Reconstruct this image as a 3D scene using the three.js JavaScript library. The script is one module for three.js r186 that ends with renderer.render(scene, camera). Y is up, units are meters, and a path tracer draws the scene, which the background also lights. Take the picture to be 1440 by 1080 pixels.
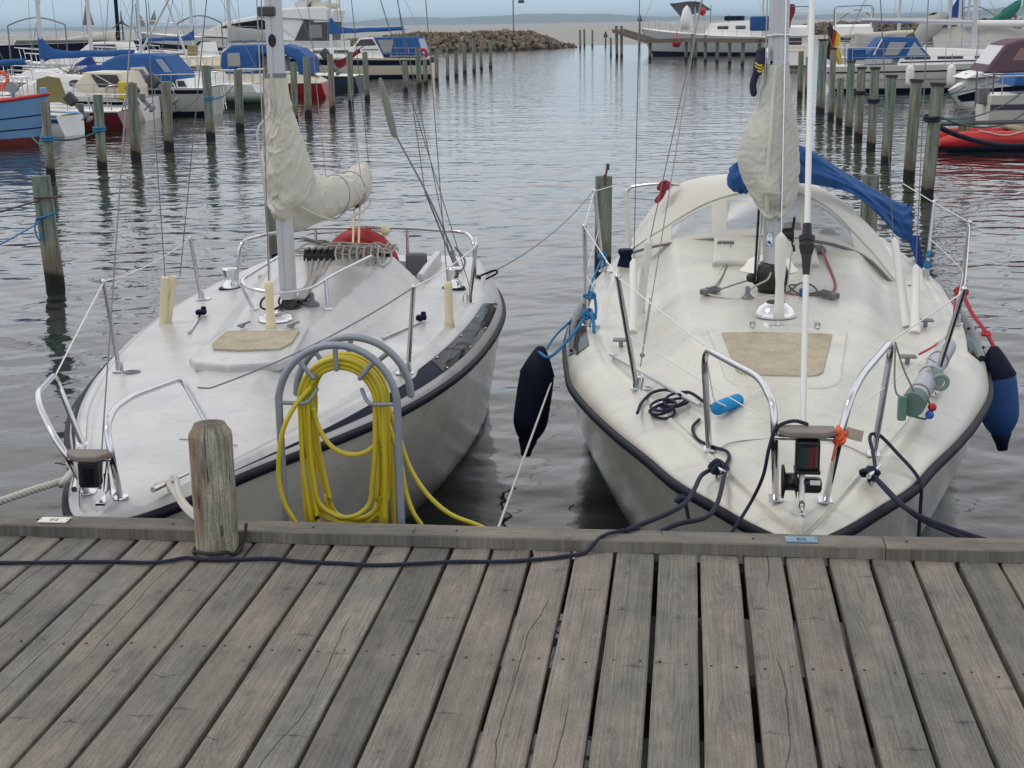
import * as THREE from 'three';
import { mergeGeometries, mergeVertices, toCreasedNormals } from 'three/addons/utils/BufferGeometryUtils.js';
import { RoundedBoxGeometry } from 'three/addons/geometries/RoundedBoxGeometry.js';
import { MarchingCubes } from 'three/addons/objects/MarchingCubes.js';

// ---------------------------------------------------------------- camera, sky, sun, exposure
const scene = new THREE.Scene();
const camera = new THREE.PerspectiveCamera(29.51, 4 / 3, 0.1, 16000);
camera.rotation.order = 'YXZ';
camera.position.set(0, 2.65, 0);
camera.rotation.set(-13.9 * Math.PI / 180, 6.95 * Math.PI / 180, -0.917 * Math.PI / 180);
scene.add(camera);

const renderer = new THREE.WebGLRenderer({ antialias: true });
renderer.setSize(1024, 768);
renderer.toneMapping = THREE.LinearToneMapping;
renderer.toneMappingExposure = 0.93;
renderer.shadowMap.enabled = true;
renderer.shadowMap.type = THREE.PCFSoftShadowMap;

// ---- noise on a table, repeating where a period is given
function rng(seed) { let a = seed >>> 0; return () => { a = (a + 0x6D2B79F5) | 0; let t = Math.imul(a ^ (a >>> 15), 1 | a); t = (t + Math.imul(t ^ (t >>> 7), 61 | t)) ^ t; return ((t ^ (t >>> 14)) >>> 0) / 4294967296; }; }
const TAB = (() => { const r = rng(77), t = new Float32Array(65536); for (let i = 0; i < 65536; i++) t[i] = r(); return t; })();
function vn(x, y, px = 256, py = 256) {
  const xi = Math.floor(x), yi = Math.floor(y), fx = x - xi, fy = y - yi;
  const m = (a, p) => { const q = a % p; return q < 0 ? q + p : q; };
  const x0 = m(xi, px) & 255, x1 = m(xi + 1, px) & 255, y0 = (m(yi, py) & 255) << 8, y1 = (m(yi + 1, py) & 255) << 8;
  const u = fx * fx * (3 - 2 * fx), v = fy * fy * (3 - 2 * fy);
  const a = TAB[y0 + x0], b = TAB[y0 + x1], c = TAB[y1 + x0], d = TAB[y1 + x1];
  return a + (b - a) * u + (c - a) * v + (a - b - c + d) * u * v;
}
function fbm(x, y, o = 4, p = 256) { let s = 0, a = 0.5, f = 1, n = 0; for (let i = 0; i < o; i++) { s += a * vn(x * f + i * 17.3, y * f + i * 9.1, p * f > 256 ? 256 : p * f, p * f > 256 ? 256 : p * f); n += a; a *= 0.5; f *= 2; } return s / n; }
const clamp = (x, a = 0, b = 1) => Math.min(b, Math.max(a, x));
const lerp = (a, b, t) => a + (b - a) * t;
const sst = (a, b, x) => { const t = clamp((x - a) / (b - a)); return t * t * (3 - 2 * t); };

// ---- the sky: an even cover of light grey cloud, paler blue towards the horizon
function makeSky() {
  const W = 1024, H = 512, d = new Float32Array(W * H * 4);
  for (let j = 0; j < H; j++) {
    const el = ((j + 0.5) / H - 0.5) * Math.PI;              // row 0 is straight down
    for (let i = 0; i < W; i++) {
      const az = (i / W) * Math.PI * 2;
      const e = Math.max(el, 0), k = sst(0.0, 0.16, e), k2 = sst(0.3, 1.25, e);
      let r = lerp(lerp(0.555, 1.17, k), 0.66, k2), g = lerp(lerp(0.72, 1.19, k), 0.67, k2), b = lerp(lerp(0.85, 1.24, k), 0.705, k2);
      const ph = 1 / (0.16 + Math.sin(e)), cx = Math.cos(az) * ph, cz = Math.sin(az) * ph;
      const c = fbm(cx * 1.7 + 40, cz * 1.7 + 60, 4) - 0.5;
      const m = 1 + c * 0.5 * sst(0.03, 0.28, e);
      r *= m; g *= 1 + (m - 1) * 0.97; b *= 1 + (m - 1) * 0.88;
      if (el < 0) { const q = sst(0, -0.06, el); r = lerp(r, 0.10, q); g = lerp(g, 0.115, q); b = lerp(b, 0.13, q); }
      const o = (j * W + i) * 4; d[o] = r; d[o + 1] = g; d[o + 2] = b; d[o + 3] = 1;
    }
  }
  const t = new THREE.DataTexture(d, W, H, THREE.RGBAFormat, THREE.FloatType);
  t.mapping = THREE.EquirectangularReflectionMapping; t.magFilter = THREE.LinearFilter; t.minFilter = THREE.LinearFilter; t.wrapS = THREE.RepeatWrapping; t.needsUpdate = true;
  return t;
}
scene.background = makeSky();
scene.environment = scene.background;

const sun = new THREE.DirectionalLight(0xfff4e6, 0.95);
sun.position.set(-30, 52, -12);
sun.target.position.set(0, 0, -10); scene.add(sun.target);
sun.castShadow = true; sun.shadow.radius = 30; sun.shadow.mapSize.set(2048, 2048);
Object.assign(sun.shadow.camera, { left: -45, right: 45, top: 45, bottom: -45, near: 1, far: 220 });
scene.add(sun);
scene.fog = new THREE.FogExp2(0xb9cfe0, 0.00015);

// ---------------------------------------------------------------- helpers
const V = (x, y, z) => new THREE.Vector3(x, y, z);
const used = {};
function numbered(n) { used[n] = (used[n] || 0) + 1; return used[n] === 1 ? n : n + '_' + String(used[n] - 1).padStart(3, '0'); }
function tag(o, label, category, group) { o.userData.label = label; o.userData.category = category; if (group) o.userData.group = group; return o; }
function thing(name, label, category, pos = [0, 0, 0], turn = 0, group) {
  const o = new THREE.Group(); o.name = numbered(name); o.position.set(...pos); o.rotation.y = turn; scene.add(o);
  return tag(o, label, category, group);
}
function prep(g) {
  g = g.index ? g.toNonIndexed() : g.clone();
  for (const k of Object.keys(g.attributes)) if (!['position', 'normal', 'uv'].includes(k)) g.deleteAttribute(k);
  g.morphAttributes = {};
  if (!g.attributes.normal) g.computeVertexNormals();
  if (!g.attributes.uv) g.setAttribute('uv', new THREE.BufferAttribute(new Float32Array(g.attributes.position.count * 2), 2));
  g.clearGroups();
  return g;
}
function mg(list) { list = [list].flat(9); return list.length === 1 ? list[0] : mergeGeometries(list.map(prep)); }
function part(name, geos, mat, parent, label) {
  const m = new THREE.Mesh(mg(geos), mat); m.name = numbered(name); m.castShadow = m.receiveShadow = true;
  if (label) m.userData.label = label;
  (parent || scene).add(m); return m;
}
function solo(name, label, category, geos, mat, group, pos) { const m = part(name, geos, mat, scene); if (pos) m.position.set(...pos); return tag(m, label, category, group); }
function struct(name, geos, mat) { const m = part(name, geos, mat, scene); m.userData.kind = 'structure'; return m; }
function bx(w, h, d, x = 0, y = 0, z = 0, r = 0) { const g = r ? new RoundedBoxGeometry(w, h, d, 2, Math.min(r, w / 2.01, h / 2.01, d / 2.01)) : new THREE.BoxGeometry(w, h, d); return g.translate(x, y, z); }
function rod(a, b, r, r2 = r, n = 8) {
  a = a.isVector3 ? a : V(...a); b = b.isVector3 ? b : V(...b);
  const d = b.clone().sub(a), L = d.length(), g = new THREE.CylinderGeometry(r2, r, L, n);
  g.translate(0, L / 2, 0).applyQuaternion(new THREE.Quaternion().setFromUnitVectors(V(0, 1, 0), d.normalize())).translate(a.x, a.y, a.z);
  return g;
}
const vecs = p => p.map(q => q.isVector3 ? q : V(...q));
// three strands laid round each other
function twist(pts, r, pitch = 0.07, tension = 0.5) {
  const c = new THREE.CatmullRomCurve3(vecs(pts), false, 'catmullrom', tension), L = c.getLength(), n = Math.ceil(L / pitch * 9), list = [];
  for (let k = 0; k < 3; k++) { const p = []; for (let i = 0; i <= n; i++) { const t = i / n, q = c.getPointAt(t), d = c.getTangentAt(t), b = V(0, 1, 0).cross(d).normalize(), e = d.clone().cross(b), a = t * L / pitch * 6.283 + k * 2.094; p.push(q.addScaledVector(b, Math.cos(a) * r * 0.52).addScaledVector(e, Math.sin(a) * r * 0.52)); } list.push(tube(p, r * 0.56, { seg: n * 2, n: 6, open: 1 })); }
  return list.flat();
}
// a smooth tube; uv in metres along it
function tube(pts, r, o = {}) {
  pts = vecs(pts);
  const c = new THREE.CatmullRomCurve3(pts, !!o.closed, 'catmullrom', o.tension ?? 0.5), L = c.getLength();
  const g = new THREE.TubeGeometry(c, o.seg || Math.max(6, pts.length * 5), r, o.n || 7, !!o.closed), u = g.attributes.uv;
  for (let i = 0; i < u.count; i++) u.setXY(i, u.getX(i) * L, u.getY(i) * r * 6.283);
  if (o.closed || o.open) return g;
  const list = [g];
  for (const e of [0, 1]) list.push(new THREE.SphereGeometry(r, 7, 4).translate(...c.getPoint(e).toArray()));
  return list;
}
// straight runs with rounded corners
function bend(pts, r, rad = 0.08, o = {}) {
  pts = vecs(pts); const out = [pts[0]];
  for (let i = 1; i < pts.length - 1; i++) {
    const p = pts[i], a = pts[i - 1].clone().sub(p), b = pts[i + 1].clone().sub(p), k = Math.min(rad, a.length() * 0.45, b.length() * 0.45);
    a.setLength(k).add(p); b.setLength(k).add(p);
    for (let j = 0; j <= 5; j++) { const t = j / 5; out.push(a.clone().multiplyScalar((1 - t) ** 2).addScaledVector(p, 2 * t * (1 - t)).addScaledVector(b, t * t)); }
  }
  out.push(pts[pts.length - 1]);
  const list = [];
  const path = new THREE.CurvePath(); for (let i = 0; i < out.length - 1; i++) if (out[i].distanceTo(out[i + 1]) > 1e-5) path.add(new THREE.LineCurve3(out[i], out[i + 1]));
  list.push(new THREE.TubeGeometry(path, path.curves.length * 3, r, o.n || 9, false));
  for (const e of [out[0], out[out.length - 1]]) list.push(new THREE.SphereGeometry(r, 8, 5).translate(e.x, e.y, e.z));
  return list;
}
function sag(a, b, drop, n = 8) { a = V(...a); b = V(...b); const p = []; for (let i = 0; i <= n; i++) { const t = i / n; p.push(a.clone().lerp(b, t).add(V(0, -4 * drop * t * (1 - t), 0))); } return p; }
function grid(nu, nv, f, uvf) {
  const pos = [], uv = [], ix = [];
  for (let j = 0; j <= nv; j++) for (let i = 0; i <= nu; i++) { const p = f(i / nu, j / nv); pos.push(...p); const q = uvf ? uvf(i / nu, j / nv, p) : [i / nu, j / nv]; uv.push(...q); }
  for (let j = 0; j < nv; j++) for (let i = 0; i < nu; i++) { const a = j * (nu + 1) + i; ix.push(a, a + 1, a + nu + 2, a, a + nu + 2, a + nu + 1); }
  const g = new THREE.BufferGeometry(); g.setIndex(ix);
  g.setAttribute('position', new THREE.Float32BufferAttribute(pos, 3)); g.setAttribute('uv', new THREE.Float32BufferAttribute(uv, 2)); g.computeVertexNormals(); return g;
}
// a side outline (x, y) pushed out to a width in z, with small chamfers
function prism(outline, w, bevel = 0.015, z = 0) {
  const s = new THREE.Shape(outline.map(p => new THREE.Vector2(...p)));
  const g = new THREE.ExtrudeGeometry(s, { depth: Math.max(0.002, w - 2 * bevel), bevelEnabled: bevel > 0, bevelThickness: bevel, bevelSize: bevel, bevelOffset: -bevel, bevelSegments: 2, curveSegments: 6 });
  return g.translate(0, 0, z - w / 2 + bevel);
}
// a cabin: outline pushed to width, and drawn in towards its top (tumble: metres in per metre up from y0)
function cabin(outline, w, tumble = 0.2, y0 = 0, bevel = 0.03) {
  const g = prism(outline, w, bevel); const p = g.attributes.position;
  for (let i = 0; i < p.count; i++) { const k = Math.max(0, p.getY(i) - y0) * tumble; p.setZ(i, p.getZ(i) * Math.max(0.2, 1 - k / (w / 2))); }
  g.computeVertexNormals(); return g;
}
const lathe = (prof, n = 20) => new THREE.LatheGeometry(prof.map(p => new THREE.Vector2(...p)), n);
function table(T) {
  const xs = T.map(t => t[0]), ys = T.map(t => t[1]), n = xs.length, d = ys.map((_, i) => { const a = Math.max(0, i - 1), b = Math.min(n - 1, i + 1); return (ys[b] - ys[a]) / (xs[b] - xs[a]); });
  return s => { s = clamp(s, xs[0], xs[n - 1]); let i = 0; while (i < n - 2 && s > xs[i + 1]) i++; const h = xs[i + 1] - xs[i], t = (s - xs[i]) / h, t2 = t * t, t3 = t2 * t; return (2 * t3 - 3 * t2 + 1) * ys[i] + (t3 - 2 * t2 + t) * h * d[i] + (-2 * t3 + 3 * t2) * ys[i + 1] + (t3 - t2) * h * d[i + 1]; };
}

// ---------------------------------------------------------------- textures
function dtex(W, H, f, srgb) {
  const d = new Uint8Array(W * H * 4);
  for (let j = 0; j < H; j++) for (let i = 0; i < W; i++) { const c = f(i, j), o = (j * W + i) * 4; d[o] = clamp(c[0]) * 255; d[o + 1] = clamp(c[1]) * 255; d[o + 2] = clamp(c[2]) * 255; d[o + 3] = 255; }
  const t = new THREE.DataTexture(d, W, H); t.wrapS = t.wrapT = THREE.RepeatWrapping; t.magFilter = THREE.LinearFilter; t.minFilter = THREE.LinearMipmapLinearFilter; t.generateMipmaps = true;
  if (srgb) t.colorSpace = THREE.SRGBColorSpace; t.needsUpdate = true; return t;
}
// weathered boards: eight boards side by side, 0.13 m wide and 3.2 m long each
function boards() {
  const W = 2048, H = 2048, C = 8, cw = W / C, col = new Uint8Array(W * H * 4), bmp = new Uint8Array(W * H * 4);
  for (let c = 0; c < C; c++) {
    const r = rng(100 + c * 7), u0 = (r() - 0.5) * 0.16, tone = 0.93 + r() * 0.14, warm = r(), knots = [];
    for (let k = 0; k < 9; k++) knots.push([(r() - 0.5) * 0.11, (k + 0.15 + r() * 0.7) * 3.2 / 9, 0.006 + r() * 0.008, r()]);
    const sd = c * 31.7, ring = 0.0042 + r() * 0.003, crackN = r();
    for (let j = 0; j < H; j++) {
      const v = j / H * 3.2;
      const slow = vn(sd, j / H * 8, 256, 8), slow2 = vn(sd + 9, j / H * 24, 256, 24), dep = 0.018 + 0.05 * slow;
      const crackPath = (vn(sd + 3, j / H * 12, 256, 12) - 0.5) * 0.040 + (vn(sd + 5, j / H * 60, 256, 60) - 0.5) * 0.0045 + (vn(sd + 6, j / H * 250, 256, 250) - 0.5) * 0.0012;
      const crackOn = sst(0.50, 0.72, vn(sd + 7, j / H * 9, 256, 9));
      for (let i = 0; i < cw; i++) {
        const u = (i / cw - 0.5) * 0.13;
        let d = u - u0 + (slow - 0.5) * 0.03 + (slow2 - 0.5) * 0.006;
        let rad = Math.sqrt(d * d + dep * dep) + (vn(i / cw * 10 + sd, j / H * 40, 256, 40) - 0.5) * 0.0018;
        let kn = 0, kr = 0, split = 0;
        for (const [ku, kv, ks, kt] of knots) {
          let dv = v - kv; if (dv > 1.6) dv -= 3.2; if (dv < -1.6) dv += 3.2;
          if (Math.abs(dv) > 0.12) continue;
          const du = u - ku, q = (du * du) / (ks * ks) + (dv * dv) / (ks * ks * 2.6);
          rad += 0.008 * Math.exp(-q * 0.45) + 0.003 * Math.exp(-q * 0.12);
          if (q < 2.2) { const e = Math.exp(-q * 1.6); kn = Math.max(kn, e); kr = Math.sqrt(q); }
          // the crack that runs slantwise out of a knot
          const slant = Math.abs(dv - Math.abs(du) * (kt - 0.5) * 0.9 - (vn(i * 0.06 + sd, kv * 50) - 0.5) * 0.006);
          if (kt > 0.45 && Math.abs(du) < 0.05) split = Math.max(split, sst(0.0030, 0.0004, slant) * sst(0.052, 0.012, Math.abs(du)));
        }
        const gph = rad / ring, g = gph - Math.floor(gph), line = sst(0.45, 0.9, g) * sst(1.0, 0.9, g) * (0.35 + 0.65 * sst(0.35, 0.7, vn(sd + 21, j / H * 11, 256, 11)));
        const streak = vn(i * 0.55 + sd * 3, j / H * 26, 256, 26), st2 = vn(i * 0.2 + sd, j / H * 7, 256, 7), blot = vn(i / cw * 2 + sd, j / H * 18, 256, 18), fine = vn(i * 0.9, j * 0.22 + c * 5, 256, 256);
        const blot2 = vn(i / cw * 5 + sd * 2, j / H * 60, 256, 60);
        const crack = crackOn * sst(0.0022, 0.0004, Math.abs(u - crackPath)) * (crackN > 0.25 ? 1 : 0);
        const hair = sst(0.80, 0.93, vn(i * 0.5 + 77 + sd, j / H * 14, 256, 14)) * sst(0.5, 0.75, vn(i * 0.08 + sd, j / H * 10, 256, 10));
        const edge = sst(0.0585, 0.065, Math.abs(u));
        let k = 0.615 + (streak - 0.5) * 0.085 + (st2 - 0.5) * 0.08 + (blot - 0.5) * 0.10 + (blot2 - 0.5) * 0.07 + (fine - 0.5) * 0.12 + (vn(i * 0.45 + sd, j * 0.16 + 9, 256, 256) - 0.5) * 0.09 + (TAB[(i * 131 + j * 7919) & 65535] - 0.5) * 0.07 - line * 0.06;
        k *= tone;
        k -= kn * (0.07 + 0.08 * (Math.sin(kr * 14) > 0.3 ? 1 : 0));
        k -= split * 0.24 + crack * 0.27 + hair * 0.10 + edge * 0.10;
        const wv = (blot - 0.5) * 0.05 + (warm - 0.5) * 0.03;
        const o = (j * W + c * cw + i) * 4;
        col[o] = clamp(k * 0.888 + 0.004 + wv * 0.4) * 255; col[o + 1] = clamp(k * 0.866) * 255; col[o + 2] = clamp(k * 0.830 - wv * 0.3 + 0.004) * 255; col[o + 3] = 255;
        const b = 0.62 + (streak - 0.5) * 0.24 - line * 0.07 + (fine - 0.5) * 0.16 - split * 0.35 - crack * 0.62 - hair * 0.35 - kn * 0.06;
        bmp[o] = bmp[o + 1] = bmp[o + 2] = clamp(b) * 255; bmp[o + 3] = 255;
      }
    }
  }
  const mk = (d, s) => { const t = new THREE.DataTexture(d, W, H); t.wrapS = t.wrapT = THREE.RepeatWrapping; t.magFilter = THREE.LinearFilter; if (s) t.colorSpace = THREE.SRGBColorSpace; t.needsUpdate = true; return t; };
  return [mk(col, true), mk(bmp, false)];
}
const [boardMap, boardBump] = boards();
// a round post: u runs round it once, v up in metres (1 = 1.2 m); rust: how much of an orange stain
function postTex(seed, green, rust, pale) {
  return dtex(256, 512, (i, j) => {
    const u = i / 256, v = j / 512;
    const streak = vn(i * 0.5 + seed, j / 512 * 9, 128, 9), st = vn(i / 256 * 12 + seed, v * 5, 12, 5), fine = vn(i * 0.9, j * 0.14 + seed, 256, 256), bl = vn(u * 5 + seed, v * 9 + seed, 5, 9);
    const crack = sst(0.83, 0.93, vn(i * 0.45 + seed + 31, j / 512 * 5, 115, 5));
    let k = 0.50 + (streak - 0.5) * 0.2 + (st - 0.5) * 0.2 + (fine - 0.5) * 0.14 - crack * 0.26;
    const gr = green * sst(0.32, 0.62, bl * 0.7 + st * 0.35) , ru = rust * sst(0.09, 0.03, Math.abs(u - 0.66 + (st - 0.5) * 0.06)) * sst(0.03, 0.2, v) * (0.5 + 0.5 * bl);
    let r = k * pale[0], g = k * pale[1], b = k * pale[2];
    r = lerp(r, k * 0.70, gr); g = lerp(g, k * 0.88, gr); b = lerp(b, k * 0.74, gr);
    r = lerp(r, 0.44, ru * 0.75); g = lerp(g, 0.27, ru * 0.75); b = lerp(b, 0.17, ru * 0.75);
    return [r, g, b];
  }, true);
}
const ropeBump = dtex(64, 64, (i, j) => { const t = Math.sin((i / 64 * 2 + j / 64) * Math.PI * 2) * 0.5 + 0.5; return [t, t, t]; });
const grime = dtex(512, 512, (i, j) => { const a = fbm(i / 512 * 8, j / 512 * 8, 4, 8), b = vn(i / 512 * 64, j / 512 * 64, 64, 64), k = 0.93 + (a - 0.5) * 0.16 - 0.05 * sst(0.75, 0.95, b); return [k, k * 0.995, k * (0.985 - (a - 0.5) * 0.05)]; }, true);
const clothBump = dtex(256, 256, (i, j) => { const k = 0.5 + (fbm(i / 256 * 6, j / 256 * 6, 4, 6) - 0.5) * 0.9 + 0.05 * ((i + j) % 2); return [k, k, k]; });
const specks = dtex(256, 256, (i, j) => { const k = TAB[(i * 7 + j * 251) & 65535] * 0.35 + fbm(i / 256 * 16, j / 256 * 16, 3, 16) * 0.3 + 0.42; return [k, k, k]; });

const lin = (r, g, b) => new THREE.Color().setRGB(r, g, b);
function mat(r, g, b, rough = 0.6, o = {}) { return new THREE.MeshPhysicalMaterial({ color: lin(r, g, b), roughness: rough, side: THREE.DoubleSide, ...o }); }
const M = {
  gelA: mat(0.545, 0.55, 0.56, 0.36, { map: grime, clearcoat: 0.25, clearcoatRoughness: 0.2 }),
  gelB: mat(0.60, 0.595, 0.535, 0.36, { map: grime, clearcoat: 0.25, clearcoatRoughness: 0.2 }),
  hullA: mat(0.72, 0.71, 0.66, 0.22, { map: grime, clearcoat: 0.5, clearcoatRoughness: 0.12 }),
  hullB: mat(0.66, 0.65, 0.60, 0.2, { map: grime, clearcoat: 0.6, clearcoatRoughness: 0.1 }),
  navy: mat(0.005, 0.008, 0.026, 0.5, { specularIntensity: 0.2 }), navyRub: mat(0.006, 0.007, 0.016, 0.55, { specularIntensity: 0.3 }),
  black: mat(0.008, 0.008, 0.010, 0.45), rubber: mat(0.016, 0.016, 0.018, 0.7),
  glassDark: mat(0.010, 0.012, 0.016, 0.05, { ior: 1.45, specularIntensity: 0.2 }),
  steel: mat(0.62, 0.62, 0.64, 0.16, { metalness: 1 }), alu: mat(0.56, 0.57, 0.60, 0.42, { metalness: 0.75 }), galv: mat(0.27, 0.30, 0.35, 0.55, { metalness: 0.45, bumpMap: specks, bumpScale: 0.0006 }),
  wire: mat(0.22, 0.22, 0.235, 0.42, { metalness: 0.6 }), chrome: mat(0.75, 0.75, 0.77, 0.07, { metalness: 1 }), lead: mat(0.16, 0.165, 0.18, 0.5, { metalness: 0.4 }),
  canvas: mat(0.55, 0.53, 0.465, 0.9, { bumpMap: clothBump, bumpScale: 0.004 }), canvasGrey: mat(0.50, 0.50, 0.45, 0.9, { bumpMap: clothBump, bumpScale: 0.004 }),
  hoodWhite: mat(0.74, 0.73, 0.67, 1, { transmission: 0.35, thickness: 0, bumpMap: clothBump, bumpScale: 0.002 }),
  vinyl: mat(0.62, 0.65, 0.68, 0.3, { transmission: 0.66, thickness: 0, ior: 1.45 }),
  tan: mat(0.52, 0.455, 0.335, 0.85, { map: specks }), boot: mat(0.72, 0.72, 0.68, 0.5), bootCream: mat(0.72, 0.64, 0.42, 0.5),
  seat: mat(0.20, 0.17, 0.15, 0.7), blueCloth: mat(0.010, 0.082, 0.27, 0.8, { bumpMap: clothBump, bumpScale: 0.004 }), blueDeep: mat(0.008, 0.05, 0.24, 0.8, { bumpMap: clothBump, bumpScale: 0.006 }),
  ropeNavy: mat(0.010, 0.013, 0.035, 0.85, { bumpMap: ropeBump, bumpScale: 0.002 }), ropeWhite: mat(0.52, 0.50, 0.46, 0.9, { bumpMap: ropeBump, bumpScale: 0.003 }), ropeGrey: mat(0.36, 0.35, 0.32, 0.9, { bumpMap: ropeBump, bumpScale: 0.002 }),
  ropeBlue: mat(0.02, 0.17, 0.38, 0.85, { bumpMap: ropeBump, bumpScale: 0.002 }), ropeRed: mat(0.45, 0.04, 0.06, 0.85, { bumpMap: ropeBump, bumpScale: 0.002 }), ropeBrown: mat(0.10, 0.085, 0.07, 0.9), ropeGreen: mat(0.03, 0.10, 0.10, 0.9),
  yellow: mat(0.52, 0.42, 0.012, 0.42, { clearcoat: 0.2 }), fender: mat(0.003, 0.006, 0.024, 0.7, { specularIntensity: 0.5, bumpMap: clothBump, bumpScale: 0.003 }), fenderBlue: mat(0.010, 0.060, 0.21, 0.66, { bumpMap: clothBump, bumpScale: 0.003 }),
  brush: mat(0.01, 0.24, 0.55, 0.9, { bumpMap: specks, bumpScale: 0.006 }), red: mat(0.45, 0.018, 0.022, 0.45), redHull: mat(0.36, 0.012, 0.022, 0.35), orange: mat(0.72, 0.10, 0.03, 0.6),
  white: mat(0.78, 0.78, 0.76, 0.4), cream: mat(0.70, 0.64, 0.50, 0.4), plastic: mat(0.36, 0.37, 0.43, 0.45), grey: mat(0.25, 0.26, 0.27, 0.6), greyDark: mat(0.06, 0.062, 0.068, 0.6),
  lightBlue: mat(0.17, 0.34, 0.60, 0.45), antifoul: mat(0.16, 0.02, 0.02, 0.7), winGrey: mat(0.045, 0.05, 0.055, 0.12, { clearcoat: 0.6 }), maroon: mat(0.10, 0.055, 0.075, 0.8), pink: mat(0.30, 0.17, 0.15, 0.25),
  tarpGrey: mat(0.36, 0.36, 0.34, 0.85, { bumpMap: clothBump, bumpScale: 0.02 }), green: mat(0.015, 0.16, 0.12, 0.8), mast: mat(0.55, 0.56, 0.58, 0.4, { metalness: 0.5 }), teak: mat(0.22, 0.15, 0.09, 0.7), olive: mat(0.22, 0.19, 0.07, 0.7),
  bagYellow: mat(0.62, 0.48, 0.02, 0.6), lampRed: mat(0.10, 0.008, 0.012, 0.1, { clearcoat: 1 }), lampGreen: mat(0.004, 0.028, 0.03, 0.1, { clearcoat: 1 }), flagYellow: mat(0.75, 0.50, 0.02, 0.8),
};

// ---------------------------------------------------------------- water
function waveTile(N, size, count, l0, l1, seed, spread) {           // sum of waves that fit the tile exactly
  const r = rng(seed), w = [];
  while (w.length < count) {
    const L = l0 * Math.pow(l1 / l0, r()), th = (r() - 0.5) * spread + Math.PI / 2 + 0.12, kx = Math.round(Math.cos(th) * size / L), kz = Math.round(Math.sin(th) * size / L);
    if (kx * kx + kz * kz < 4) continue;
    const l = size / Math.hypot(kx, kz); w.push([kx, kz, r() * 6.283, Math.pow(l, 1.15)]);
  }
  const h = new Float32Array(N * N); let lo = 1e9, hi = -1e9;
  for (const [kx, kz, p, a] of w) {
    const sx = new Float32Array(N), cx = new Float32Array(N);
    for (let i = 0; i < N; i++) { const t = kx * i / N * 6.283185307; sx[i] = Math.sin(t); cx[i] = Math.cos(t); }
    for (let j = 0; j < N; j++) { const t = kz * j / N * 6.283185307 + p, s = Math.sin(t) * a, c = Math.cos(t) * a; for (let i = 0; i < N; i++) h[j * N + i] += sx[i] * c + cx[i] * s; }
  }
  for (const v of h) { lo = Math.min(lo, v); hi = Math.max(hi, v); }
  for (let i = 0; i < h.length; i++) h[i] = (h[i] - lo) / (hi - lo);
  return h;
}
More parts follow.
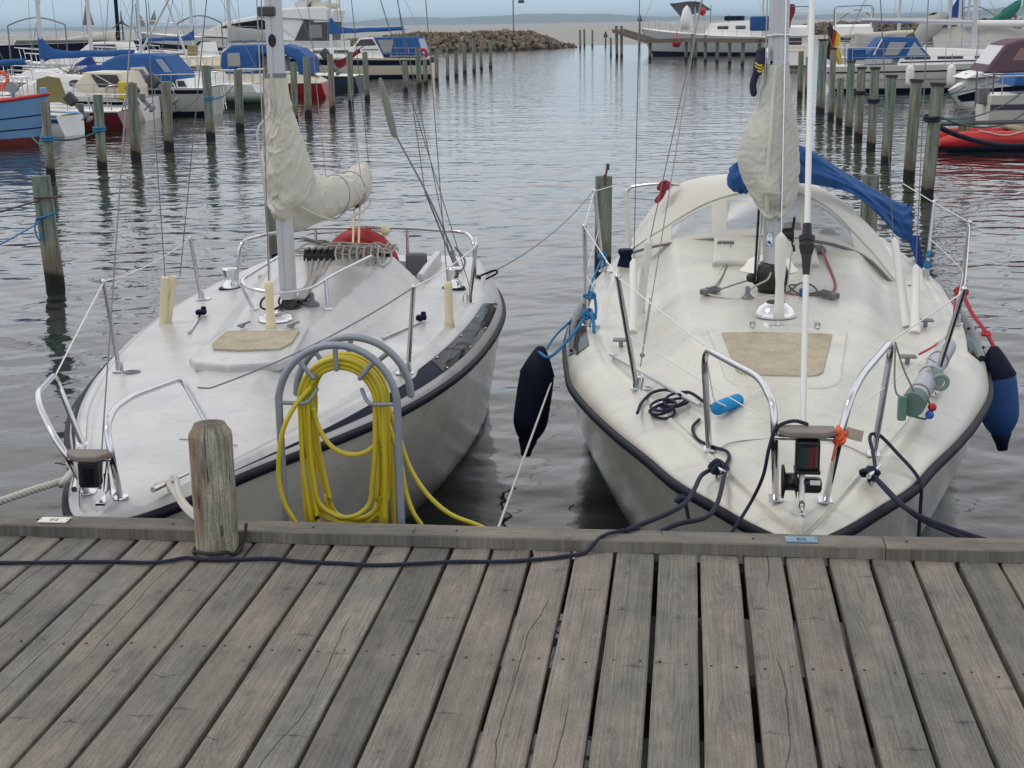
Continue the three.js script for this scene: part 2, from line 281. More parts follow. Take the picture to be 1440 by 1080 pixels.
{
  const N = 1024, TS = 14, hA = waveTile(N, TS, 110, 0.20, 1.1, 5, 1.7);
  const bump = dtex(N, N, (i, j) => { const k = hA[j * N + i]; return [k, k, k]; });
  const NB = 1024, TB = 3.37, hB = waveTile(NB, TB, 80, 0.05, 0.36, 9, 2.6), K = 0.030 * NB / TB;
  const nrm = dtex(NB, NB, (i, j) => {
    const at = (a, b) => hB[((b + NB) % NB) * NB + ((a + NB) % NB)];
    const dx = (at(i + 1, j) - at(i - 1, j)) * K / 2, dz = (at(i, j + 1) - at(i, j - 1)) * K / 2, l = 1 / Math.hypot(dx, dz, 1);
    return [0.5 - dx * l * 0.5, 0.5 - dz * l * 0.5, 0.5 + l * 0.5];
  });
  nrm.repeat.set(TS / TB, TS / TB);
  const wm = new THREE.MeshPhysicalMaterial({ color: lin(0.013, 0.019, 0.018), roughness: 0.045, ior: 1.34, bumpMap: bump, bumpScale: 0.023, normalMap: nrm, normalScale: new THREE.Vector2(0.17, 0.17) });
  // long soft undulations are real relief; rings widen with distance
  const r = rng(41), sw = []; for (let k = 0; k < 14; k++) { const L = 0.9 * Math.pow(4, r()), th = Math.PI / 2 + (r() - 0.5) * 1.7; sw.push([Math.cos(th) * 6.283 / L, Math.sin(th) * 6.283 / L, r() * 6.283, 0.0008 * Math.pow(L, 1.05)]); }
  const rad = [0.5]; while (rad[rad.length - 1] < 11000) { const q = rad[rad.length - 1]; rad.push(q < 2.5 ? q + 0.5 : q < 70 ? q * 1.0065 : q * 1.12); }
  const ang = []; const fwd = Math.PI / 2 + 6.95 * Math.PI / 180;
  for (let i = 0; i <= 380; i++) ang.push(fwd + (i / 380 - 0.5) * 1.15);
  for (let i = 1; i < 70; i++) ang.push(fwd + 0.575 + i / 70 * (Math.PI * 2 - 1.15));
  const nA = ang.length, pos = [], uv = [], ix = [];
  for (const q of rad) for (const a of ang) {
    const x = Math.cos(a) * q, z = -Math.sin(a) * q; let y = 0; const f = 1 - sst(30, 65, q), g = Math.abs(a - fwd) < 0.58 ? 1 : 0;
    if (f > 0 && g) for (const [kx, kz, p, am] of sw) y += am * Math.sin(kx * x + kz * z + p);
    pos.push(x, y * f * g, z); uv.push(x / TS, -z / TS);
  }
  const ixs = []; for (let j = 0; j < rad.length - 1; j++) for (let i = 0; i < nA; i++) { const to = rad[j] > 172 ? ixs : ix, i2 = (i + 1) % nA, a = j * nA + i, b = j * nA + i2, c = a + nA, d = b + nA; to.push(a, b, d, a, d, c); }
  const g = new THREE.BufferGeometry(); g.setIndex(ix); g.setAttribute('position', new THREE.Float32BufferAttribute(pos, 3)); g.setAttribute('uv', new THREE.Float32BufferAttribute(uv, 2)); g.computeVertexNormals();
  // outside the breakwaters: choppier, sandy shallows
  const gs = g.clone(); gs.setIndex(ixs); const sm = new THREE.MeshPhysicalMaterial({ color: lin(0.17, 0.155, 0.13), roughness: 0.42, ior: 1.34, bumpMap: bump, bumpScale: 0.12 });
  const sea = new THREE.Mesh(gs, sm); sea.name = 'open_sea'; sea.userData.kind = 'structure'; sea.receiveShadow = true; scene.add(sea);
  const w = new THREE.Mesh(g, wm); w.name = 'water'; w.userData.kind = 'structure'; w.receiveShadow = true; scene.add(w);
}

// ---------------------------------------------------------------- far shore, with two low ranges of hills
function ridge(name, dist, a0, a1, hf, m) {
  const n = 160, rows = [];
  const g = grid(n, 5, (u, v) => {
    const a = lerp(a0, a1, u), q = dist + v * 900, h = (v === 0 ? -1 : hf(u) * Math.sin(Math.min(1, v * 1.25) * Math.PI * 0.5) * (0.86 + 0.28 * vn(u * 90, v * 9)));
    return [Math.sin(a) * q, Math.max(h, v > 0 ? 1.5 : -1), -Math.cos(a) * q];
  }, (u, v) => [u * 60, v * 4]);
  struct(name, g, m);
}
const hillMat = mat(0.055, 0.075, 0.05, 0.95), hillMat2 = mat(0.04, 0.058, 0.045, 0.95);
ridge('far_shore', 6500, -0.62, 0.32, u => 8 + 34 * sst(0.40, 0.46, u) * (0.55 + 0.45 * vn(u * 22, 3)) * (1 - 0.75 * sst(0.58, 0.72, u)) + 9 * vn(u * 14, 8), hillMat);
ridge('headland', 4300, 0.05, 0.42, u => 3 + 30 * sst(0.18, 0.5, u) * (0.8 + 0.3 * vn(u * 12, 5)), hillMat2);

// ---------------------------------------------------------------- jetty: planks, edge beam, joists
const DK = 1.03;
const dock = new THREE.Group(); dock.name = 'jetty'; dock.userData.kind = 'structure'; scene.add(dock);
const woodMat = new THREE.MeshPhysicalMaterial({ map: boardMap, bumpMap: boardBump, bumpScale: 0.0035, roughness: 0.86, color: lin(0.62, 0.625, 0.59) });
const woodTones = [[0.62, 0.63, 0.60], [0.68, 0.675, 0.635], [0.55, 0.565, 0.55], [0.65, 0.64, 0.595], [0.59, 0.615, 0.595]].map(c => { const m = woodMat.clone(); m.color = lin(...c); return m; });
function plankGeo(x, wd, z0, z1, seed, y = DK, th = 0.036) {
  const r = rng(seed), n = 14, col = Math.floor(r() * 8), off = r() * 3.2, flip = r() < 0.5 ? -1 : 1, mir = r() < 0.5 ? -1 : 1, c = 0.004;
  const prof = [[-1, -th], [-1, -c], [-1, 0], [1, 0], [1, -c], [1, -th]], pos = [], uv = [], ix = [], jit = [];
  for (let j = 0; j <= n; j++) jit.push([(r() - 0.5) * 0.0034, (r() - 0.5) * 0.0034, (r() - 0.5) * 0.0016]);
  const cup = (r() - 0.5) * 0.0035, bow = (r() - 0.5) * 0.006;
  for (let j = 0; j <= n; j++) {
    const z = lerp(z0, z1, j / n);
    prof.forEach(([sx, py], k) => {
      const e = (sx < 0 ? -wd / 2 + jit[j][0] : wd / 2 + jit[j][1]) - (k === 2 || k === 3 ? Math.sign(sx) * c : 0), px = e;
      pos.push(x + px + bow * (j / n - 0.5), y + py + jit[j][2] + sx * cup, z);
      uv.push((col + 0.5 + mir * clamp(px / 0.13, -0.49, 0.49) * 0.985 + (py < -c ? 0 : 0)) / 8, (z * flip + off) / 3.2);
    });
  }
  const m = prof.length;
  for (let j = 0; j < n; j++) for (let k = 0; k < m - 1; k++) { const a = j * m + k; ix.push(a, a + 1, a + m + 1, a, a + m + 1, a + m); }
  for (const e of [0, n * m]) { ix.push(e, e + 1, e + 4, e, e + 4, e + 5, e + 1, e + 2, e + 3, e + 1, e + 3, e + 4); }
  const g = new THREE.BufferGeometry(); g.setIndex(ix); g.setAttribute('position', new THREE.Float32BufferAttribute(pos, 3)); g.setAttribute('uv', new THREE.Float32BufferAttribute(uv, 2));
  const q = toCreasedNormals(g, 0.5); return q;
}
const gaps = [];
{
  const r = rng(2024);
  for (let k = -38; k < 34; k++) {
    const x = 0.052 + 0.065 + k * 0.1300, wd = 0.130 - 0.0118 - r() * 0.0040;
    part('plank', plankGeo(x + (r() - 0.5) * 0.003, wd, -4.40 + r() * 0.012, 0.9, 900 + k), woodTones[Math.floor(r() * 5)], dock);
    gaps.push(x);
  }
  // edge beam in three lengths, lying on the plank ends
  const beam = (x0, x1, s) => { const g = plankGeo(0, 0.105, x0, x1, s, 0, 0.040); g.rotateY(Math.PI / 2); const uvA = g.attributes.uv, p = g.attributes.position; return g.translate(0, DK + 0.041, -4.378); };
  // (rotateY turns +z to +x)
  for (const [a, b, s] of [[-6, -1.535, 11], [-1.532, 0.62, 12], [0.623, 6, 13]]) part('edge_beam', beam(a, b, s), woodMat, dock);
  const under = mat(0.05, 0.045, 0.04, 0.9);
  for (const z of [-4.33, -3.52, -2.55, -1.5, -0.4, 0.7]) part('joist', bx(12, 0.16, 0.07, 0, DK - 0.119, z, 0.004), under, dock);
  for (const [x, z] of [[-4.5, -4.1], [-1.9, -4.1], [1.1, -4.1], [3.6, -4.1], [-4.5, 0.4], [-1.9, 0.4], [1.1, 0.4], [3.6, 0.4]]) part('jetty_leg', new THREE.CylinderGeometry(0.1, 0.1, 2.2, 12).translate(x, -0.26, z), under, dock);
  const nails = []; const rn = rng(8);
  for (const x of gaps) for (const z of [-3.52, -2.55]) for (const s of [-1, 1]) nails.push(new THREE.CylinderGeometry(0.0034, 0.0034, 0.003, 7).translate(x + s * (0.026 + rn() * 0.016), DK + 0.0006, z + (rn() - 0.5) * 0.03));
  for (let k = 0; k < 12; k++) nails.push(new THREE.CylinderGeometry(0.004, 0.004, 0.003, 7).translate(-2.6 + k * 0.47, DK + 0.0425, -4.378 + (rn() - 0.5) * 0.04));
  const nm = part('nail_heads', nails, mat(0.035, 0.03, 0.028, 0.8), dock); nm.userData.kind = 'stuff';
}

// berth number plates
function plateTex(txt, bg, fg) {
  const c = document.createElement('canvas'); c.width = 256; c.height = 96; const x = c.getContext('2d');
  x.fillStyle = bg; x.fillRect(0, 0, 256, 96); x.fillStyle = fg; x.font = 'bold 74px sans-serif'; x.textAlign = 'center'; x.textBaseline = 'middle'; x.fillText(txt, 128, 52);
  const t = new THREE.CanvasTexture(c); t.colorSpace = THREE.SRGBColorSpace; return t;
}
function plate(txt, bg, fg, x, z, label) {
  const t = thing('berth_number_plate', label, 'number plate', [x, DK + 0.043, z]);
  const face = grid(1, 1, (u, v) => [(u - 0.5) * 0.098, 0.0036, (0.5 - v) * 0.047]);
  const w = 0.1, d = 0.05;
  part('plate', prism([[-w / 2, -d / 2], [w / 2, -d / 2], [w / 2 - 0.006, -0.012], [w / 2, 0], [w / 2 - 0.006, 0.012], [w / 2, d / 2], [-w / 2, d / 2], [-w / 2 + 0.006, 0.012], [-w / 2, 0], [-w / 2 + 0.006, -0.012]], 0.003, 0.0006).rotateX(-Math.PI / 2).translate(0, 0.0015, 0), new THREE.MeshPhysicalMaterial({ color: new THREE.Color(bg), roughness: 0.5 }), t);
  part('printed_number', face, new THREE.MeshPhysicalMaterial({ map: plateTex(txt, bg, fg), roughness: 0.45 }), t);
  for (const s of [-1, 1]) part('screw', new THREE.CylinderGeometry(0.003, 0.003, 0.002, 8).translate(s * 0.044, 0.0045, 0), M.steel, t);
  t.rotation.y = 0.02;
}
plate('64', '#d9d8d0', '#2a2c30', -2.068, -4.372, 'small white plate numbered 64 screwed on the jetty edge beam at left');
plate('65', '#7f97ac', '#16181c', 0.368, -4.366, 'small blue-grey plate numbered 65 on the edge beam before the right-hand bow');

// ---------------------------------------------------------------- posts and piles
function roundPost(r, y0, y1, seed, o = {}) {
  const n = 22, m = o.rows || 14, ch = o.chamfer || 0;
  const g = grid(n, m, (u, v) => {
    const a = u * Math.PI * 2, y = lerp(y0, y1, v), w = 1 + 0.03 * (vn(Math.cos(a) * 1.5 + seed, Math.sin(a) * 1.5 + y * 0.8 + seed) - 0.5) * 2;
    let q = r * w * lerp(o.taper || 1, 1, 1 - v); if (ch && y > y1 - ch) q *= 1 - 0.28 * sst(y1 - ch, y1, y) ;
    return [Math.cos(a) * q, y, -Math.sin(a) * q];
  }, (u, v) => [u, lerp(y0, y1, v)]);
  const q = r * (o.taper ? o.taper : 1) * (ch ? 0.72 : 1);
  const top = new THREE.CircleGeometry(q * 1.0, n).rotateX(-Math.PI / 2).translate(0, y1, 0); const tu = top.attributes.uv; for (let i = 0; i < tu.count; i++) tu.setXY(i, tu.getX(i) * 0.3, 0.9 + tu.getY(i) * 0.1);
  return [g, top];
}
{
  const t = thing('mooring_post', 'thick round wooden mooring post with a rust streak, standing on the jetty', 'post', [-1.468, DK, -4.235]);
  const tex = postTex(3, 0.30, 0.6, [1.16, 1.10, 1.0]); tex.repeat.set(1, 1 / 0.45);
  const pm = new THREE.MeshPhysicalMaterial({ map: tex, bumpMap: tex, bumpScale: 0.004, roughness: 0.85 });
  const [side, top] = roundPost(0.0675, 0.002, 0.425, 5, { chamfer: 0.035, rows: 30 });
  part('shaft', side, pm, t);
  part('end_grain', [top, ...[0.012, 0.024, 0.036].map(q => new THREE.TorusGeometry(q, 0.0012, 4, 20).rotateX(Math.PI / 2).translate(0.004, 0.4255, 0.002))], mat(0.20, 0.175, 0.15, 0.9, { map: specks }), t);
}
// mooring piles in the water: dark and wet low down, bleached and green-tinged above
function pileTex(seed, green) {
  return dtex(192, 512, (i, j) => {
    const u = i / 192, y = j / 512 * 3.2 - 1, st = vn(i / 192 * 14 + seed, j / 512 * 7, 14, 7), fine = vn(i * 0.9, j * 0.12 + seed, 173, 256), bl = vn(u * 4 + seed, j / 512 * 14, 4, 14);
    const crack = sst(0.84, 0.93, vn(i * 0.5 + seed, j / 512 * 6, 96, 6));
    let k = 0.45 + (st - 0.5) * 0.16 + (fine - 0.5) * 0.12 - crack * 0.2;
    const gr = green * sst(0.25, 0.75, y + (bl - 0.5) * 0.5), mid = sst(0.5, 0.2, y + (bl - 0.5) * 0.25);
    let r = k * lerp(1.10, 0.97, gr), g = k * lerp(1.06, 1.08, gr), b = k * lerp(0.96, 0.98, gr);
    r *= 1 - 0.18 * mid; g *= 1 - 0.2 * mid; b *= 1 - 0.25 * mid;
    const wet = sst(0.17, 0.09, y + (bl - 0.5) * 0.1 + (st - 0.5) * 0.03);
    return [lerp(r, 0.10, wet), lerp(g, 0.10, wet), lerp(b, 0.075, wet)];
  }, true);
}
const pileMats = [0.95, 0.6, 0.25].map((g, i) => { const t = pileTex(11 + i * 13, g); t.repeat.set(1, 1 / 3.2); t.offset.set(0, 1 / 3.2); return new THREE.MeshPhysicalMaterial({ map: t, bumpMap: t, bumpScale: 0.006, roughness: 0.85, color: lin(0.98, 0.98, 0.98) }); });
const pileEnd = mat(0.16, 0.135, 0.10, 0.95, { map: specks }), pileDark = mat(0.06, 0.05, 0.042, 0.95);
let pileSeed = 0;
function pile(x, z, top, dia, label, group, o = {}) {
  const t = thing('mooring_pile', label, 'pile', [x, 0, z], pileSeed * 2.3, group), s = ++pileSeed;
  const [side, end] = roundPost(dia / 2, -0.9, top, s, { taper: 0.95 });
  part('shaft', side, pileMats[o.mat ?? s % 3], t);
  part('pile_head', o.cap ? [new THREE.CylinderGeometry(dia * 0.6, dia * 0.57, 0.05, 16).translate(0, top + 0.012, 0)] : [end], o.cap ? pileDark : pileEnd, t);
  { const q = rng(s * 97 + 5), l = o.lean || [(q() - 0.5) * 0.05, 0]; t.rotation.set(l[1] + (q() - 0.5) * 0.04, pileSeed * 2.3, l[0], 'XZY'); }
  return t;
}
// the stern piles of this jetty's berths
pile(-6.69, -14.7, 1.17, 0.205, 'leaning green-tinged pile with blue mooring lines, nearest pile on the left', null, { mat: 0, lean: [0.042, 0] });
pile(-4.62, -16.0, 1.02, 0.19, 'green pile behind the stern rail of the left sailboat', null, { mat: 0 });
pile(-0.93, -16.24, 0.985, 0.195, 'green pile with a bent iron strap on top, left behind the right sailboat', null, { mat: 0, lean: [-0.012, 0] });
pile(1.98, -16.3, 0.98, 0.195, 'pale pile top showing just above the blue tarpaulin of the right sailboat', null, { mat: 1 });
solo('iron_strap', 'rusty iron strap bent upright on the head of the green pile', 'strap', [rod([-0.90, 0.96, -16.15], [-0.87, 1.12, -16.15], 0.012), rod([-0.90, 0.9, -16.13], [-0.90, 1.02, -16.13], 0.014), bx(0.035, 0.07, 0.01, -0.868, 1.1, -16.15)], mat(0.12, 0.08, 0.06, 0.8));
const LP = [[-11.89, -26.36, 1.38, 0.17], [-11.54, -28, 1.41, 0.2], [-11.62, -30.03, 1.55, 0.22], [-11.79, -32.55, 1.48, 0.23], [-11.83, -35.7, 1.75, 0.24], [-11.9, -38.4, 1.56, 0.23], [-11.45, -39.6, 1.64, 0.18], [-11.3, -41.8, 1.67, 0.2], [-11.5, -44.1, 1.76, 0.23], [-11.3, -46.4, 1.79, 0.2], [-11.5, -49.9, 1.79, 0.2], [-11.75, -53.7, 1.71, 0.21], [-11.7, -61, 1.19, 0.23], [-11.75, -64.4, 1.71, 0.24], [-12.0, -67.5, 1.09, 0.2], [-12.2, -71.7, 1.39, 0.2], [-13.4, -73.5, 1.35, 0.24], [-12.1, -74.4, 1.12, 0.18], [-12.1, -77.3, 1.31, 0.22], [-12.3, -81.6, 1.65, 0.23], [-12.3, -85.2, 1.68, 0.21], [-12.4, -89, 1.21, 0.2], [-12.2, -91.7, 1.67, 0.22]];
const ordN = ['first', 'second', 'third', 'fourth', 'fifth', 'sixth', 'seventh', 'eighth', 'ninth', 'tenth', 'eleventh', 'twelfth', 'thirteenth', 'fourteenth', 'fifteenth', 'sixteenth', 'seventeenth', 'eighteenth', 'nineteenth', 'twentieth', 'twenty-first', 'twenty-second', 'twenty-third'];
LP.forEach(([x, z, t, d], i) => pile(x, z, t, d, `${i < 5 ? 'slim greenish' : i < 12 ? 'weathered green' : 'grey far'} pile, ${ordN[i]} counted from the near end of the left row`, 'piles in the left row'));
const RP = [[3.65, -22.95, 1.65, 0.2, 0.045], [3.75, -25.58, 1.6, 0.2, 0.03], [3.73, -28.44, 1.57, 0.195, 0.022], [3.81, -31.46, 1.62, 0.19, 0.012], [3.82, -33.94, 1.55, 0.19, 0.008], [3.85, -36.35, 1.63, 0.19, 0], [3.9, -39.1, 1.14, 0.18, 0], [3.87, -41.1, 1.84, 0.17, 0], [3.83, -44, 2.03, 0.26, 0.01], [3.91, -53.2, 1.54, 0.2, 0], [4.33, -55.7, 1.28, 0.13, 0]];
RP.forEach(([x, z, t, d, l], i) => pile(x, z, t, d, `${i === 8 ? 'thick tall' : i < 6 ? 'tall capped' : 'smaller greenish'} pile, ${ordN[i]} counted from the near end of the right row`, 'piles in the right row', { cap: i < 9 && i !== 6, lean: [-l, 0] }));
[[-11.53, -159.6, 1.85], [-11.7, -168.6, 1.87], [-10.77, -167.9, 1.78]].forEach(([x, z, t], i) => pile(x, z, t, 0.24, `thin dark pile at the harbour mouth, ${['nearest', 'middle', 'right'][i]} of the three off the breakwater end`, 'harbour mouth piles', { mat: 2 }));
pile(-6.24, -120.6, 1.4, 0.18, 'lone short pile left of the brown footway end', null, { mat: 2 });

// ---------------------------------------------------------------- footway on piles before the long grey-white boat
{
  const pts = [[-5.37, 1.93, -115.3], [-2.6, 1.22, -107.6], [0.07, 1.3, -104.2], [4.3, 1.42, -87.6]], tt = thing('timber_footway', 'brown timber footway on piles with a raised outer end, mid distance', 'footway', [0, 0, 0]);
  for (let i = 0; i < 3; i++) { const a = V(...pts[i]), b = V(...pts[i + 1]), d = b.clone().sub(a), L = d.length(); for (const s of [-1, 1]) { const g = bx(L, 0.22, 0.08); g.rotateZ(Math.asin(d.y / L)).rotateY(-Math.atan2(d.z, d.x)); part('beam', g.translate((a.x + b.x) / 2 + s * 0.45, (a.y + b.y) / 2, (a.z + b.z) / 2 - s * 0.2), mat(0.13, 0.095, 0.07, 0.9), tt); } }
  for (let k = 0; k < 46; k++) { const q = k / 45 * 3, i = Math.min(2, Math.floor(q)), f = q - i, a = pts[i], b = pts[i + 1]; part('board', bx(1.1, 0.04, 0.42, lerp(a[0], b[0], f), lerp(a[1], b[1], f) + 0.135, lerp(a[2], b[2], f)).rotateY(0), woodMat, tt); }
  [[-5.5, -115.3, 2.3], [-5.15, -115.3, 2.3], [-2.77, -107.6, 1.15], [-0.2, -104.6, 1.25], [0.2, -104.2, 1.75], [0.45, -103.9, 1.2], [1.1, -100, 1.7], [1.81, -98, 1.3], [2.54, -94.4, 1.35], [3.22, -91.1, 1.3], [4.05, -87.9, 1.3]].forEach(([x, z, t], i) => pile(x, z, t, 0.23, `pile under the brown footway, ${ordN[i]} from its raised left end`, 'piles under the footway'));
}

// ---------------------------------------------------------------- breakwaters of boulders
const rockTex = dtex(256, 256, (i, j) => { const a = fbm(i / 256 * 5, j / 256 * 5, 5, 5), b = vn(i / 256 * 50, j / 256 * 50, 50, 50), k = 0.62 + (a - 0.5) * 0.6 + (b - 0.5) * 0.15; return [k, k * 0.96, k * 0.89]; }, true);
const rockMats = [[0.40, 0.36, 0.31], [0.58, 0.52, 0.46], [0.20, 0.185, 0.175], [0.44, 0.34, 0.29]].map(c => mat(...c, 0.95, { map: rockTex }));
function rockGeo(seed) {
  const g = mergeVertices(new THREE.IcosahedronGeometry(1, 2).deleteAttribute('normal').deleteAttribute('uv')), p = g.attributes.position;
  for (let i = 0; i < p.count; i++) { const v = V(p.getX(i), p.getY(i), p.getZ(i)), k = 0.78 + 0.5 * vn(v.x * 1.6 + seed * 7, v.y * 1.6 + v.z * 1.9 + seed) * 0.8; for (const q of [[0.6, 0.5, 0.62], [-0.7, 0.2, 0.68], [0.1, -0.8, 0.59]]) { const d = v.dot(V(...q)); if (d > 0.62) v.addScaledVector(V(...q), 0.62 - d); } v.multiplyScalar(k); p.setXYZ(i, v.x, v.y * 0.8, v.z); }
  const c = toCreasedNormals(g, 0.45), pp = c.attributes.position, uv = new Float32Array(pp.count * 2); for (let i = 0; i < pp.count; i++) { uv[i * 2] = pp.getX(i) * 0.4 + pp.getY(i) * 0.3; uv[i * 2 + 1] = pp.getZ(i) * 0.4 + pp.getY(i) * 0.2; } c.setAttribute('uv', new THREE.BufferAttribute(uv, 2)); return c;
}
const rocks = [1, 2, 3, 4, 5].map(rockGeo);
function breakwater(line, hgt, wid, count, big, seed, fall) {
  const t = new THREE.Group(); t.name = numbered('breakwater'); t.userData.kind = 'structure'; scene.add(t);
  const path = new THREE.CatmullRomCurve3(line.map(p => V(p[0], 0, p[1]))), L = path.getLength(), r = rng(seed);
  const hAt = f => hgt * (0.25 + 0.75 * sst(0, 0.045, f)) * (0.92 + 0.16 * vn(f * 40, seed)) * (1 - fall * sst(0.16, 0.34, f));
  part('rubble_core', grid(60, 8, (u, v) => { const p = path.getPointAt(u), d = path.getTangentAt(u), n = V(-d.z, 0, d.x), a = (v - 0.5) * 2; return [p.x + n.x * a * wid, (hAt(u) - 0.25) * (1 - Math.pow(Math.abs(a), 1.6)) - 0.3, p.z + n.z * a * wid]; }), mat(0.07, 0.062, 0.055, 1), t);
  const place = (size) => { const f = r(), p = path.getPointAt(f), d = path.getTangentAt(f), n = V(-d.z, 0, d.x), a = (r() - 0.5) * 2, e = new THREE.Euler(r() * 6, r() * 6, r() * 6), s = size * (0.6 + r() * 0.7); return [V(p.x + n.x * a * wid, Math.max(0.02, hAt(f) * (1 - Math.pow(Math.abs(a), 1.6)) - s * 0.25 + r() * 0.15), p.z + n.z * a * wid), e, V(s, s * (0.75 + r() * 0.4), s)]; };
  rocks.forEach((g, k) => {
    const im = new THREE.InstancedMesh(g, rockMats[k % 4], count), m = new THREE.Matrix4(); im.name = numbered('small_rocks'); im.userData.kind = 'stuff';
    for (let i = 0; i < count; i++) { const [p, e, s] = place(0.30); im.setMatrixAt(i, m.compose(p, new THREE.Quaternion().setFromEuler(e), s)); } t.add(im);
  });
  for (let i = 0; i < big; i++) { const [p, e, s] = place(0.50), m = part('boulder', rocks[i % 5], rockMats[(i * 3) % 4], t); m.position.copy(p); m.rotation.copy(e); m.scale.copy(s); }
  return [path, hAt];
}
breakwater([[-15.4, -163], [-18.5, -158], [-25, -154], [-32, -150], [-44, -140], [-60, -128], [-90, -110]], 1.58, 4.2, 1500, 90, 31, 0.55);
breakwater([[17, -262], [30, -250], [52, -232], [90, -215], [130, -200]], 1.9, 5, 900, 30, 57, 0);
{ // dry grass on the breakwater, uncountable
  const r = rng(71), tri = []; for (let i = 0; i < 700; i++) { const k = Math.floor(r() * 3), c = [[-18.2, 1.3, -157.5, 0.9], [-16.2, 0.6, -160.5, 1.1], [-27, 1.5, -152, 3]][k], x = c[0] + (r() - 0.5) * 2 * c[3], z = c[2] + (r() - 0.2) * 2 * c[3], y = c[1] + (r() - 0.5) * 0.3, h = 0.22 + r() * 0.3; const g = new THREE.BufferGeometry(); const a = r() * 6; g.setAttribute('position', new THREE.Float32BufferAttribute([x - Math.cos(a) * 0.04, y, z - Math.sin(a) * 0.04, x + Math.cos(a) * 0.04, y, z + Math.sin(a) * 0.04, x + (r() - 0.5) * 0.3, y + h, z + (r() - 0.5) * 0.3], 3)); g.setAttribute('normal', new THREE.Float32BufferAttribute([0, 1, 0, 0, 1, 0, 0, 1, 0], 3)); tri.push(g); }
  const m = part('dry_grass', tri, mat(0.26, 0.22, 0.06, 0.9), scene); m.userData.kind = 'stuff'; m.userData.label = 'yellowish dry grass tufts growing on the boulder breakwater';
}
{ const t = thing('harbour_lamp', 'slim lamp post with a small hooded lamp on the breakwater end', 'lamp post', [-18.4, 1.2, -157.2]);
  part('lamp_pole', new THREE.CylinderGeometry(0.07, 0.1, 4.0, 10).translate(0, 2, 0), M.grey, t); part('lamp_arm', rod([0, 3.95, 0], [0.75, 3.95, 0], 0.05), M.grey, t); part('lamp_head', lathe([[0.02, 0.35], [0.2, 0.3], [0.36, 0], [0.3, -0.12], [0, -0.12]]).translate(0.85, 3.6, 0), M.greyDark, t); }

// ---------------------------------------------------------------- hose rack and hose at the jetty edge
const RX = -1.118, RZ = -4.50;
{
  const t = thing('hose_rack', 'grey galvanised arched hose rack fixed to the jetty edge, holding yellow hose', 'hose rack', [RX, 0, RZ]);
  const arch = (hw, y0, yTop, z, r, dx = 0) => { const p = [], yc = yTop - hw * 1.02; p.push([-hw + dx, y0, z]); if (yc - y0 > 0.1) p.push([-hw + dx, lerp(y0, yc, 0.5), z]); for (let i = 0; i <= 14; i++) { const a = Math.PI * (1 - i / 14); p.push([Math.cos(a) * hw + dx, yc + Math.sin(a) * hw * 1.02, z]); } if (yc - y0 > 0.1) p.push([hw + dx, lerp(y0, yc, 0.5), z]); p.push([hw + dx, y0, z]); return tube(p, r, { seg: 70, n: 10 }); };
  part('front_arch', arch(0.197, 0.62, 1.650, 0.0, 0.0125, -0.004), M.galv, t);
  part('back_arch', arch(0.197, 1.445, 1.640, -0.17, 0.0125, 0.01), M.galv, t);
  const yc = 1.650 - 0.2, cx = -0.004;
  for (const dg of [90, 49, 131, 150, 22]) {
    const a = dg * Math.PI / 180, P = q => [cx + Math.cos(a) * q, yc + Math.sin(a) * q * 1.02];
    if (dg === 22 || dg === 150) { const s = dg === 22 ? 1 : -1; part('hook', bend([[cx + s * 0.197, yc + 0.005, 0], [cx + s * 0.10, yc + 0.003, 0.0], [cx + s * 0.075, yc + 0.045, -0.03]], 0.0068, 0.03), M.galv, t); continue; }
    const p0 = P(0.195), p1 = P(0.118);
    part('spoke', [rod([p0[0], p0[1], 0], [p1[0], p1[1], 0.0], 0.0085), rod([p1[0], p1[1], 0.0], [p1[0], p1[1], -0.17], 0.0085), rod([p1[0], p1[1], -0.17], [P(0.195)[0] + 0.014, P(0.195)[1] - 0.01, -0.17], 0.0085), ...[[p1[0], p1[1], 0]].map(q => new THREE.SphereGeometry(0.0085, 8, 6).translate(...q))], M.galv, t);
  }
}
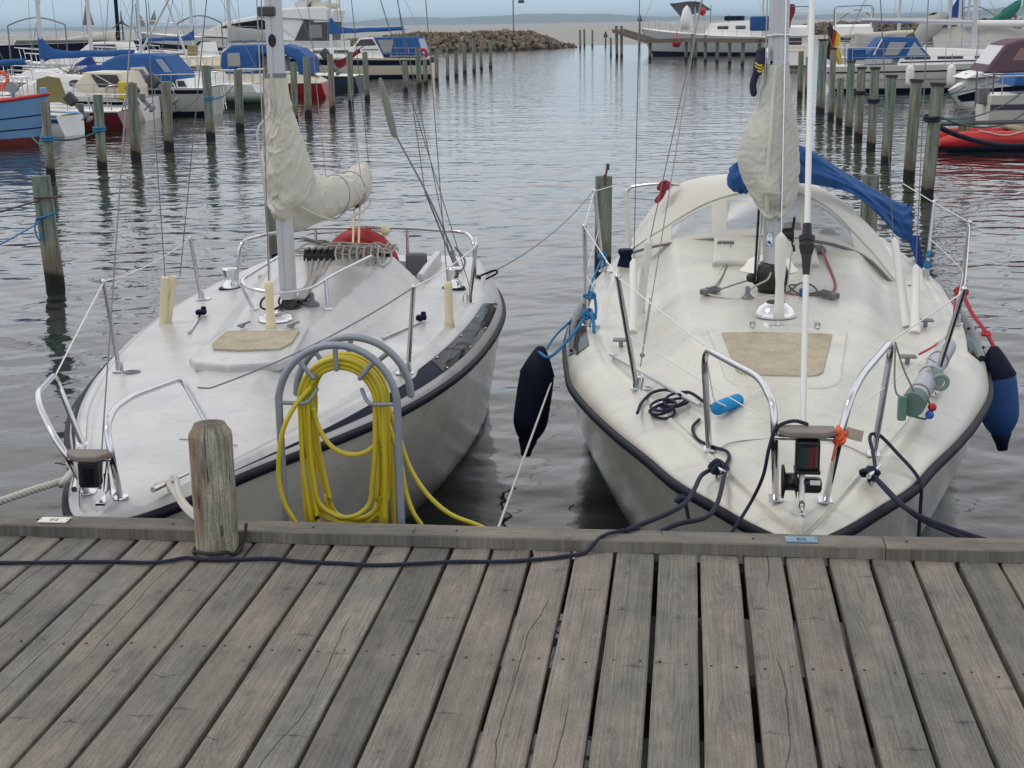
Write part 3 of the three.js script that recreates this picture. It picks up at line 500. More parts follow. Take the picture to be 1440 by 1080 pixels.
{
  // one long hose in many turns over the spokes
  const r = rng(17), yc = 1.45, t = thing('garden_hose', 'long yellow hose hung in many loops on the grey rack', 'hose', [RX, 0, RZ]);
  const loop = (i, bottom, wl, wr, rt, zz, cx = 0) => {
    const p = [], q = 0.130 + rt;
    for (let k = 0; k <= 8; k++) { const a = Math.PI * (1.06 - 1.12 * k / 8); p.push([cx + Math.cos(a) * q * 0.93, yc - 0.005 + Math.sin(a) * q, zz + (r() - 0.5) * 0.006]); }
    p.push([cx + lerp(q, wr, 0.5), lerp(yc, bottom, 0.45), zz + (r() - 0.5) * 0.02]); p.push([cx + wr, bottom + 0.10, zz + (r() - 0.5) * 0.02]);
    for (let k = 0; k <= 6; k++) { const a = -Math.PI * k / 6; p.push([cx + lerp(wl, wr, (Math.cos(a) + 1) / 2) * 1.0, bottom + 0.085 + Math.sin(a) * 0.085, zz + (r() - 0.5) * 0.02]); }
    p.push([cx + wl, bottom + 0.10, zz + (r() - 0.5) * 0.02]); p.push([cx + lerp(-q, wl, 0.5), lerp(yc, bottom, 0.45), zz + (r() - 0.5) * 0.02]);
    return tube(p, 0.0082, { closed: true, seg: 120, n: 8 });
  };
  const L = [[1.055, -0.10, 0.09], [1.035, -0.115, 0.115], [1.015, -0.085, 0.125], [0.99, -0.13, 0.10], [0.965, -0.10, 0.135], [0.93, -0.145, 0.11], [1.005, -0.07, 0.105], [0.88, -0.14, 0.14], [0.95, -0.12, 0.13], [1.02, -0.125, 0.10]];
  L.forEach(([b, wl, wr], i) => part('hose_turn', loop(i, b, wl, wr, (i % 3) * 0.014 - 0.006, -0.03 - (i % 4) * 0.034 + (r() - 0.5) * 0.01), M.yellow, t));
  part('hose_turn', tube([[-0.10, 1.42, -0.05], [-0.085, 1.36, -0.05], [-0.05, 1.305, -0.04], [0.0, 1.277, -0.03], [0.055, 1.275, -0.03], [0.10, 1.30, -0.03], [0.125, 1.34, -0.04]], 0.0082), M.yellow, t);
  part('hose_end', tube([[-0.10, 1.50, -0.02], [-0.15, 1.44, 0.01], [-0.19, 1.35, 0.03], [-0.205, 1.22, 0.035], [-0.19, 1.12, 0.035], [-0.155, 1.05, 0.03], [-0.145, 1.035, 0.028]], 0.0082), M.yellow, t);
  part('hose_tail', tube([[0.13, 1.42, -0.14], [0.165, 1.30, -0.15], [0.20, 1.19, -0.15], [0.26, 1.10, -0.14], [0.34, 1.04, -0.12], [0.44, 1.0, -0.12], [0.52, 0.95, -0.12]], 0.0082), M.yellow, t);
  part('hose_tail', tube([[0.14, 1.36, -0.10], [0.175, 1.22, -0.11], [0.19, 1.12, -0.11], [0.215, 1.05, -0.1], [0.245, 1.0, -0.1], [0.29, 0.9, -0.1]], 0.0082), M.yellow, t);
}
// the dark line that lies along the planks
{
  const y = DK + 0.007, r = rng(5);
  const base = [[-3.2, -4.02], [-2.6, -4.04], [-2.115, -4.066], [-1.873, -4.097], [-1.76, -4.10], [-1.625, -4.112], [-1.545, -4.16], [-1.49, -4.146], [-1.40, -4.155], [-1.277, -4.167], [-1.17, -4.156], [-1.046, -4.150], [-0.95, -4.142], [-0.866, -4.146], [-0.77, -4.172], [-0.674, -4.189], [-0.56, -4.204], [-0.435, -4.228], [-0.35, -4.27], [-0.300, -4.302]];
  const p = base.map(([x, z], i) => [x, y + 0.001, z + (r() - 0.5) * 0.012]);
  p.push([-0.275, DK + 0.03, -4.322], [-0.245, DK + 0.050, -4.345], [-0.20, DK + 0.050, -4.385], [-0.14, DK + 0.045, -4.43]);
  solo('mooring_line', 'thin dark line lying across the planks in front of the post', 'rope', [tube(p, 0.0062, { seg: 220 })], M.ropeNavy);
  const c = []; for (let i = 0; i <= 22; i++) { const a = i / 22 * Math.PI * 2; c.push([-1.468 + Math.cos(a) * 0.0755, DK + 0.010 + (i > 2 && i < 9 ? 0.012 : 0), -4.235 + Math.sin(a) * 0.0755]); }
  solo('rope_turn', 'dark rope turn round the foot of the wooden mooring post', 'rope', [tube(c, 0.0058, { seg: 90 }), tube([[-1.40, DK + 0.008, -4.20], [-1.385, DK + 0.03, -4.255], [-1.392, DK + 0.07, -4.30], [-1.40, DK + 0.052, -4.325], [-1.393, DK + 0.02, -4.26], [-1.40, DK + 0.012, -4.225]], 0.005)], M.rubber);
}

// ---------------------------------------------------------------- the two sailboats at the jetty
// s runs aft from the bow, x to the right, y up from the water; the group turns with the boat
function shell(T) {
  const f = {}; for (const k of ['b', 'h', 'be', 'hd', 'bw', 'wT', 'wB', 'hT']) f[k] = table(T[k]);
  f.L = T.L; f.stem = T.stem;
  f.half = (s, q) => { // half width of the topsides at height fraction q of the strake (q < 0: under water)
    if (q >= 0) { const s0 = T.stem * (1 - q), k = Math.pow(q, T.flare || 0.9); return lerp(f.bw(Math.max(T.stem, s - s0 + T.stem)), f.b(Math.max(0, s - s0 * (1 - s / T.L))), k) * sst(s0 - 0.02, s0 + 0.25, s) ; }
    return f.bw(s) * Math.sqrt(Math.max(0, 1 + q * 0.9));
  };
  f.band = (s, t, out = 0) => { // from the strake (t = 0) up to the deck edge (t = 1)
    const e = t * t * (3 - 2 * t), r = sst(0.86, 1, t);
    return [lerp(f.b(s) - 0.006, f.be(s), Math.pow(t, T.round || 2.2)) + out * 0.9 - r * 0.014, lerp(f.h(s) + 0.018, f.hd(s), t) + out * 0.35 + (r > 0 ? 0.012 * Math.sin(r * Math.PI) : 0)];
  };
  f.deck = (s, x) => { const kink = T.kink ? T.kink * Math.max(0, 2.12 - s) * (1 - Math.min(1, Math.abs(x) / Math.max(f.be(s), 0.02)) ** 4) : 0; const b = Math.max(f.be(s), 0.02), q = Math.min(Math.abs(x) / b, 1); return f.hd(s) - kink + T.cam * (1 - q * q) + f.hT(s) * (T.soft ? sst(0, 1, (f.wB(s) - Math.abs(x)) / Math.max(f.wB(s) - f.wT(s), 0.01)) : clamp((f.wB(s) - Math.abs(x)) / Math.max(f.wB(s) - f.wT(s), 0.01))); };
  return f;
}
function buildShell(f, T, boat, mats) {
  const N = 46, L = f.L, rows = [1, 0.92, 0.8, 0.65, 0.5, 0.36, 0.24, 0.14, 0.06, 0, -0.15, -0.5, -0.9, -1.05], D = 0.42;
  const st = u => { const a = Math.abs(u * 2 - 1); return [u < 0.5 ? -1 : 1, a]; };   // port stern -> bow -> starboard stern
  const hull = grid(N * 2, rows.length - 1, (u, v) => {
    const [sd, a] = st(u), q = rows[Math.round(v * (rows.length - 1))], s0 = q >= 0 ? f.stem * (1 - q) : f.stem * (1 - q * 0.8), s = s0 + (L - 0.02 - s0) * Math.pow(a, 1.35);
    const x = a < 1e-6 ? 0 : f.half(s, q) + 0.002, y = q >= 0 ? f.h(s) * q : q * D;
    return [sd * x, y, -s];
  }, (u, v, p) => [p[2] * 0.4 + (u < 0.5 ? 3 : 0), p[1] * 0.4]);
  part('hull', hull, mats.hull, boat);
  const tr = grid(10, 6, (u, v) => { const k = u * 2 - 1, y = lerp(-0.2, f.hd(L), v); return [k * lerp(f.bw(L) * 0.9, f.be(L), v), y, -(L - 0.02) + 0.0 - 0.08 * (1 - v)]; });
  part('transom', tr, mats.hull, boat);
  const NS = 60, band = grid(NS * 2, 10, (u, v) => { const [sd, a] = st(u), s = (L - 0.02) * Math.pow(a, 1.3), [x, y] = f.band(s, v); return [a < 1e-6 ? 0 : sd * Math.max(x, 0.004), y, -s]; }, (u, v, p) => [p[2] * 0.5, p[1] * 0.5]);
  part('topside_band', band, mats.gel, boat);
  const prof = [[-0.004, 0.019], [0.010, 0.018], [0.018, 0.011], [0.020, 0], [0.018, -0.012], [0.010, -0.020], [-0.004, -0.020]];
  const strake = grid(NS * 2, prof.length - 1, (u, v) => {
    const [sd, a] = st(u), s = (L - 0.01) * Math.pow(a, 1.3), e = 0.02, db = (f.b(s + e) - f.b(Math.max(0, s - e))) / (s < e ? e + s : 2 * e), n = Math.hypot(1, db), [o, dy] = prof[Math.round(v * (prof.length - 1))];
    const k = a < 0.03 ? 0.4 : 1 / n, m = a < 0.03 ? 1 : db / n;
    return [a < 1e-6 ? 0 : sd * (f.b(s) + o * k), f.h(s) + dy, -s + o * m];
  });
  part('rubbing_strake', strake, M.navyRub, boat);
  const NA = 180, NB = 110;
  const deck = grid(NB, NA, (u, v) => {
    const s = (L - 0.02) * Math.pow(v, 1.3), k = u * 2 - 1, w = Math.sign(k) * Math.pow(Math.abs(k), 0.85), b = v === 0 ? 0 : Math.max(f.be(s) - 0.0135, 0.004), x = w * b;
    let y = f.deck(s, x) - T.cam * (1 - Math.min(1, (x / Math.max(f.be(s), 0.02)) ** 2)) + T.cam * (1 - w * w) + 0.011 * sst(0.91, 0.96, Math.abs(w)) * sst(1, 0.97, Math.abs(w)) - 0.001;
    if (T.well && s > T.well[0] && s < T.well[1] && Math.abs(x) < T.well[2]) y = T.well[3];
    return [x, y, -s];
  }, (u, v, p) => [p[0] * 0.5, p[2] * 0.5]);
  part('deck', T.soft ? deck : toCreasedNormals(deck, 0.42), mats.gel, boat);
}
// a patch lying on the topside band: outline given by s range and lower and upper t as functions of s
function bandPatch(f, sd, s0, s1, t0, t1, out, n = 30, m = 6) { return grid(n, m, (u, v) => { const s = lerp(s0, s1, u), t = lerp(t0(s), t1(s), v), [x, y] = f.band(s, t, out); return [sd * x, y, -s]; }); }
const P = (s, x, y) => [x, y, -s];

const TA = { L: 6.05, round: 1.6, kink: 0.02, stem: 0.75, cam: 0.05, flare: 0.95,
  b: [[0, 0.06], [0.1, 0.135], [0.35, 0.24], [0.65, 0.335], [0.88, 0.42], [1.35, 0.61], [1.9, 0.79], [2.4, 0.9], [3, 0.985], [3.65, 1.035], [4.35, 1.063], [4.95, 1.055], [5.6, 0.975], [6.05, 0.87]],
  h: [[0, 0.965], [1.3, 0.90], [2.4, 0.84], [3.6, 0.775], [4.5, 0.75], [6.05, 0.755]],
  be: [[0, 0.03], [0.1, 0.11], [0.4, 0.22], [0.76, 0.335], [1.05, 0.43], [1.5, 0.58], [1.9, 0.68], [2.5, 0.80], [3.2, 0.885], [4, 0.935], [4.7, 0.925], [5.5, 0.86], [6.05, 0.79]],
  hd: [[0, 0.995], [1.5, 0.985], [3, 0.98], [5, 0.96], [6.05, 0.95]],
  bw: [[0.75, 0], [1.3, 0.20], [2, 0.42], [2.98, 0.68], [3.4, 0.77], [4.05, 0.86], [4.8, 0.91], [5.4, 0.9], [6.05, 0.8]],
  wT: [[0, 0.05], [1.2, 0.1], [2.2, 0.17], [2.8, 0.22], [3.5, 0.28], [4.6, 0.365], [7, 0.4]], wB: [[0, 0.1], [1.2, 0.16], [2.2, 0.28], [2.8, 0.36], [3.5, 0.45], [4.6, 0.56], [7, 0.6]],
  hT: [[0, 0], [1.55, 0], [1.9, 0.035], [2.1, 0.055], [3.1, 0.105], [4.0, 0.15], [4.64, 0.18], [4.70, 0], [7, 0]], well: [4.72, 5.75, 0.50, 0.62] };
const fa = shell(TA);
const boatA = thing('sailboat', 'white sailboat with navy stripe and dark hull window, moored left at berth 64', 'sailboat', [-2.03, 0, -4.62], 0.05);
buildShell(fa, TA, boatA, { hull: M.hullA, gel: M.gelA });
{
  const B = boatA, f = fa;
  // navy stripe and the dark window in the topsides, both sides
  for (const sd of [1, -1]) {
    part('navy_stripe', bandPatch(f, sd, 0.52, 2.62, s => lerp(0.40, 0.32, sst(0.5, 2.6, s)), s => lerp(0.46, 0.70, sst(0.5, 1.9, s)) + 0.12 * sst(2.28, 2.42, s), 0.004, 60), M.navy, B);
    const win = bandPatch(f, sd, 2.62, 4.75, s => 0.32 + 0.06 * sst(3.6, 4.8, s), s => 0.82 - 0.36 * sst(4.25, 4.8, s), 0.006, 40);
    const w = part('hull_window', win, M.glassDark, B);
    const sc = []; for (const [s, t] of [[2.70, 0.38], [2.70, 0.77], [3.3, 0.38], [3.3, 0.77], [3.9, 0.39], [3.9, 0.77], [4.6, 0.44]]) { const [x, y] = f.band(s, t, 0.009); sc.push(new THREE.SphereGeometry(0.007, 6, 4).translate(sd * x, y, -s)); }
    for (const g of sc) part('screw', g, M.steel, w);
  }
  // fore hatch with its tan panel
  const hy = s => f.deck(s, 0) + 0.012;
  const h = part('fore_hatch', prism([[-0.20, -1.96], [-0.02, -1.90], [0.20, -1.96], [0.25, -2.04], [0.21, -2.66], [-0.21, -2.66], [-0.25, -2.04]].map(([x, z]) => [x, -z]), 0.05, 0.012).rotateX(-Math.PI / 2).rotateX(0.045).translate(0, 0.988, 0.0), M.gelA, B);
  part('hatch_panel', prism([[-0.165, 2.17], [-0.03, 2.145], [0.165, 2.17], [0.20, 2.28], [0.19, 2.52], [-0.19, 2.52], [-0.20, 2.28]], 0.012, 0.003).rotateX(-Math.PI / 2).rotateX(0.045).translate(0, 1.018, 0), M.tan, h);
  for (const x of [-0.12, 0.14]) part('hatch_latch', [bx(0.022, 0.012, 0.045, x, f.deck(2.6, x) + 0.035, -2.58, 0.004), rod(P(2.56, x - 0.02, f.deck(2.6, x) + 0.04), P(2.62, x + 0.03, f.deck(2.6, x) + 0.05), 0.006)], M.wire, B);
  // foredeck seam, small cleats, fairlead, stem fitting
  part('locker_seam', tube([[0.02, f.deck(0.9, 0.02) + 0.002, -0.94], [0.14, f.deck(0.92, 0.14) + 0.002, -0.93], [0.27, f.deck(0.92, 0.27) + 0.002, -0.90]], 0.0022), M.grey, B);
  part('bow_cleat', [rod(P(0.20, 0.14, 1.035), P(0.42, 0.205, 1.03), 0.011, 0.007), rod(P(0.30, 0.17, 1.0), P(0.30, 0.17, 1.035), 0.012)], M.steel, B);
  part('bow_cleat', [rod(P(0.2, -0.15, 1.035), P(0.40, -0.22, 1.03), 0.011, 0.007), rod(P(0.30, -0.185, 1.0), P(0.30, -0.185, 1.035), 0.012)], M.steel, B);
  part('stem_fitting', [bx(0.035, 0.012, 0.16, 0.0, 1.032, -0.12, 0.003), bx(0.02, 0.10, 0.012, 0, 1.07, -0.13, 0.002), rod([0, 1.06, -0.10], [0, 1.17, -0.16], 0.008)], M.steel, B);
  // pulpit: two hoops with the wooden step between them
  const pul = part('pulpit', [bend([P(0.28, -0.136, 1.0), P(0.10, -0.12, 1.182), P(0.15, -0.189, 1.253), P(0.30, -0.293, 1.323), P(0.45, -0.355, 1.335), P(0.95, -0.486, 1.282), P(0.93, -0.385, 0.985)], 0.0125, 0.055), bend([P(0.19, 0.02, 1.02), P(0.10, 0.035, 1.195), P(0.14, 0.011, 1.288), P(0.30, -0.013, 1.312), P(0.50, -0.010, 1.308), P(1.0, 0.028, 1.256), P(0.82, 0.225, 1.01)], 0.0125, 0.06), rod(P(0.10, -0.12, 1.180), P(0.10, 0.033, 1.180), 0.009)], M.steel, B);
  for (const [x, z] of [[-0.135, 0.30], [0.02, 0.20], [-0.385, 0.93], [0.225, 0.82]]) part('foot_plate', new THREE.CylinderGeometry(0.028, 0.03, 0.006, 12).translate(x, f.deck(z, x) + 0.004, -z), M.steel, pul);
  const seat = prism([[-0.165, -0.045], [-0.15, 0.01], [-0.10, 0.055], [-0.03, 0.055], [0.002, 0.0], [0.0, -0.045]].map(([x, y]) => [x, -y]), 0.022, 0.006).rotateX(-Math.PI / 2).translate(0.03, 1.196, -0.095);
  part('bow_step', seat, M.seat, B);
  part('navigation_light', [bx(0.072, 0.10, 0.06, -0.045, 1.132, -0.095, 0.012), bx(0.08, 0.012, 0.07, -0.045, 1.186, -0.095, 0.004)], M.black, B);
  part('lamp_lens', new THREE.CylinderGeometry(0.026, 0.026, 0.06, 14, 1, false, -1.2, 2.4).translate(-0.045, 1.128, -0.078), M.glassDark, B);
  // forestay with turnbuckle
  part('forestay', [rod(P(0.13, -0.03, 1.06), P(0.17, -0.03, 1.15), 0.007), rod(P(0.17, -0.03, 1.15), P(0.185, -0.03, 1.19), 0.013), rod(P(0.185, -0.03, 1.19), P(3.1, -0.02, 7.5), 0.0028, 0.0028, 6)], M.wire, B);
  // stanchions and lifelines
  const sp = [[2.2, -0.655, 0.995, -0.70, 1.45], [4.2, -0.80, 0.985, -0.845, 1.378], [2.2, 0.79, 0.985, 0.832, 1.418], [4.15, 0.905, 0.965, 0.958, 1.33]];
  for (const [s, x, y, x2, y2] of sp) { const q = part('stanchion', [rod(P(s, x, y), P(s, x2, y2), 0.0115), new THREE.SphereGeometry(0.013, 8, 6).translate(x2, y2, -s)], M.steel, B); part('foot_plate', [bx(0.09, 0.008, 0.05, x - Math.sign(x) * 0.015, y + 0.004, -s, 0.003), new THREE.CylinderGeometry(0.017, 0.02, 0.06, 10).translate(x, y + 0.03, -s), tube([P(s - 0.04, x - Math.sign(x) * 0.03, y), P(s - 0.05, x - Math.sign(x) * 0.03, y + 0.06), P(s - 0.015, x - Math.sign(x) * 0.01, y + 0.07)], 0.004)], M.steel, q); }
  const line = (pts, r = 0.0034, m = M.boot) => part('lifeline', tube(pts, r, { tension: 0.1 }), m, B);
  line([P(0.96, -0.487, 1.275), P(2.2, -0.70, 1.445), ...sag(P(2.2, -0.70, 1.445), P(4.2, -0.845, 1.375), 0.03).slice(1), ...sag(P(4.2, -0.845, 1.375), P(5.2, -0.62, 1.22), 0.02).slice(1)]);
  line([P(0.98, 0.10, 1.22), ...sag(P(1.05, 0.13, 1.2), P(2.2, 0.832, 1.416), 0.035)], 0.0038, M.wire);
  line([P(2.2, 0.832, 1.415), ...sag(P(2.2, 0.832, 1.416), P(4.15, 0.958, 1.328), 0.02).slice(1), P(5.15, 0.86, 1.235)], 0.0042);
  // mast, boom, spreaders and rigging
  const mast = part('mast', new THREE.CylinderGeometry(0.047, 0.05, 8.4, 20).scale(0.92, 1, 1.25).translate(0, 1.19 + 4.2, -3.15), M.mast, B);
  part('mast_slot', bx(0.018, 8.2, 0.02, -0.012, 5.35, -3.15 + 0.058), M.alu, mast);
  part('mast_foot', [new THREE.CylinderGeometry(0.03, 0.055, 0.07, 16).translate(0, 1.165, -3.15), new THREE.CylinderGeometry(0.065, 0.075, 0.012, 20).translate(0, 1.135, -3.15), bx(0.11, 0.03, 0.06, 0.05, 1.15, -3.24, 0.006)], M.black, mast);
  part('mast_collar', new THREE.CylinderGeometry(0.056, 0.056, 0.02, 18).scale(0.92, 1, 1.25).translate(0, 2.40, -3.15), M.wire, mast); part('mast_bracket', bx(0.09, 0.05, 0.05, -0.02, 2.73, -3.08, 0.01), M.greyDark, mast);
  part('mast_opening', new THREE.CylinderGeometry(0.021, 0.021, 0.01, 16).rotateX(Math.PI / 2).scale(1, 1.6, 1).translate(0.0, 2.58, -3.085), M.black, mast);
  part('halyard_block', [bx(0.03, 0.09, 0.03, -0.055, 1.76, -3.14, 0.008)], M.black, mast);
  part('boom', rod(P(3.25, 0, 1.66), P(5.66, 0.02, 1.58), 0.04, 0.034, 14), M.alu, B);
  for (const sd of [-1, 1]) part('spreader', rod(P(3.15, 0, 4.75), P(3.25, sd * 0.70, 4.8), 0.018, 0.012), M.alu, B);
  const top = P(3.15, 0, 8.9);
  for (const [a, b] of [[P(3.42, -0.775, 1.26), P(3.25, -0.71, 4.8)], [P(3.38, 0.862, 1.22), P(3.25, 0.70, 4.8)], [P(3.46, -0.70, 1.26), P(3.18, -0.06, 4.6)], [P(4.55, 0.87, 1.0), P(3.18, 0.05, 4.6)]]) part('shroud', rod(a, b, 0.0030, 0.0030, 6), M.wire, B);
  for (const sd of [-1, 1]) part('shroud', rod(P(3.25, sd * 0.70, 4.8), top, 0.003, 0.003, 5), M.wire, B);
  part('shroud_boot', [rod(P(3.45, -0.815, 0.985), P(3.42, -0.775, 1.262), 0.026, 0.022, 10), rod(P(3.47, -0.795, 0.985), P(3.46, -0.735, 1.262), 0.022, 0.017, 10)], M.bootCream, B);
  part('shroud_boot', lathe([[0, 0], [0.032, 0], [0.024, 0.05], [0.022, 0.22], [0.026, 0.235], [0.022, 0.262], [0.01, 0.27]], 14).translate(0.866, 0.972, -3.38), M.bootCream, B);
  part('shroud_boot', lathe([[0, 0], [0.034, 0], [0.026, 0.05], [0.022, 0.10], [0.022, 0.24], [0.026, 0.262], [0.008, 0.275]], 14).translate(0.02, 1.105, -2.62), M.bootCream, B);
  part('baby_stay', rod(P(2.62, 0.02, 1.36), P(3.05, 0.03, 5.0), 0.003, 0.003, 6), M.wire, B);
  // backstays with the grey sleeve and the tackle at the stern quarter
  const q = P(5.35, 0.70, 0.97);
  part('backstay', [rod(q, P(5.15, 0.52, 1.55), 0.006), rod(P(5.15, 0.52, 1.55), P(3.3, 0.02, 8.3), 0.0032, 0.0032, 6)], M.wire, B);
  part('backstay', rod(P(5.3, 0.66, 1.1), P(3.35, -0.05, 6.6), 0.003, 0.003, 6), M.wire, B);
  part('stay_sleeve', lathe([[0.008, 0], [0.020, 0.02], [0.026, 0.10], [0.024, 0.30], [0.015, 0.38], [0.008, 0.40]], 12).rotateZ(0.20).rotateX(0.1).translate(0.365, 1.93, -4.9), mat(0.24, 0.23, 0.21, 0.85), B);
  part('tackle', [tube([P(4.95, 0.37, 1.93), P(5.15, 0.55, 1.5), P(5.35, 0.69, 1.08)], 0.0065), tube([P(5.32, 0.70, 1.14), P(5.36, 0.76, 1.04), P(5.3, 0.735, 0.975), P(5.4, 0.70, 1.02), P(5.36, 0.665, 1.1)], 0.008), tube([P(5.3, 0.68, 1.12), P(5.3, 0.70, 1.02), P(5.26, 0.72, 0.98)], 0.012)], mat(0.25, 0.26, 0.30, 0.9, { bumpMap: ropeBump, bumpScale: 0.003 }), B);
  // sail cover round mast and boom
  const S = [[[3.20, 2.385], [3.06, 2.385], 0.058], [[3.25, 2.24], [3.03, 2.20], 0.066], [[3.30, 2.14], [3.02, 2.08], 0.082], [[3.42, 2.02], [2.99, 1.95], 0.108], [[3.58, 1.90], [2.98, 1.76], 0.118], [[3.80, 1.815], [3.02, 1.665], 0.118], [[4.05, 1.77], [3.45, 1.545], 0.112], [[4.35, 1.735], [4.05, 1.49], 0.11], [[4.8, 1.70], [4.7, 1.455], 0.105], [[5.25, 1.675], [5.25, 1.435], 0.098], [[5.50, 1.70], [5.5, 1.44], 0.09], [[5.68, 1.705], [5.68, 1.47], 0.062]];
  part('sail_cover', coverGeo(S, 3, 0.8), M.canvas, B);
  for (const [s, y, hh, hw, k] of [[4.55, 1.585, 0.128, 0.108, 0.10], [5.18, 1.555, 0.126, 0.102, 0.02]]) { const p = []; for (let i = 0; i < 24; i++) { const a = i / 24 * 6.283; p.push(P(s + Math.cos(a) * k, Math.sin(a) * hw * 1.03, y + Math.cos(a) * hh * 1.03)); } part('cover_tie', tube(p, 0.0035, { closed: true, seg: 60 }), M.grey, B); }
  part('cover_edge', tube([P(3.1, 0.10, 1.70), P(3.5, 0.118, 1.60), P(4.05, 0.125, 1.50), P(4.7, 0.115, 1.445), P(5.3, 0.10, 1.43), P(5.6, 0.08, 1.44)], 0.006), M.canvas, B);
  // wires holding up the boom end, and loops of line round the cover
  part('topping_lift', rod(P(5.64, 0.06, 1.69), P(3.2, 0.03, 8.4), 0.0028, 0.0028, 6), M.wire, B);
  part('lazy_line', [rod(P(5.0, -0.12, 1.55), P(3.2, -0.03, 6.4), 0.0025, 0.0025, 6), rod(P(4.6, -0.12, 1.46), P(5.0, -0.12, 1.60), 0.0025)], M.ropeGrey, B);
  part('lazy_line', [rod(P(4.95, 0.12, 1.66), P(3.2, 0.04, 6.4), 0.0025, 0.0025, 6)], M.ropeGrey, B);
  part('halyard', [rod(P(3.05, -0.075, 1.30), P(3.10, -0.03, 8.2), 0.0035, 0.0035, 6), tube([P(3.08, -0.03, 2.34), P(3.0, -0.02, 2.2), P(2.96, -0.075, 2.12), P(2.95, -0.06, 1.9), P(2.96, -0.05, 1.72)], 0.006)], M.ropeWhite, B);
  // mainsheet tackle under the boom end
  for (const x of [-0.02, 0.02]) part('mainsheet', rod(P(5.45, x, 1.45), P(4.95, x + 0.05, 1.0), 0.007), M.bootCream, B);
  part('mainsheet_block', bx(0.05, 0.05, 0.04, 0.0, 1.43, -5.45, 0.012), M.black, B);
  // handrail round the mast
  part('mast_rail', [bend([P(4.25, -0.30, 1.25), P(3.15, -0.262, 1.29), P(2.98, -0.19, 1.275), P(2.92, 0.0, 1.255), P(2.98, 0.16, 1.27), P(3.2, 0.225, 1.30), P(4.2, 0.30, 1.26), P(4.32, 0.31, 1.20)], 0.0105, 0.10), rod(P(3.12, -0.19, 1.12), P(3.10, -0.255, 1.285), 0.011), rod(P(3.12, 0.225, 1.12), P(3.14, 0.215, 1.29), 0.011)], M.steel, B);
  for (const [s, x] of [[3.12, -0.19], [3.12, 0.225]]) part('foot_plate', new THREE.CylinderGeometry(0.022, 0.026, 0.008, 12).translate(x, f.deck(s, x) + 0.004, -s), M.steel, B);
  // deck gear: vent, tracks, winches, clutch and the heap of lines
  part('deck_vent', lathe([[0, 0.045], [0.05, 0.042], [0.085, 0.022], [0.095, 0.002], [0.09, 0]], 24).translate(-0.01, f.deck(2.86, 0), -2.86), M.chrome, B);
  for (const [s0, x0, s1, x1] of [[3.05, -0.545, 3.55, -0.625], [2.9, 0.565, 3.4, 0.70]]) { part('sheet_track', [rod(P(s0, x0, f.deck(s0, x0) + 0.008), P(s1, x1, f.deck(s1, x1) + 0.008), 0.008), new THREE.SphereGeometry(0.014, 8, 6).translate(...P(s0, x0, f.deck(s0, x0) + 0.012))], M.steel, B); part('track_car', [bx(0.06, 0.03, 0.05, x1, f.deck(s1, x1) + 0.024, -s1 - 0.03, 0.01), bx(0.03, 0.05, 0.02, x1 + 0.01, f.deck(s1, x1) + 0.03, -s1 - 0.05, 0.008)], M.navy, B); }
  for (const [s, x] of [[4.62, -0.72], [4.6, 0.76]]) { const w = part('winch', lathe([[0, 0.135], [0.045, 0.135], [0.05, 0.12], [0.038, 0.09], [0.036, 0.05], [0.052, 0.03], [0.055, 0]], 20).translate(x, 0.985, -s), M.chrome, B); part('winch_base', lathe([[0, 0.028], [0.075, 0.024], [0.085, 0]], 20).translate(x, 0.965, -s), M.navy, w); }
  part('line_clutch', [bx(0.20, 0.075, 0.13, -0.07, 1.215, -4.42, 0.015), ...[0, 1, 2, 3, 4].map(k => bx(0.026, 0.03, 0.11, -0.15 + k * 0.04, 1.262, -4.41, 0.006))], M.black, B);
  part('traveller_end', bx(0.10, 0.055, 0.07, 0.31, 1.20, -4.55, 0.012), M.navy, B);
  part('traveller_end', bx(0.10, 0.055, 0.07, -0.36, 1.20, -4.55, 0.012), M.navy, B);
  part('traveller_track', bx(0.60, 0.02, 0.03, -0.02, 1.205, -4.57, 0.004), M.alu, B);
  for (let k = 0; k < 5; k++) part('control_line', tube([P(3.24, 0.02 + k * 0.012, 1.165), P(3.8, -0.03 - k * 0.004 + k * 0.014, f.deck(3.8, 0) + 0.012), P(4.36, -0.15 + k * 0.04, 1.215)], 0.0055), k === 1 ? M.grey : M.ropeGrey, B);
  const r = rng(33), heap = [];
  for (let k = 0; k < 15; k++) { const cx = -0.28 + r() * 0.62, cs = 4.46 + r() * 0.14, rr = 0.06 + r() * 0.09, pts = []; for (let i = 0; i < 9; i++) { const a = i / 9 * 6.283; pts.push(P(cs + Math.sin(a) * rr * 0.55, cx + Math.cos(a) * rr * 1.2, 1.20 + 0.05 * r() + (k % 3) * 0.018)); } heap.push(tube(pts, 0.0065, { closed: true, seg: 40 })); }
  for (let k = 0; k < 7; k++) { const x = 0.02 + k * 0.045; heap.push(tube([P(4.5, x, 1.24), P(4.42, x + 0.02, 1.285), P(4.30, x + 0.03, 1.25), P(4.24, x + 0.05 + r() * 0.03, 1.185), P(4.33, x + 0.1, 1.20), P(4.48, x + 0.09, 1.24)], 0.0062)); }
  solo('rope_heap', 'tangled heap of pale lines round the clutch on the left sailboat cabin roof', 'rope', heap.map(g => [g].flat().map(q => q.clone().rotateY(0.05).translate(-2.03, 0, -4.62))), M.ropeGrey);
  part('deck_plug', [lathe([[0, 0.075], [0.012, 0.07], [0.016, 0.03], [0.04, 0.012], [0.042, 0]], 12).translate(0.12, f.deck(3.2, 0.12), -3.2), rod(P(3.2, 0.07, 1.142), P(3.2, 0.12, 1.15), 0.012)], M.lead, B);
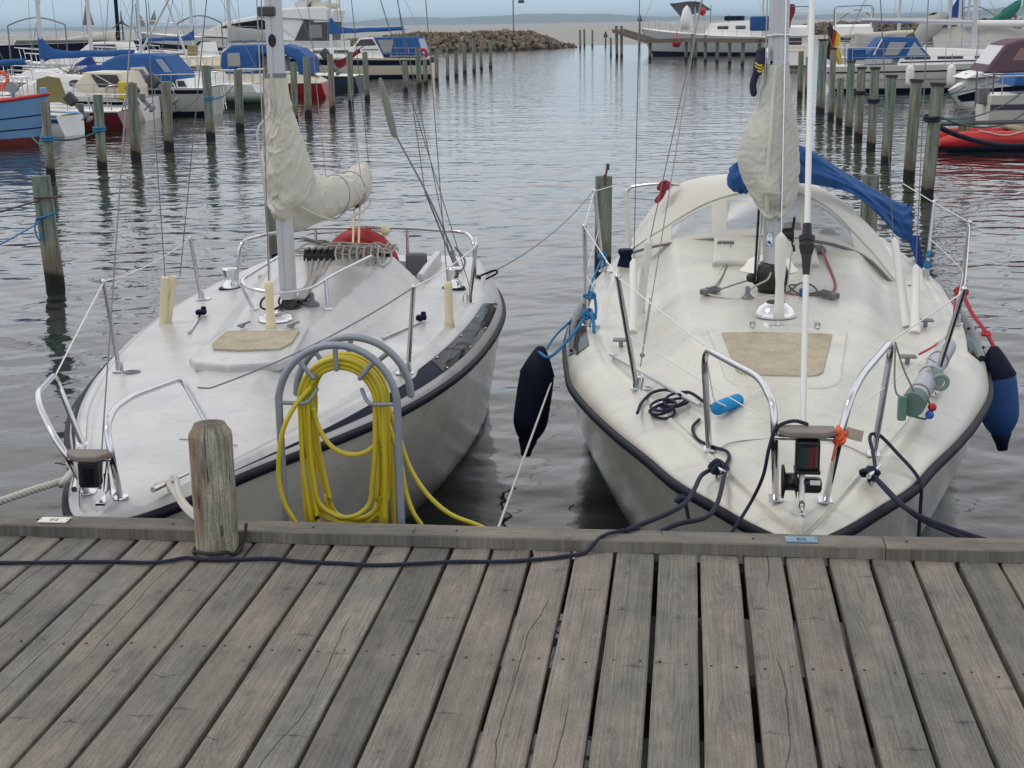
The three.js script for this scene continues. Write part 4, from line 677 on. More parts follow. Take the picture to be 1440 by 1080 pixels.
  part('deck_cable', tube([P(3.2, 0.12, 1.205), P(3.16, 0.08, 1.17), P(3.1, 0.0, 1.135), P(3.12, -0.05, 1.17), P(3.14, -0.03, 1.22)], 0.006), M.rubber, B);
  part('deck_cable', tube([P(3.05, -0.06, 1.235), P(3.0, -0.11, 1.21), P(3.0, -0.12, 1.165), P(3.05, -0.07, 1.142), P(3.15, -0.02, 1.16)], 0.006), M.rubber, B);
  part('deck_ring', [new THREE.TorusGeometry(0.03, 0.006, 6, 18).rotateX(Math.PI / 2).scale(1.2, 1, 0.8).translate(-0.575, f.deck(2.15, -0.575) + 0.004, -2.15)], M.wire, B);
  // stern rail
  part('stern_rail', [bend([P(5.02, 0.86, 0.955), P(5.02, 0.862, 1.22), P(5.32, 0.78, 1.245), P(5.42, 0.35, 1.265), P(5.42, -0.30, 1.27), P(5.30, -0.62, 1.245), P(5.0, -0.74, 1.235), P(5.0, -0.78, 0.95)], 0.0125, 0.09), rod(P(5.42, 0.35, 0.95), P(5.42, 0.35, 1.265), 0.011), rod(P(5.42, -0.30, 0.95), P(5.42, -0.30, 1.27), 0.011)], M.steel, B);
  part('aerial', [new THREE.CylinderGeometry(0.028, 0.028, 0.07, 12).rotateZ(Math.PI / 2).translate(0.12, 1.20, -5.40), new THREE.SphereGeometry(0.035, 12, 8).translate(0.20, 1.25, -5.40), new THREE.SphereGeometry(0.03, 12, 8).translate(0.175, 1.19, -5.40)], M.bootCream, B);
  part('quarter_cap', [bx(0.07, 0.03, 0.07, 0.86, 0.965, -5.1, 0.012), tube([P(5.15, 0.89, 0.97), P(5.18, 0.98, 1.0), P(5.16, 1.0, 0.985), P(5.1, 0.93, 0.955)], 0.007)], M.navy, B);
  part('coaming_box', bx(0.15, 0.16, 0.06, 0.42, 1.02, -5.35, 0.02), M.lead, B);
  for (const sd of [-1, 1]) part('coaming', bx(0.05, 0.12, 1.0, sd * 0.53, 1.0, -5.2, 0.015), M.gelA, B);
  part('tiller', [rod(P(4.85, -0.27, 1.275), P(5.65, 0.20, 0.98), 0.014, 0.024, 10), rod(P(5.0, -0.17, 1.24), P(5.7, 0.22, 0.99), 0.008)], mat(0.2, 0.19, 0.17, 0.6), B);
}
solo('life_buoy', 'round red life buoy cover hung on the stern rail of the left sailboat', 'life buoy', [new THREE.CylinderGeometry(0.25, 0.25, 0.11, 36, 1).rotateX(Math.PI / 2).scale(1.05, 1, 1).rotateY(-0.2).translate(0, 0, 0), new THREE.TorusGeometry(0.235, 0.06, 10, 40).rotateY(-0.2)], mat(0.38, 0.022, 0.024, 0.5), null, [-2.28, 0.975, -10.02]);

// loft through stations: [inner (s, y)], [outer (s, y)], half width
function coverGeo(S, seed, rid = 1, wob = 1) {
  const col = k => table(S.map((q, i) => [i, k(q)])), f = [q => q[0][0], q => q[0][1], q => q[1][0], q => q[1][1], q => q[2], q => q[3] || 0].map(col), n = S.length - 1;
  return grid(170, 96, (u, v) => {
    const t = u * n, a = v * Math.PI * 2, [is, iy, os, oy, hw, dx] = f.map(g => g(t)), c = Math.cos(a), sn = Math.sin(a), k = Math.sign(c) * Math.pow(Math.abs(c), 0.85), m = (1 - k) / 2;
    const rg = q => 1 - Math.min(1, Math.abs(q - 0.5) * 9), fold = (vn(t * 1.0 + seed, 7 + sn * 1.6 + seed) - 0.5) * 0.035 + rg(vn(t * 1.5 + c * 1.4 + seed, sn * 2.1 + 20 + t * 0.6)) * 0.012 * rid + rg(vn(t * 2.6 - sn * 2.2 + seed * 3, c * 2.4 + t * 0.8 + 40)) * 0.008 * rid - rg(vn(t * 2.0 + sn * 3 + 60, sn * 1.5 - t + seed)) * 0.007 * rid + (vn(t * 9 + sn * 3, c * 5 + sn * 5 + seed) - 0.5) * 0.004;
    const g = 1 + wob * fold / Math.max(hw, 0.04) * 0.75, ms = (is + os) / 2, my = (iy + oy) / 2, s = ms + (lerp(is, os, m) - ms) * g, y = my + (lerp(iy, oy, m) - my) * g, x = dx + sn * hw * g * (0.86 + 0.14 * Math.abs(sn));
    return [x, y, -s];
  }, (u, v) => [u * 4, v * 1.2]);
}

const TB = { L: 7.3, stem: 0.75, cam: 0.05, soft: true, flare: 0.85,
  b: [[0, 0.02], [0.1, 0.09], [0.25, 0.18], [0.5, 0.305], [0.77, 0.437], [1.13, 0.56], [1.6, 0.728], [2.1, 0.885], [2.7, 1.04], [3.2, 1.115], [3.7, 1.18], [4.2, 1.23], [5, 1.255], [6, 1.22], [7.3, 1.1]],
  h: [[0, 0.975], [1, 0.92], [2, 0.86], [3, 0.80], [4, 0.745], [5.5, 0.72], [7.3, 0.74]],
  be: [[0, 0.012], [0.1, 0.05], [0.28, 0.115], [0.86, 0.31], [1.3, 0.465], [1.88, 0.655], [2.5, 0.85], [3.3, 0.985], [4, 1.045], [4.8, 1.07], [5.8, 1.04], [7.3, 0.92]],
  hd: [[0, 1.0], [2, 0.992], [4, 0.972], [7.3, 0.965]],
  bw: [[0.75, 0], [1.5, 0.30], [2.2, 0.53], [2.85, 0.72], [3.55, 0.90], [4.3, 1.09], [5, 1.17], [6, 1.15], [7.3, 0.95]],
  wT: [[0, 0], [1.0, 0.05], [1.7, 0.2], [2.6, 0.37], [3.3, 0.45], [4, 0.49], [5, 0.55], [6, 0.6], [7.3, 0.6]], wB: [[0, 0.1], [1.0, 0.22], [1.7, 0.40], [2.6, 0.58], [3.3, 0.66], [4, 0.70], [5, 0.78], [6, 0.82], [7.3, 0.82]],
  hT: [[0, 0], [0.95, 0], [1.4, 0.02], [2, 0.05], [3, 0.085], [4, 0.105], [5, 0.155], [6, 0.17], [6.05, 0.0], [7.3, 0.0]], well: [6.1, 7.0, 0.6, 0.5] };
const fb = shell(TB);
const boatB = thing('sailboat', 'cream-white sailboat with clear-windowed spray hood, moored right at berth 65', 'sailboat', [0.385, 0, -4.55], -0.028);
buildShell(fb, TB, boatB, { hull: M.hullB, gel: M.gelB });
const toB = ([x, y, z]) => { const c = Math.cos(-0.028), s = Math.sin(-0.028); return [0.385 + x * c + z * s, y, -4.55 - x * s + z * c]; };   // boat B to world
const toA = ([x, y, z]) => { const c = Math.cos(0.05), s = Math.sin(0.05); return [-2.03 + x * c + z * s, y, -4.62 - x * s + z * c]; };
const PB = (s, x, y) => toB([x, y, -s]), PA = (s, x, y) => toA([x, y, -s]);
{
  const B = boatB, f = fb;
  for (const sd of [1, -1]) { const w = part('hull_window', bandPatch(f, sd, 3.05, 5.2, s => 0.16 + 0.42 * sst(3.45, 3.05, s), s => 0.90 - 0.1 * sst(4.6, 5.2, s), 0.006, 40), M.glassDark, B); const sc = []; for (const [s, t] of [[3.3, 0.45], [3.8, 0.26], [3.8, 0.8], [4.4, 0.25], [4.4, 0.8]]) { const [x, y] = f.band(s, t, 0.010); sc.push(new THREE.SphereGeometry(0.009, 6, 4).translate(sd * x, y, -s)); } for (const g of sc) part('screw', g, M.black, w); }
  // fore hatch: rounded frame, tan panel
  const frame = new THREE.Shape(); frame.moveTo(-0.165, 1.76); frame.quadraticCurveTo(0, 1.73, 0.165, 1.76); frame.quadraticCurveTo(0.23, 1.80, 0.25, 1.95); frame.lineTo(0.335, 2.78); frame.quadraticCurveTo(0.34, 2.86, 0.27, 2.86); frame.lineTo(-0.27, 2.86); frame.quadraticCurveTo(-0.34, 2.86, -0.335, 2.78); frame.lineTo(-0.25, 1.95); frame.quadraticCurveTo(-0.23, 1.80, -0.165, 1.76);
  const fr = new THREE.ExtrudeGeometry(frame, { depth: 0.022, bevelEnabled: true, bevelSize: 0.014, bevelThickness: 0.014, bevelSegments: 3, curveSegments: 8 }).rotateX(-Math.PI / 2).translate(0, 0, 2.3).rotateX(0.035).translate(0, 1.066, -2.3);
  const hb = part('fore_hatch', fr, M.gelB, B);
  const pn = new THREE.Shape(); pn.moveTo(-0.15, 1.93); pn.quadraticCurveTo(0, 1.92, 0.13, 1.93); pn.quadraticCurveTo(0.165, 1.94, 0.18, 2.0); pn.lineTo(0.265, 2.70); pn.quadraticCurveTo(0, 2.74, -0.275, 2.70); pn.lineTo(-0.205, 2.0); pn.quadraticCurveTo(-0.19, 1.94, -0.15, 1.93);
  part('hatch_panel', new THREE.ExtrudeGeometry(pn, { depth: 0.008, bevelEnabled: true, bevelSize: 0.003, bevelThickness: 0.003, bevelSegments: 1, curveSegments: 8 }).rotateX(-Math.PI / 2).translate(0, 0, 2.3).rotateX(0.035).translate(0, 1.098, -2.3), M.tan, hb);
  for (const x of [-0.125, 0.195]) part('hatch_latch', [new THREE.CylinderGeometry(0.016, 0.016, 0.03, 12).translate(x, f.deck(2.72, x) + 0.048, -2.74), bx(0.018, 0.014, 0.05, x, f.deck(2.72, x) + 0.045, -2.70, 0.004)], M.steel, B);
  part('locker_seam', tube([P(0.98, -0.28, f.deck(0.98, -0.28) + 0.002), P(1.04, -0.2, f.deck(1.04, -0.2) + 0.002), P(1.05, 0.05, f.deck(1.05, 0) + 0.002), P(1.03, 0.2, f.deck(1.03, 0.2) + 0.002), P(0.96, 0.29, f.deck(0.96, 0.29) + 0.002)], 0.0022), M.grey, B);
  // pulpit
  const pul = part('pulpit', [bend([P(0.33, -0.074, 1.02), P(0.18, -0.09, 1.287), P(0.20, -0.095, 1.404), P(0.42, -0.134, 1.442), P(1.03, -0.342, 1.412), P(0.99, -0.312, 1.0)], 0.0128, 0.09), bend([P(0.35, 0.094, 1.015), P(0.18, 0.12, 1.293), P(0.22, 0.153, 1.429), P(0.45, 0.21, 1.453), P(1.03, 0.372, 1.455), P(0.99, 0.316, 1.0)], 0.0128, 0.09), rod(P(0.18, -0.09, 1.300), P(0.18, 0.12, 1.300), 0.010)], M.steel, B);
  for (const [s, x] of [[0.33, -0.075], [0.35, 0.094], [0.99, -0.312], [0.99, 0.316]]) part('foot_plate', [bx(0.05, 0.006, 0.075, x, f.deck(s, x) + 0.006, -s, 0.002).rotateY(0)], M.steel, pul);
  part('bow_step', prism([[-0.078, 0.045], [0.106, 0.045], [0.108, -0.01], [0.075, -0.048], [-0.045, -0.048], [-0.078, -0.01]], 0.022, 0.006).rotateX(-Math.PI / 2).translate(0, 1.326, -0.165), M.seat, B);
  part('navigation_light', [bx(0.080, 0.105, 0.07, 0.018, 1.250, -0.165, 0.010), bx(0.086, 0.012, 0.075, 0.018, 1.194, -0.165, 0.004)], M.black, B);
  part('lamp_lens', new THREE.CylinderGeometry(0.034, 0.034, 0.072, 12, 1, true, -1.3, 1.3).translate(0.018, 1.252, -0.142), M.lampGreen, B, 'green half of the lamp lens');
  part('lamp_lens', new THREE.CylinderGeometry(0.034, 0.034, 0.072, 12, 1, true, 0, 1.3).translate(0.018, 1.252, -0.142), M.lampRed, B, 'red half of the lamp lens');
  const drum = part('furling_drum', [lathe([[0, 0.05], [0.055, 0.05], [0.058, 0.042], [0.03, 0.036], [0.03, 0.006], [0.058, 0], [0, -0.004]], 24).rotateZ(Math.PI / 2).translate(-0.014, 1.150, -0.17), bx(0.085, 0.05, 0.05, 0.026, 1.142, -0.165, 0.015)], M.black, B);
  part('drum_label', bx(0.034, 0.016, 0.004, 0.045, 1.158, -0.139, 0.001), M.boot, drum);
  part('stem_chain', [0, 1, 2, 3].map(k => new THREE.TorusGeometry(0.010, 0.0036, 6, 12).scale(0.8, 1.5, 1).rotateY(k % 2 ? Math.PI / 2 : 0).translate(0.004, 1.078 - k * 0.019, -0.145 + k * 0.014)).concat([bx(0.018, 0.05, 0.016, 0.004, 1.105, -0.155, 0.003)]), M.steel, B);
  part('stem_fitting', [bx(0.036, 0.014, 0.05, 0.002, 1.002, -0.085, 0.005)], mat(0.5, 0.5, 0.48, 0.4, { metalness: 0.6 }), B);
  // forestay: white furling tube with the black swivel
  const fs = y => P(0.10 + (y - 1.05) * 3.7 / 7.95, (y - 1.05) * 0.1 / 7.95, y);
  part('forestay_tube', rod(fs(1.10), fs(8.9), 0.0105, 0.0105, 12), M.white, B);
  part('furling_swivel', [rod(fs(1.925), fs(1.965), 0.017, 0.0155, 14), rod(fs(1.908), fs(1.925), 0.027, 0.028, 18), rod(fs(1.893), fs(1.906), 0.025, 0.025, 18), rod(fs(1.868), fs(1.893), 0.020, 0.027, 18), rod(fs(1.80), fs(1.868), 0.011, 0.018, 12)], M.black, B);
  // stanchions
  const sp = [[1.98, -0.657, 1.0, -0.745, 1.535, 1.93], [3.45, -1.03, 0.99, -1.043, 1.555, 3.45], [5.4, -1.105, 0.97, -1.165, 1.53, 5.4], [1.98, 0.655, 1.0, 0.762, 1.50, 1.9], [3.7, 1.02, 0.975, 1.055, 1.55, 3.7], [5.25, 1.045, 0.97, 1.075, 1.47, 5.3]];
  for (const [s, x, y, x2, y2, s2] of sp) { const q = part('stanchion', [rod(P(s, x, y), P(s2, x2, y2), 0.0125), new THREE.SphereGeometry(0.014, 8, 6).translate(...P(s2, x2, y2))], M.steel, B), i = -Math.sign(x); part('foot_plate', [bx(0.10, 0.008, 0.055, x + i * 0.02, y + 0.006, -s, 0.003), new THREE.CylinderGeometry(0.018, 0.022, 0.06, 10).translate(x, y + 0.03, -s), tube([P(s - 0.04, x + i * 0.02, y), P(s - 0.05, x + i * 0.03, y + 0.07), P(s - 0.02, x + i * 0.01, y + 0.08)], 0.005)], M.steel, q); }
  const ll = (pts, r = 0.0032) => part('lifeline', tube(pts, r, { tension: 0.05 }), M.boot, B);
  ll([P(1.03, -0.342, 1.425), P(1.93, -0.745, 1.53), ...sag(P(1.93, -0.745, 1.53), P(3.45, -1.043, 1.55), 0.0).slice(1), P(5.4, -1.165, 1.525), P(6.4, -1.06, 1.47)]);
  ll([P(1.03, 0.372, 1.455), P(1.9, 0.762, 1.49), P(3.7, 1.055, 1.545), P(5.3, 1.075, 1.465), P(6.4, 1.0, 1.47)]);
  ll([P(0.5, -0.088, 1.26), P(1.955, -0.70, 1.26), P(3.45, -1.037, 1.28), P(5.4, -1.135, 1.26)], 0.0022); ll([P(0.5, 0.15, 1.28), P(1.94, 0.71, 1.26), P(3.7, 1.038, 1.28), P(5.28, 1.06, 1.23)], 0.0022);
  ll([P(1.0, -0.33, 1.38), P(1.2, -0.30, 1.16), P(1.45, -0.24, f.deck(1.45, 0.24) + 0.02), P(1.72, -0.05, f.deck(1.7, 0) + 0.03)], 0.003);
  // mast and rigging
  const mast = part('mast', new THREE.CylinderGeometry(0.058, 0.060, 8.2, 22).scale(0.95, 1, 1.3).translate(0, 1.25 + 4.1, -3.88), M.mast, B);
  part('mast_slot', bx(0.02, 7.9, 0.02, 0.012, 5.4, -3.88 + 0.073), M.alu, mast);
  part('mast_collar', new THREE.CylinderGeometry(0.064, 0.064, 0.022, 20).scale(0.95, 1, 1.3).translate(0, 2.415, -3.88), M.steel, mast); part('mast_collar', [new THREE.TorusGeometry(0.066, 0.006, 6, 24).rotateX(Math.PI / 2).scale(0.95, 1, 1.3).translate(0, 2.56, -3.88), rod([-0.03, 2.565, -3.8], [0.05, 2.565, -3.79], 0.012)], M.steel, mast);
  part('mast_foot', [lathe([[0, 0], [0.085, 0], [0.085, 0.03], [0.095, 0.06], [0.10, 0.11], [0.085, 0.15], [0.068, 0.175], [0, 0.175]], 26).scale(0.95, 1, 1.1).translate(0, f.deck(3.88, 0) - 0.002, -3.88)], M.black, mast);
  part('mast_sticker', new THREE.CylinderGeometry(0.0625, 0.0625, 0.085, 16, 1, true, -0.75, 0.72).scale(0.95, 1, 1.3).translate(0, 1.435, -3.88), new THREE.MeshPhysicalMaterial({ map: (() => { const c = document.createElement('canvas'); c.width = c.height = 128; const x = c.getContext('2d'); x.fillStyle = '#8f9396'; x.fillRect(0, 0, 128, 128); x.fillStyle = '#dfe9ee'; x.beginPath(); x.arc(64, 64, 62, 0, 7); x.fill(); x.strokeStyle = '#5aa0c0'; x.lineWidth = 7; x.beginPath(); x.arc(64, 64, 56, 0, 7); x.stroke(); x.fillStyle = '#5d83b0'; x.font = 'bold 30px sans-serif'; x.textAlign = 'center'; x.fillText('FIN', 64, 46); x.fillStyle = '#2c4f8c'; x.beginPath(); x.ellipse(60, 92, 36, 15, 0.2, 0, 7); x.fill(); const t = new THREE.CanvasTexture(c); t.colorSpace = THREE.SRGBColorSpace; return t; })(), roughness: 0.5 }), mast, 'round white and blue sticker');
  part('mast_winch', [new THREE.CylinderGeometry(0.03, 0.036, 0.06, 16).rotateZ(Math.PI / 2).translate(0.085, 1.46, -3.86), rod([0.10, 1.42, -3.85], [0.115, 1.56, -3.83], 0.011, 0.007), rod([0.10, 1.46, -3.85], [0.12, 1.36, -3.84], 0.009)], M.black, mast);
  part('mast_block', [new THREE.SphereGeometry(0.028, 12, 8).translate(-0.12, 1.205, -3.85), rod([-0.12, 1.20, -3.85], [-0.07, 1.15, -3.86], 0.012)], M.black, mast);
  part('halyard', rod([-0.10, 1.18, -3.85], [-0.085, 1.60, -3.86], 0.007), M.ropeNavy, mast); part('halyard', rod([-0.09, 1.2, -3.85], [-0.06, 1.62, -3.86], 0.004), M.ropeWhite, mast);
  part('halyard', tube([[0.085, 1.15, -3.83], [0.10, 1.3, -3.84], [0.115, 1.41, -3.84]], 0.005), M.ropeWhite, mast); part('halyard', rod([-0.075, 1.3, -3.80], [-0.045, 8.6, -3.81], 0.0035), M.ropeWhite, mast);
  part('halyard_bundle', [tube([[-0.085, 2.48, -3.84], [-0.11, 2.43, -3.83], [-0.12, 2.36, -3.83], [-0.135, 2.30, -3.83], [-0.13, 2.25, -3.83]], 0.020), tube([[-0.10, 2.47, -3.82], [-0.10, 2.42, -3.81], [-0.11, 2.37, -3.81]], 0.026)], mat(0.025, 0.025, 0.06, 0.9, { bumpMap: ropeBump, bumpScale: 0.01 }), mast);
  part('yellow_cord', [0, 1, 2].map(k => tube([[-0.125, 2.415 - k * 0.016, -3.80], [-0.10, 2.40 - k * 0.016, -3.782], [-0.085, 2.41 - k * 0.016, -3.80]], 0.005)).flat(), M.bagYellow, mast);
  part('boom', rod(P(4.0, 0, 1.68), P(6.2, 0.07, 1.72), 0.045, 0.04, 14), M.alu, B);
  for (const sd of [-1, 1]) part('spreader', rod(P(3.9, 0, 5.0), P(4.0, sd * 0.78, 5.05), 0.018, 0.012), M.alu, B);
  const SH = [[3.78, -0.79, 1.30, 4.0, -0.74, 5.05], [3.78, 0.79, 1.28, 4.0, 0.80, 5.05]];
  for (const [s, x, y, s2, x2, y2] of SH) { part('shroud', rod(P(s, x, y), P(s2, x2, y2), 0.0032, 0.0032, 6), M.wire, B); part('shroud', rod(P(s2, x2, y2), P(3.88, 0, 9.3), 0.0032, 0.0032, 5), M.wire, B); }
  part('shroud', rod(P(3.75, -0.70, 1.42), P(3.9, -0.05, 4.55), 0.0032, 0.0032, 6), M.wire, B); part('shroud', rod(P(4.0, 0.685, 1.40), P(3.9, 0.42, 4.0), 0.0032, 0.0032, 6), M.wire, B);
  part('halyard_wire', [rod(P(2.02, -0.645, 1.10), P(2.35, -0.62, 1.36), 0.003), rod(P(2.02, -0.645, 1.10), P(3.85, -0.30, 3.6), 0.0028, 0.0028, 6), new THREE.SphereGeometry(0.012, 10, 8).translate(...P(2.08, -0.640, 1.14))], M.wire, B);
  const boot = (a, b) => { const A = V(...a), Bv = V(...b), d = Bv.clone().sub(A), q = k => A.clone().addScaledVector(d, k); return [rod(q(0), q(0.12), 0.033, 0.026, 12), rod(q(0.12), q(0.94), 0.026, 0.022, 12), rod(q(0.94), q(1), 0.022, 0.006, 12)]; };
  part('shroud_boot', boot(P(3.25, -0.765, 0.99), P(3.78, -0.792, 1.32)), M.boot, B); part('shroud_boot', boot(P(3.85, -0.76, 0.995), P(3.75, -0.70, 1.45)), M.boot, B);
  part('shroud_boot', boot(P(3.5, 0.725, 0.99), P(4.0, 0.688, 1.42)), M.boot, B); part('shroud_boot', boot(P(3.35, 0.748, 0.99), P(3.78, 0.79, 1.30)), M.boot, B);
  part('shroud_boot', lathe([[0, 0], [0.030, 0], [0.026, 0.05], [0.022, 0.18], [0.030, 0.27], [0.030, 0.415], [0.004, 0.445]], 14).translate(0.012, 1.15, -2.95), M.boot, B);
  part('baby_stay', [rod(P(2.9, 0.005, 1.10), P(2.95, 0.012, 1.16), 0.006), new THREE.CylinderGeometry(0.035, 0.037, 0.006, 18).translate(0, f.deck(2.9, 0) + 0.004, -2.9), rod(P(2.95, 0.012, 1.58), P(3.75, 0.012, 5.0), 0.0032, 0.0032, 6)], M.steel, B);
  // sail cover, asymmetric as it hangs
  const S = [[[3.98, 2.405], [3.80, 2.405], 0.066, 0], [[4.02, 2.28], [3.77, 2.27], 0.078, -0.005], [[4.07, 2.16], [3.74, 2.14], 0.108, -0.02], [[4.15, 2.04], [3.70, 2.0], 0.15, -0.03], [[4.28, 1.94], [3.67, 1.87], 0.175, -0.03], [[4.5, 1.87], [3.66, 1.74], 0.172, -0.025], [[4.75, 1.83], [3.70, 1.62], 0.14, -0.005], [[5.05, 1.80], [3.80, 1.545], 0.098, 0.01], [[5.4, 1.79], [5.0, 1.56], 0.10, 0.04], [[5.8, 1.78], [5.7, 1.63], 0.08, 0.05], [[6.1, 1.77], [6.1, 1.68], 0.05, 0.06]];
  part('sail_cover', coverGeo(S, 8, 0.4), M.canvasGrey, B);
  part('cover_seam', tube([P(3.79, -0.012, 2.39), P(3.75, -0.025, 2.25), P(3.685, -0.035, 2.05), P(3.655, -0.045, 1.87), P(3.655, -0.045, 1.74), P(3.70, -0.045, 1.62), P(3.80, -0.035, 1.55)], 0.011), M.hoodWhite, B);
  part('cover_lacing', tube([P(3.79, 0.035, 2.39), P(3.70, 0.035, 2.05), P(3.67, 0.03, 1.87), P(3.665, 0.03, 1.74), P(3.71, 0.028, 1.62), P(3.80, 0.025, 1.54)], 0.004), M.grey, B);
  // deck gear
  part('deck_vent', [lathe([[0.03, 0.078], [0.05, 0.074], [0.085, 0.052], [0.105, 0.022], [0.112, 0.004], [0.10, 0]], 28).translate(0, f.deck(3.16, 0), -3.16)], M.chrome, B);
  part('vent_cap', new THREE.CylinderGeometry(0.045, 0.05, 0.006, 20).translate(0, f.deck(3.16, 0) + 0.078, -3.16), M.rubber, B);
  part('chrome_vent', lathe([[0, 0.085], [0.08, 0.082], [0.13, 0.06], [0.155, 0.02], [0.18, 0]], 30).translate(0.0, f.deck(4.5, 0) - 0.005, -4.5), M.white, B);
  for (const [s, x, t] of [[3.8, -0.345, 0.5], [3.72, 0.305, -0.5]]) part('turning_block', [bx(0.05, 0.028, 0.13, 0, 0, 0, 0.008), bx(0.056, 0.035, 0.04, 0, 0, 0.06, 0.008), ...[-0.03, 0.0, 0.03].map(z => new THREE.CylinderGeometry(0.016, 0.016, 0.036, 12).translate(0, 0.004, z))].map(g => g.rotateY(-t * 1.2).translate(x, f.deck(s, x) + 0.02, -s)), M.lead, B);
  for (const [x, s] of [[-0.27, 5.12], [0.30, 5.02]]) part('line_jammer', [bx(0.15, 0.03, 0.10, x, f.deck(s, x) + 0.02, -s, 0.008), bx(0.11, 0.03, 0.05, x, f.deck(s, x) + 0.042, -s + 0.01, 0.008)], M.lead, B);
  part('deck_line', tube([P(5.08, -0.29, 1.215), P(4.6, -0.29, 1.155), P(4.2, -0.33, 1.12), P(3.95, -0.36, 1.10), P(3.75, -0.37, f.deck(3.75, 0.37) + 0.012), P(3.66, -0.25, 1.12), P(3.66, -0.1, 1.12), P(3.72, 0.0, 1.125)], 0.0055), M.ropeWhite, B);
  part('deck_line', tube([P(5.06, -0.235, 1.215), P(4.4, -0.275, 1.145), P(3.85, -0.335, 1.135)], 0.005), M.wire, B); part('deck_line', tube([P(3.80, -0.32, 1.135), P(3.85, -0.15, 1.185), P(3.86, -0.05, 1.2)], 0.005), M.wire, B);
  part('deck_line', tube([P(4.98, 0.345, 1.2), P(4.5, 0.37, 1.15), P(4.1, 0.375, 1.125), P(3.8, 0.34, 1.13)], 0.0085), mat(0.30, 0.10, 0.11, 0.9), B);
  part('deck_line', tube([P(4.98, 0.29, 1.2), P(4.4, 0.235, 1.15), P(3.8, 0.16, 1.12)], 0.008), M.ropeWhite, B);
  part('deck_line', tube([P(3.76, 0.27, 1.125), P(3.76, 0.15, 1.122), P(3.80, 0.08, 1.13)], 0.006), mat(0.26, 0.1, 0.1, 0.9), B);
  part('cleat_block', bx(0.03, 0.045, 0.03, 0.165, f.deck(3.74, 0.165) + 0.022, -3.74, 0.008), M.blueCloth, B);
  part('deck_cable', tube([P(3.68, -0.14, 1.135), P(3.67, -0.135, 1.16), P(3.72, -0.08, 1.19), P(3.76, -0.03, 1.21), P(3.78, -0.01, 1.245)], 0.006), M.ropeGrey, B);
  part('deck_plug', lathe([[0, 0.07], [0.012, 0.066], [0.014, 0.03], [0.024, 0.014], [0.036, 0.006], [0.036, 0]], 14).translate(-0.14, f.deck(3.66, 0.14), -3.66), M.lead, B);
  part('deck_line', tube([P(3.8, 0.09, 1.13), P(3.95, 0.17, 1.16), P(3.95, 0.24, 1.14), P(3.84, 0.25, 1.125), P(3.80, 0.15, 1.125), P(3.9, 0.1, 1.15), P(4.0, 0.14, 1.14)], 0.005), M.ropeBrown, B);
  for (const [s, x] of [[2.9, -0.80], [3.55, 0.83], [2.55, 0.62]]) part('deck_cleat', [bx(0.085, 0.012, 0.022, x, f.deck(s, x) + 0.034, -s, 0.005), bx(0.085, 0.012, 0.022, x, f.deck(s, x) + 0.034, -s - 0.035, 0.005), bx(0.02, 0.03, 0.05, x, f.deck(s, x) + 0.016, -s - 0.017, 0.004)], M.wire, B);
  for (const [s, x] of [[0.66, -0.255], [0.66, 0.262]]) part('bow_cleat', [rod(P(s - 0.07, x + 0.0, 1.045), P(s + 0.06, x + Math.sign(x) * 0.05, 1.045), 0.010, 0.007), rod(P(s, x + Math.sign(x) * 0.02, 1.0), P(s, x + Math.sign(x) * 0.02, 1.045), 0.012)], M.steel, B);
  part('hood_rail', tube([P(6.02, -0.945, 1.01), P(5.62, -0.72, 1.125), P(5.42, -0.37, 1.198), P(5.32, 0.03, 1.228), P(5.22, 0.42, 1.198), P(5.12, 0.65, 1.118), P(5.0, 0.82, 0.965), P(4.9, 0.90, 0.98)], 0.011), M.lead, B);
  part('hatch_garage', new RoundedBoxGeometry(0.66, 0.05, 0.78, 3, 0.02).rotateX(0.06).translate(-0.02, f.deck(4.95, 0) + 0.012, -4.97), M.gelB, B);
  // spray hood: base on the deck, front arch, rear arch
  const cur = pts => new THREE.CatmullRomCurve3(pts.map(p => V(...p)));
  const base = cur([P(6.02, -0.945, 1.01), P(5.62, -0.72, 1.13), P(5.42, -0.37, 1.205), P(5.32, 0.03, 1.236), P(5.22, 0.42, 1.205), P(5.12, 0.65, 1.122), P(5.0, 0.825, 0.965)]);
  const arc = cur([P(6.04, -0.948, 1.03), P(5.82, -0.725, 1.205), P(5.67, -0.376, 1.425), P(5.52, 0.03, 1.525), P(5.42, 0.335, 1.458), P(5.22, 0.655, 1.18), P(5.02, 0.835, 0.975)]);
  const rear = cur([P(6.45, -1.02, 0.97), P(6.42, -0.886, 1.20), P(6.32, -0.646, 1.465), P(6.22, -0.181, 1.56), P(6.02, 0.366, 1.50), P(5.82, 0.728, 1.235), P(5.62, 0.91, 0.965)]);
  const panel = (u0, u1, v0, v1, out, n = 26, m = 10) => grid(n, m, (u, v) => { const a = lerp(u0, u1, u), k = lerp(v0, v1, v), p = base.getPoint(a).lerp(arc.getPoint(a), k), bl = Math.sin(k * Math.PI) * 0.03 * Math.sin(a * Math.PI) + (vn(a * 14, k * 5) - 0.5) * 0.008; return [p.x, p.y + out * 0.4, p.z + bl + out]; }, (u, v) => [u * 2, v]);
  const panes = [[0.205, 0.335], [0.378, 0.585], [0.615, 0.77]], hood = new THREE.Group(); 
  const fabric = [], cuts = [0.0, ...panes.flat(), 1.0];
  for (let i = 0; i < cuts.length; i += 2) fabric.push(panel(cuts[i], cuts[i + 1], 0, 1, 0, 12));
  for (const [a, b] of panes) { fabric.push(panel(a, b, 0, 0.17, 0), panel(a, b, 0.90, 1, 0)); }
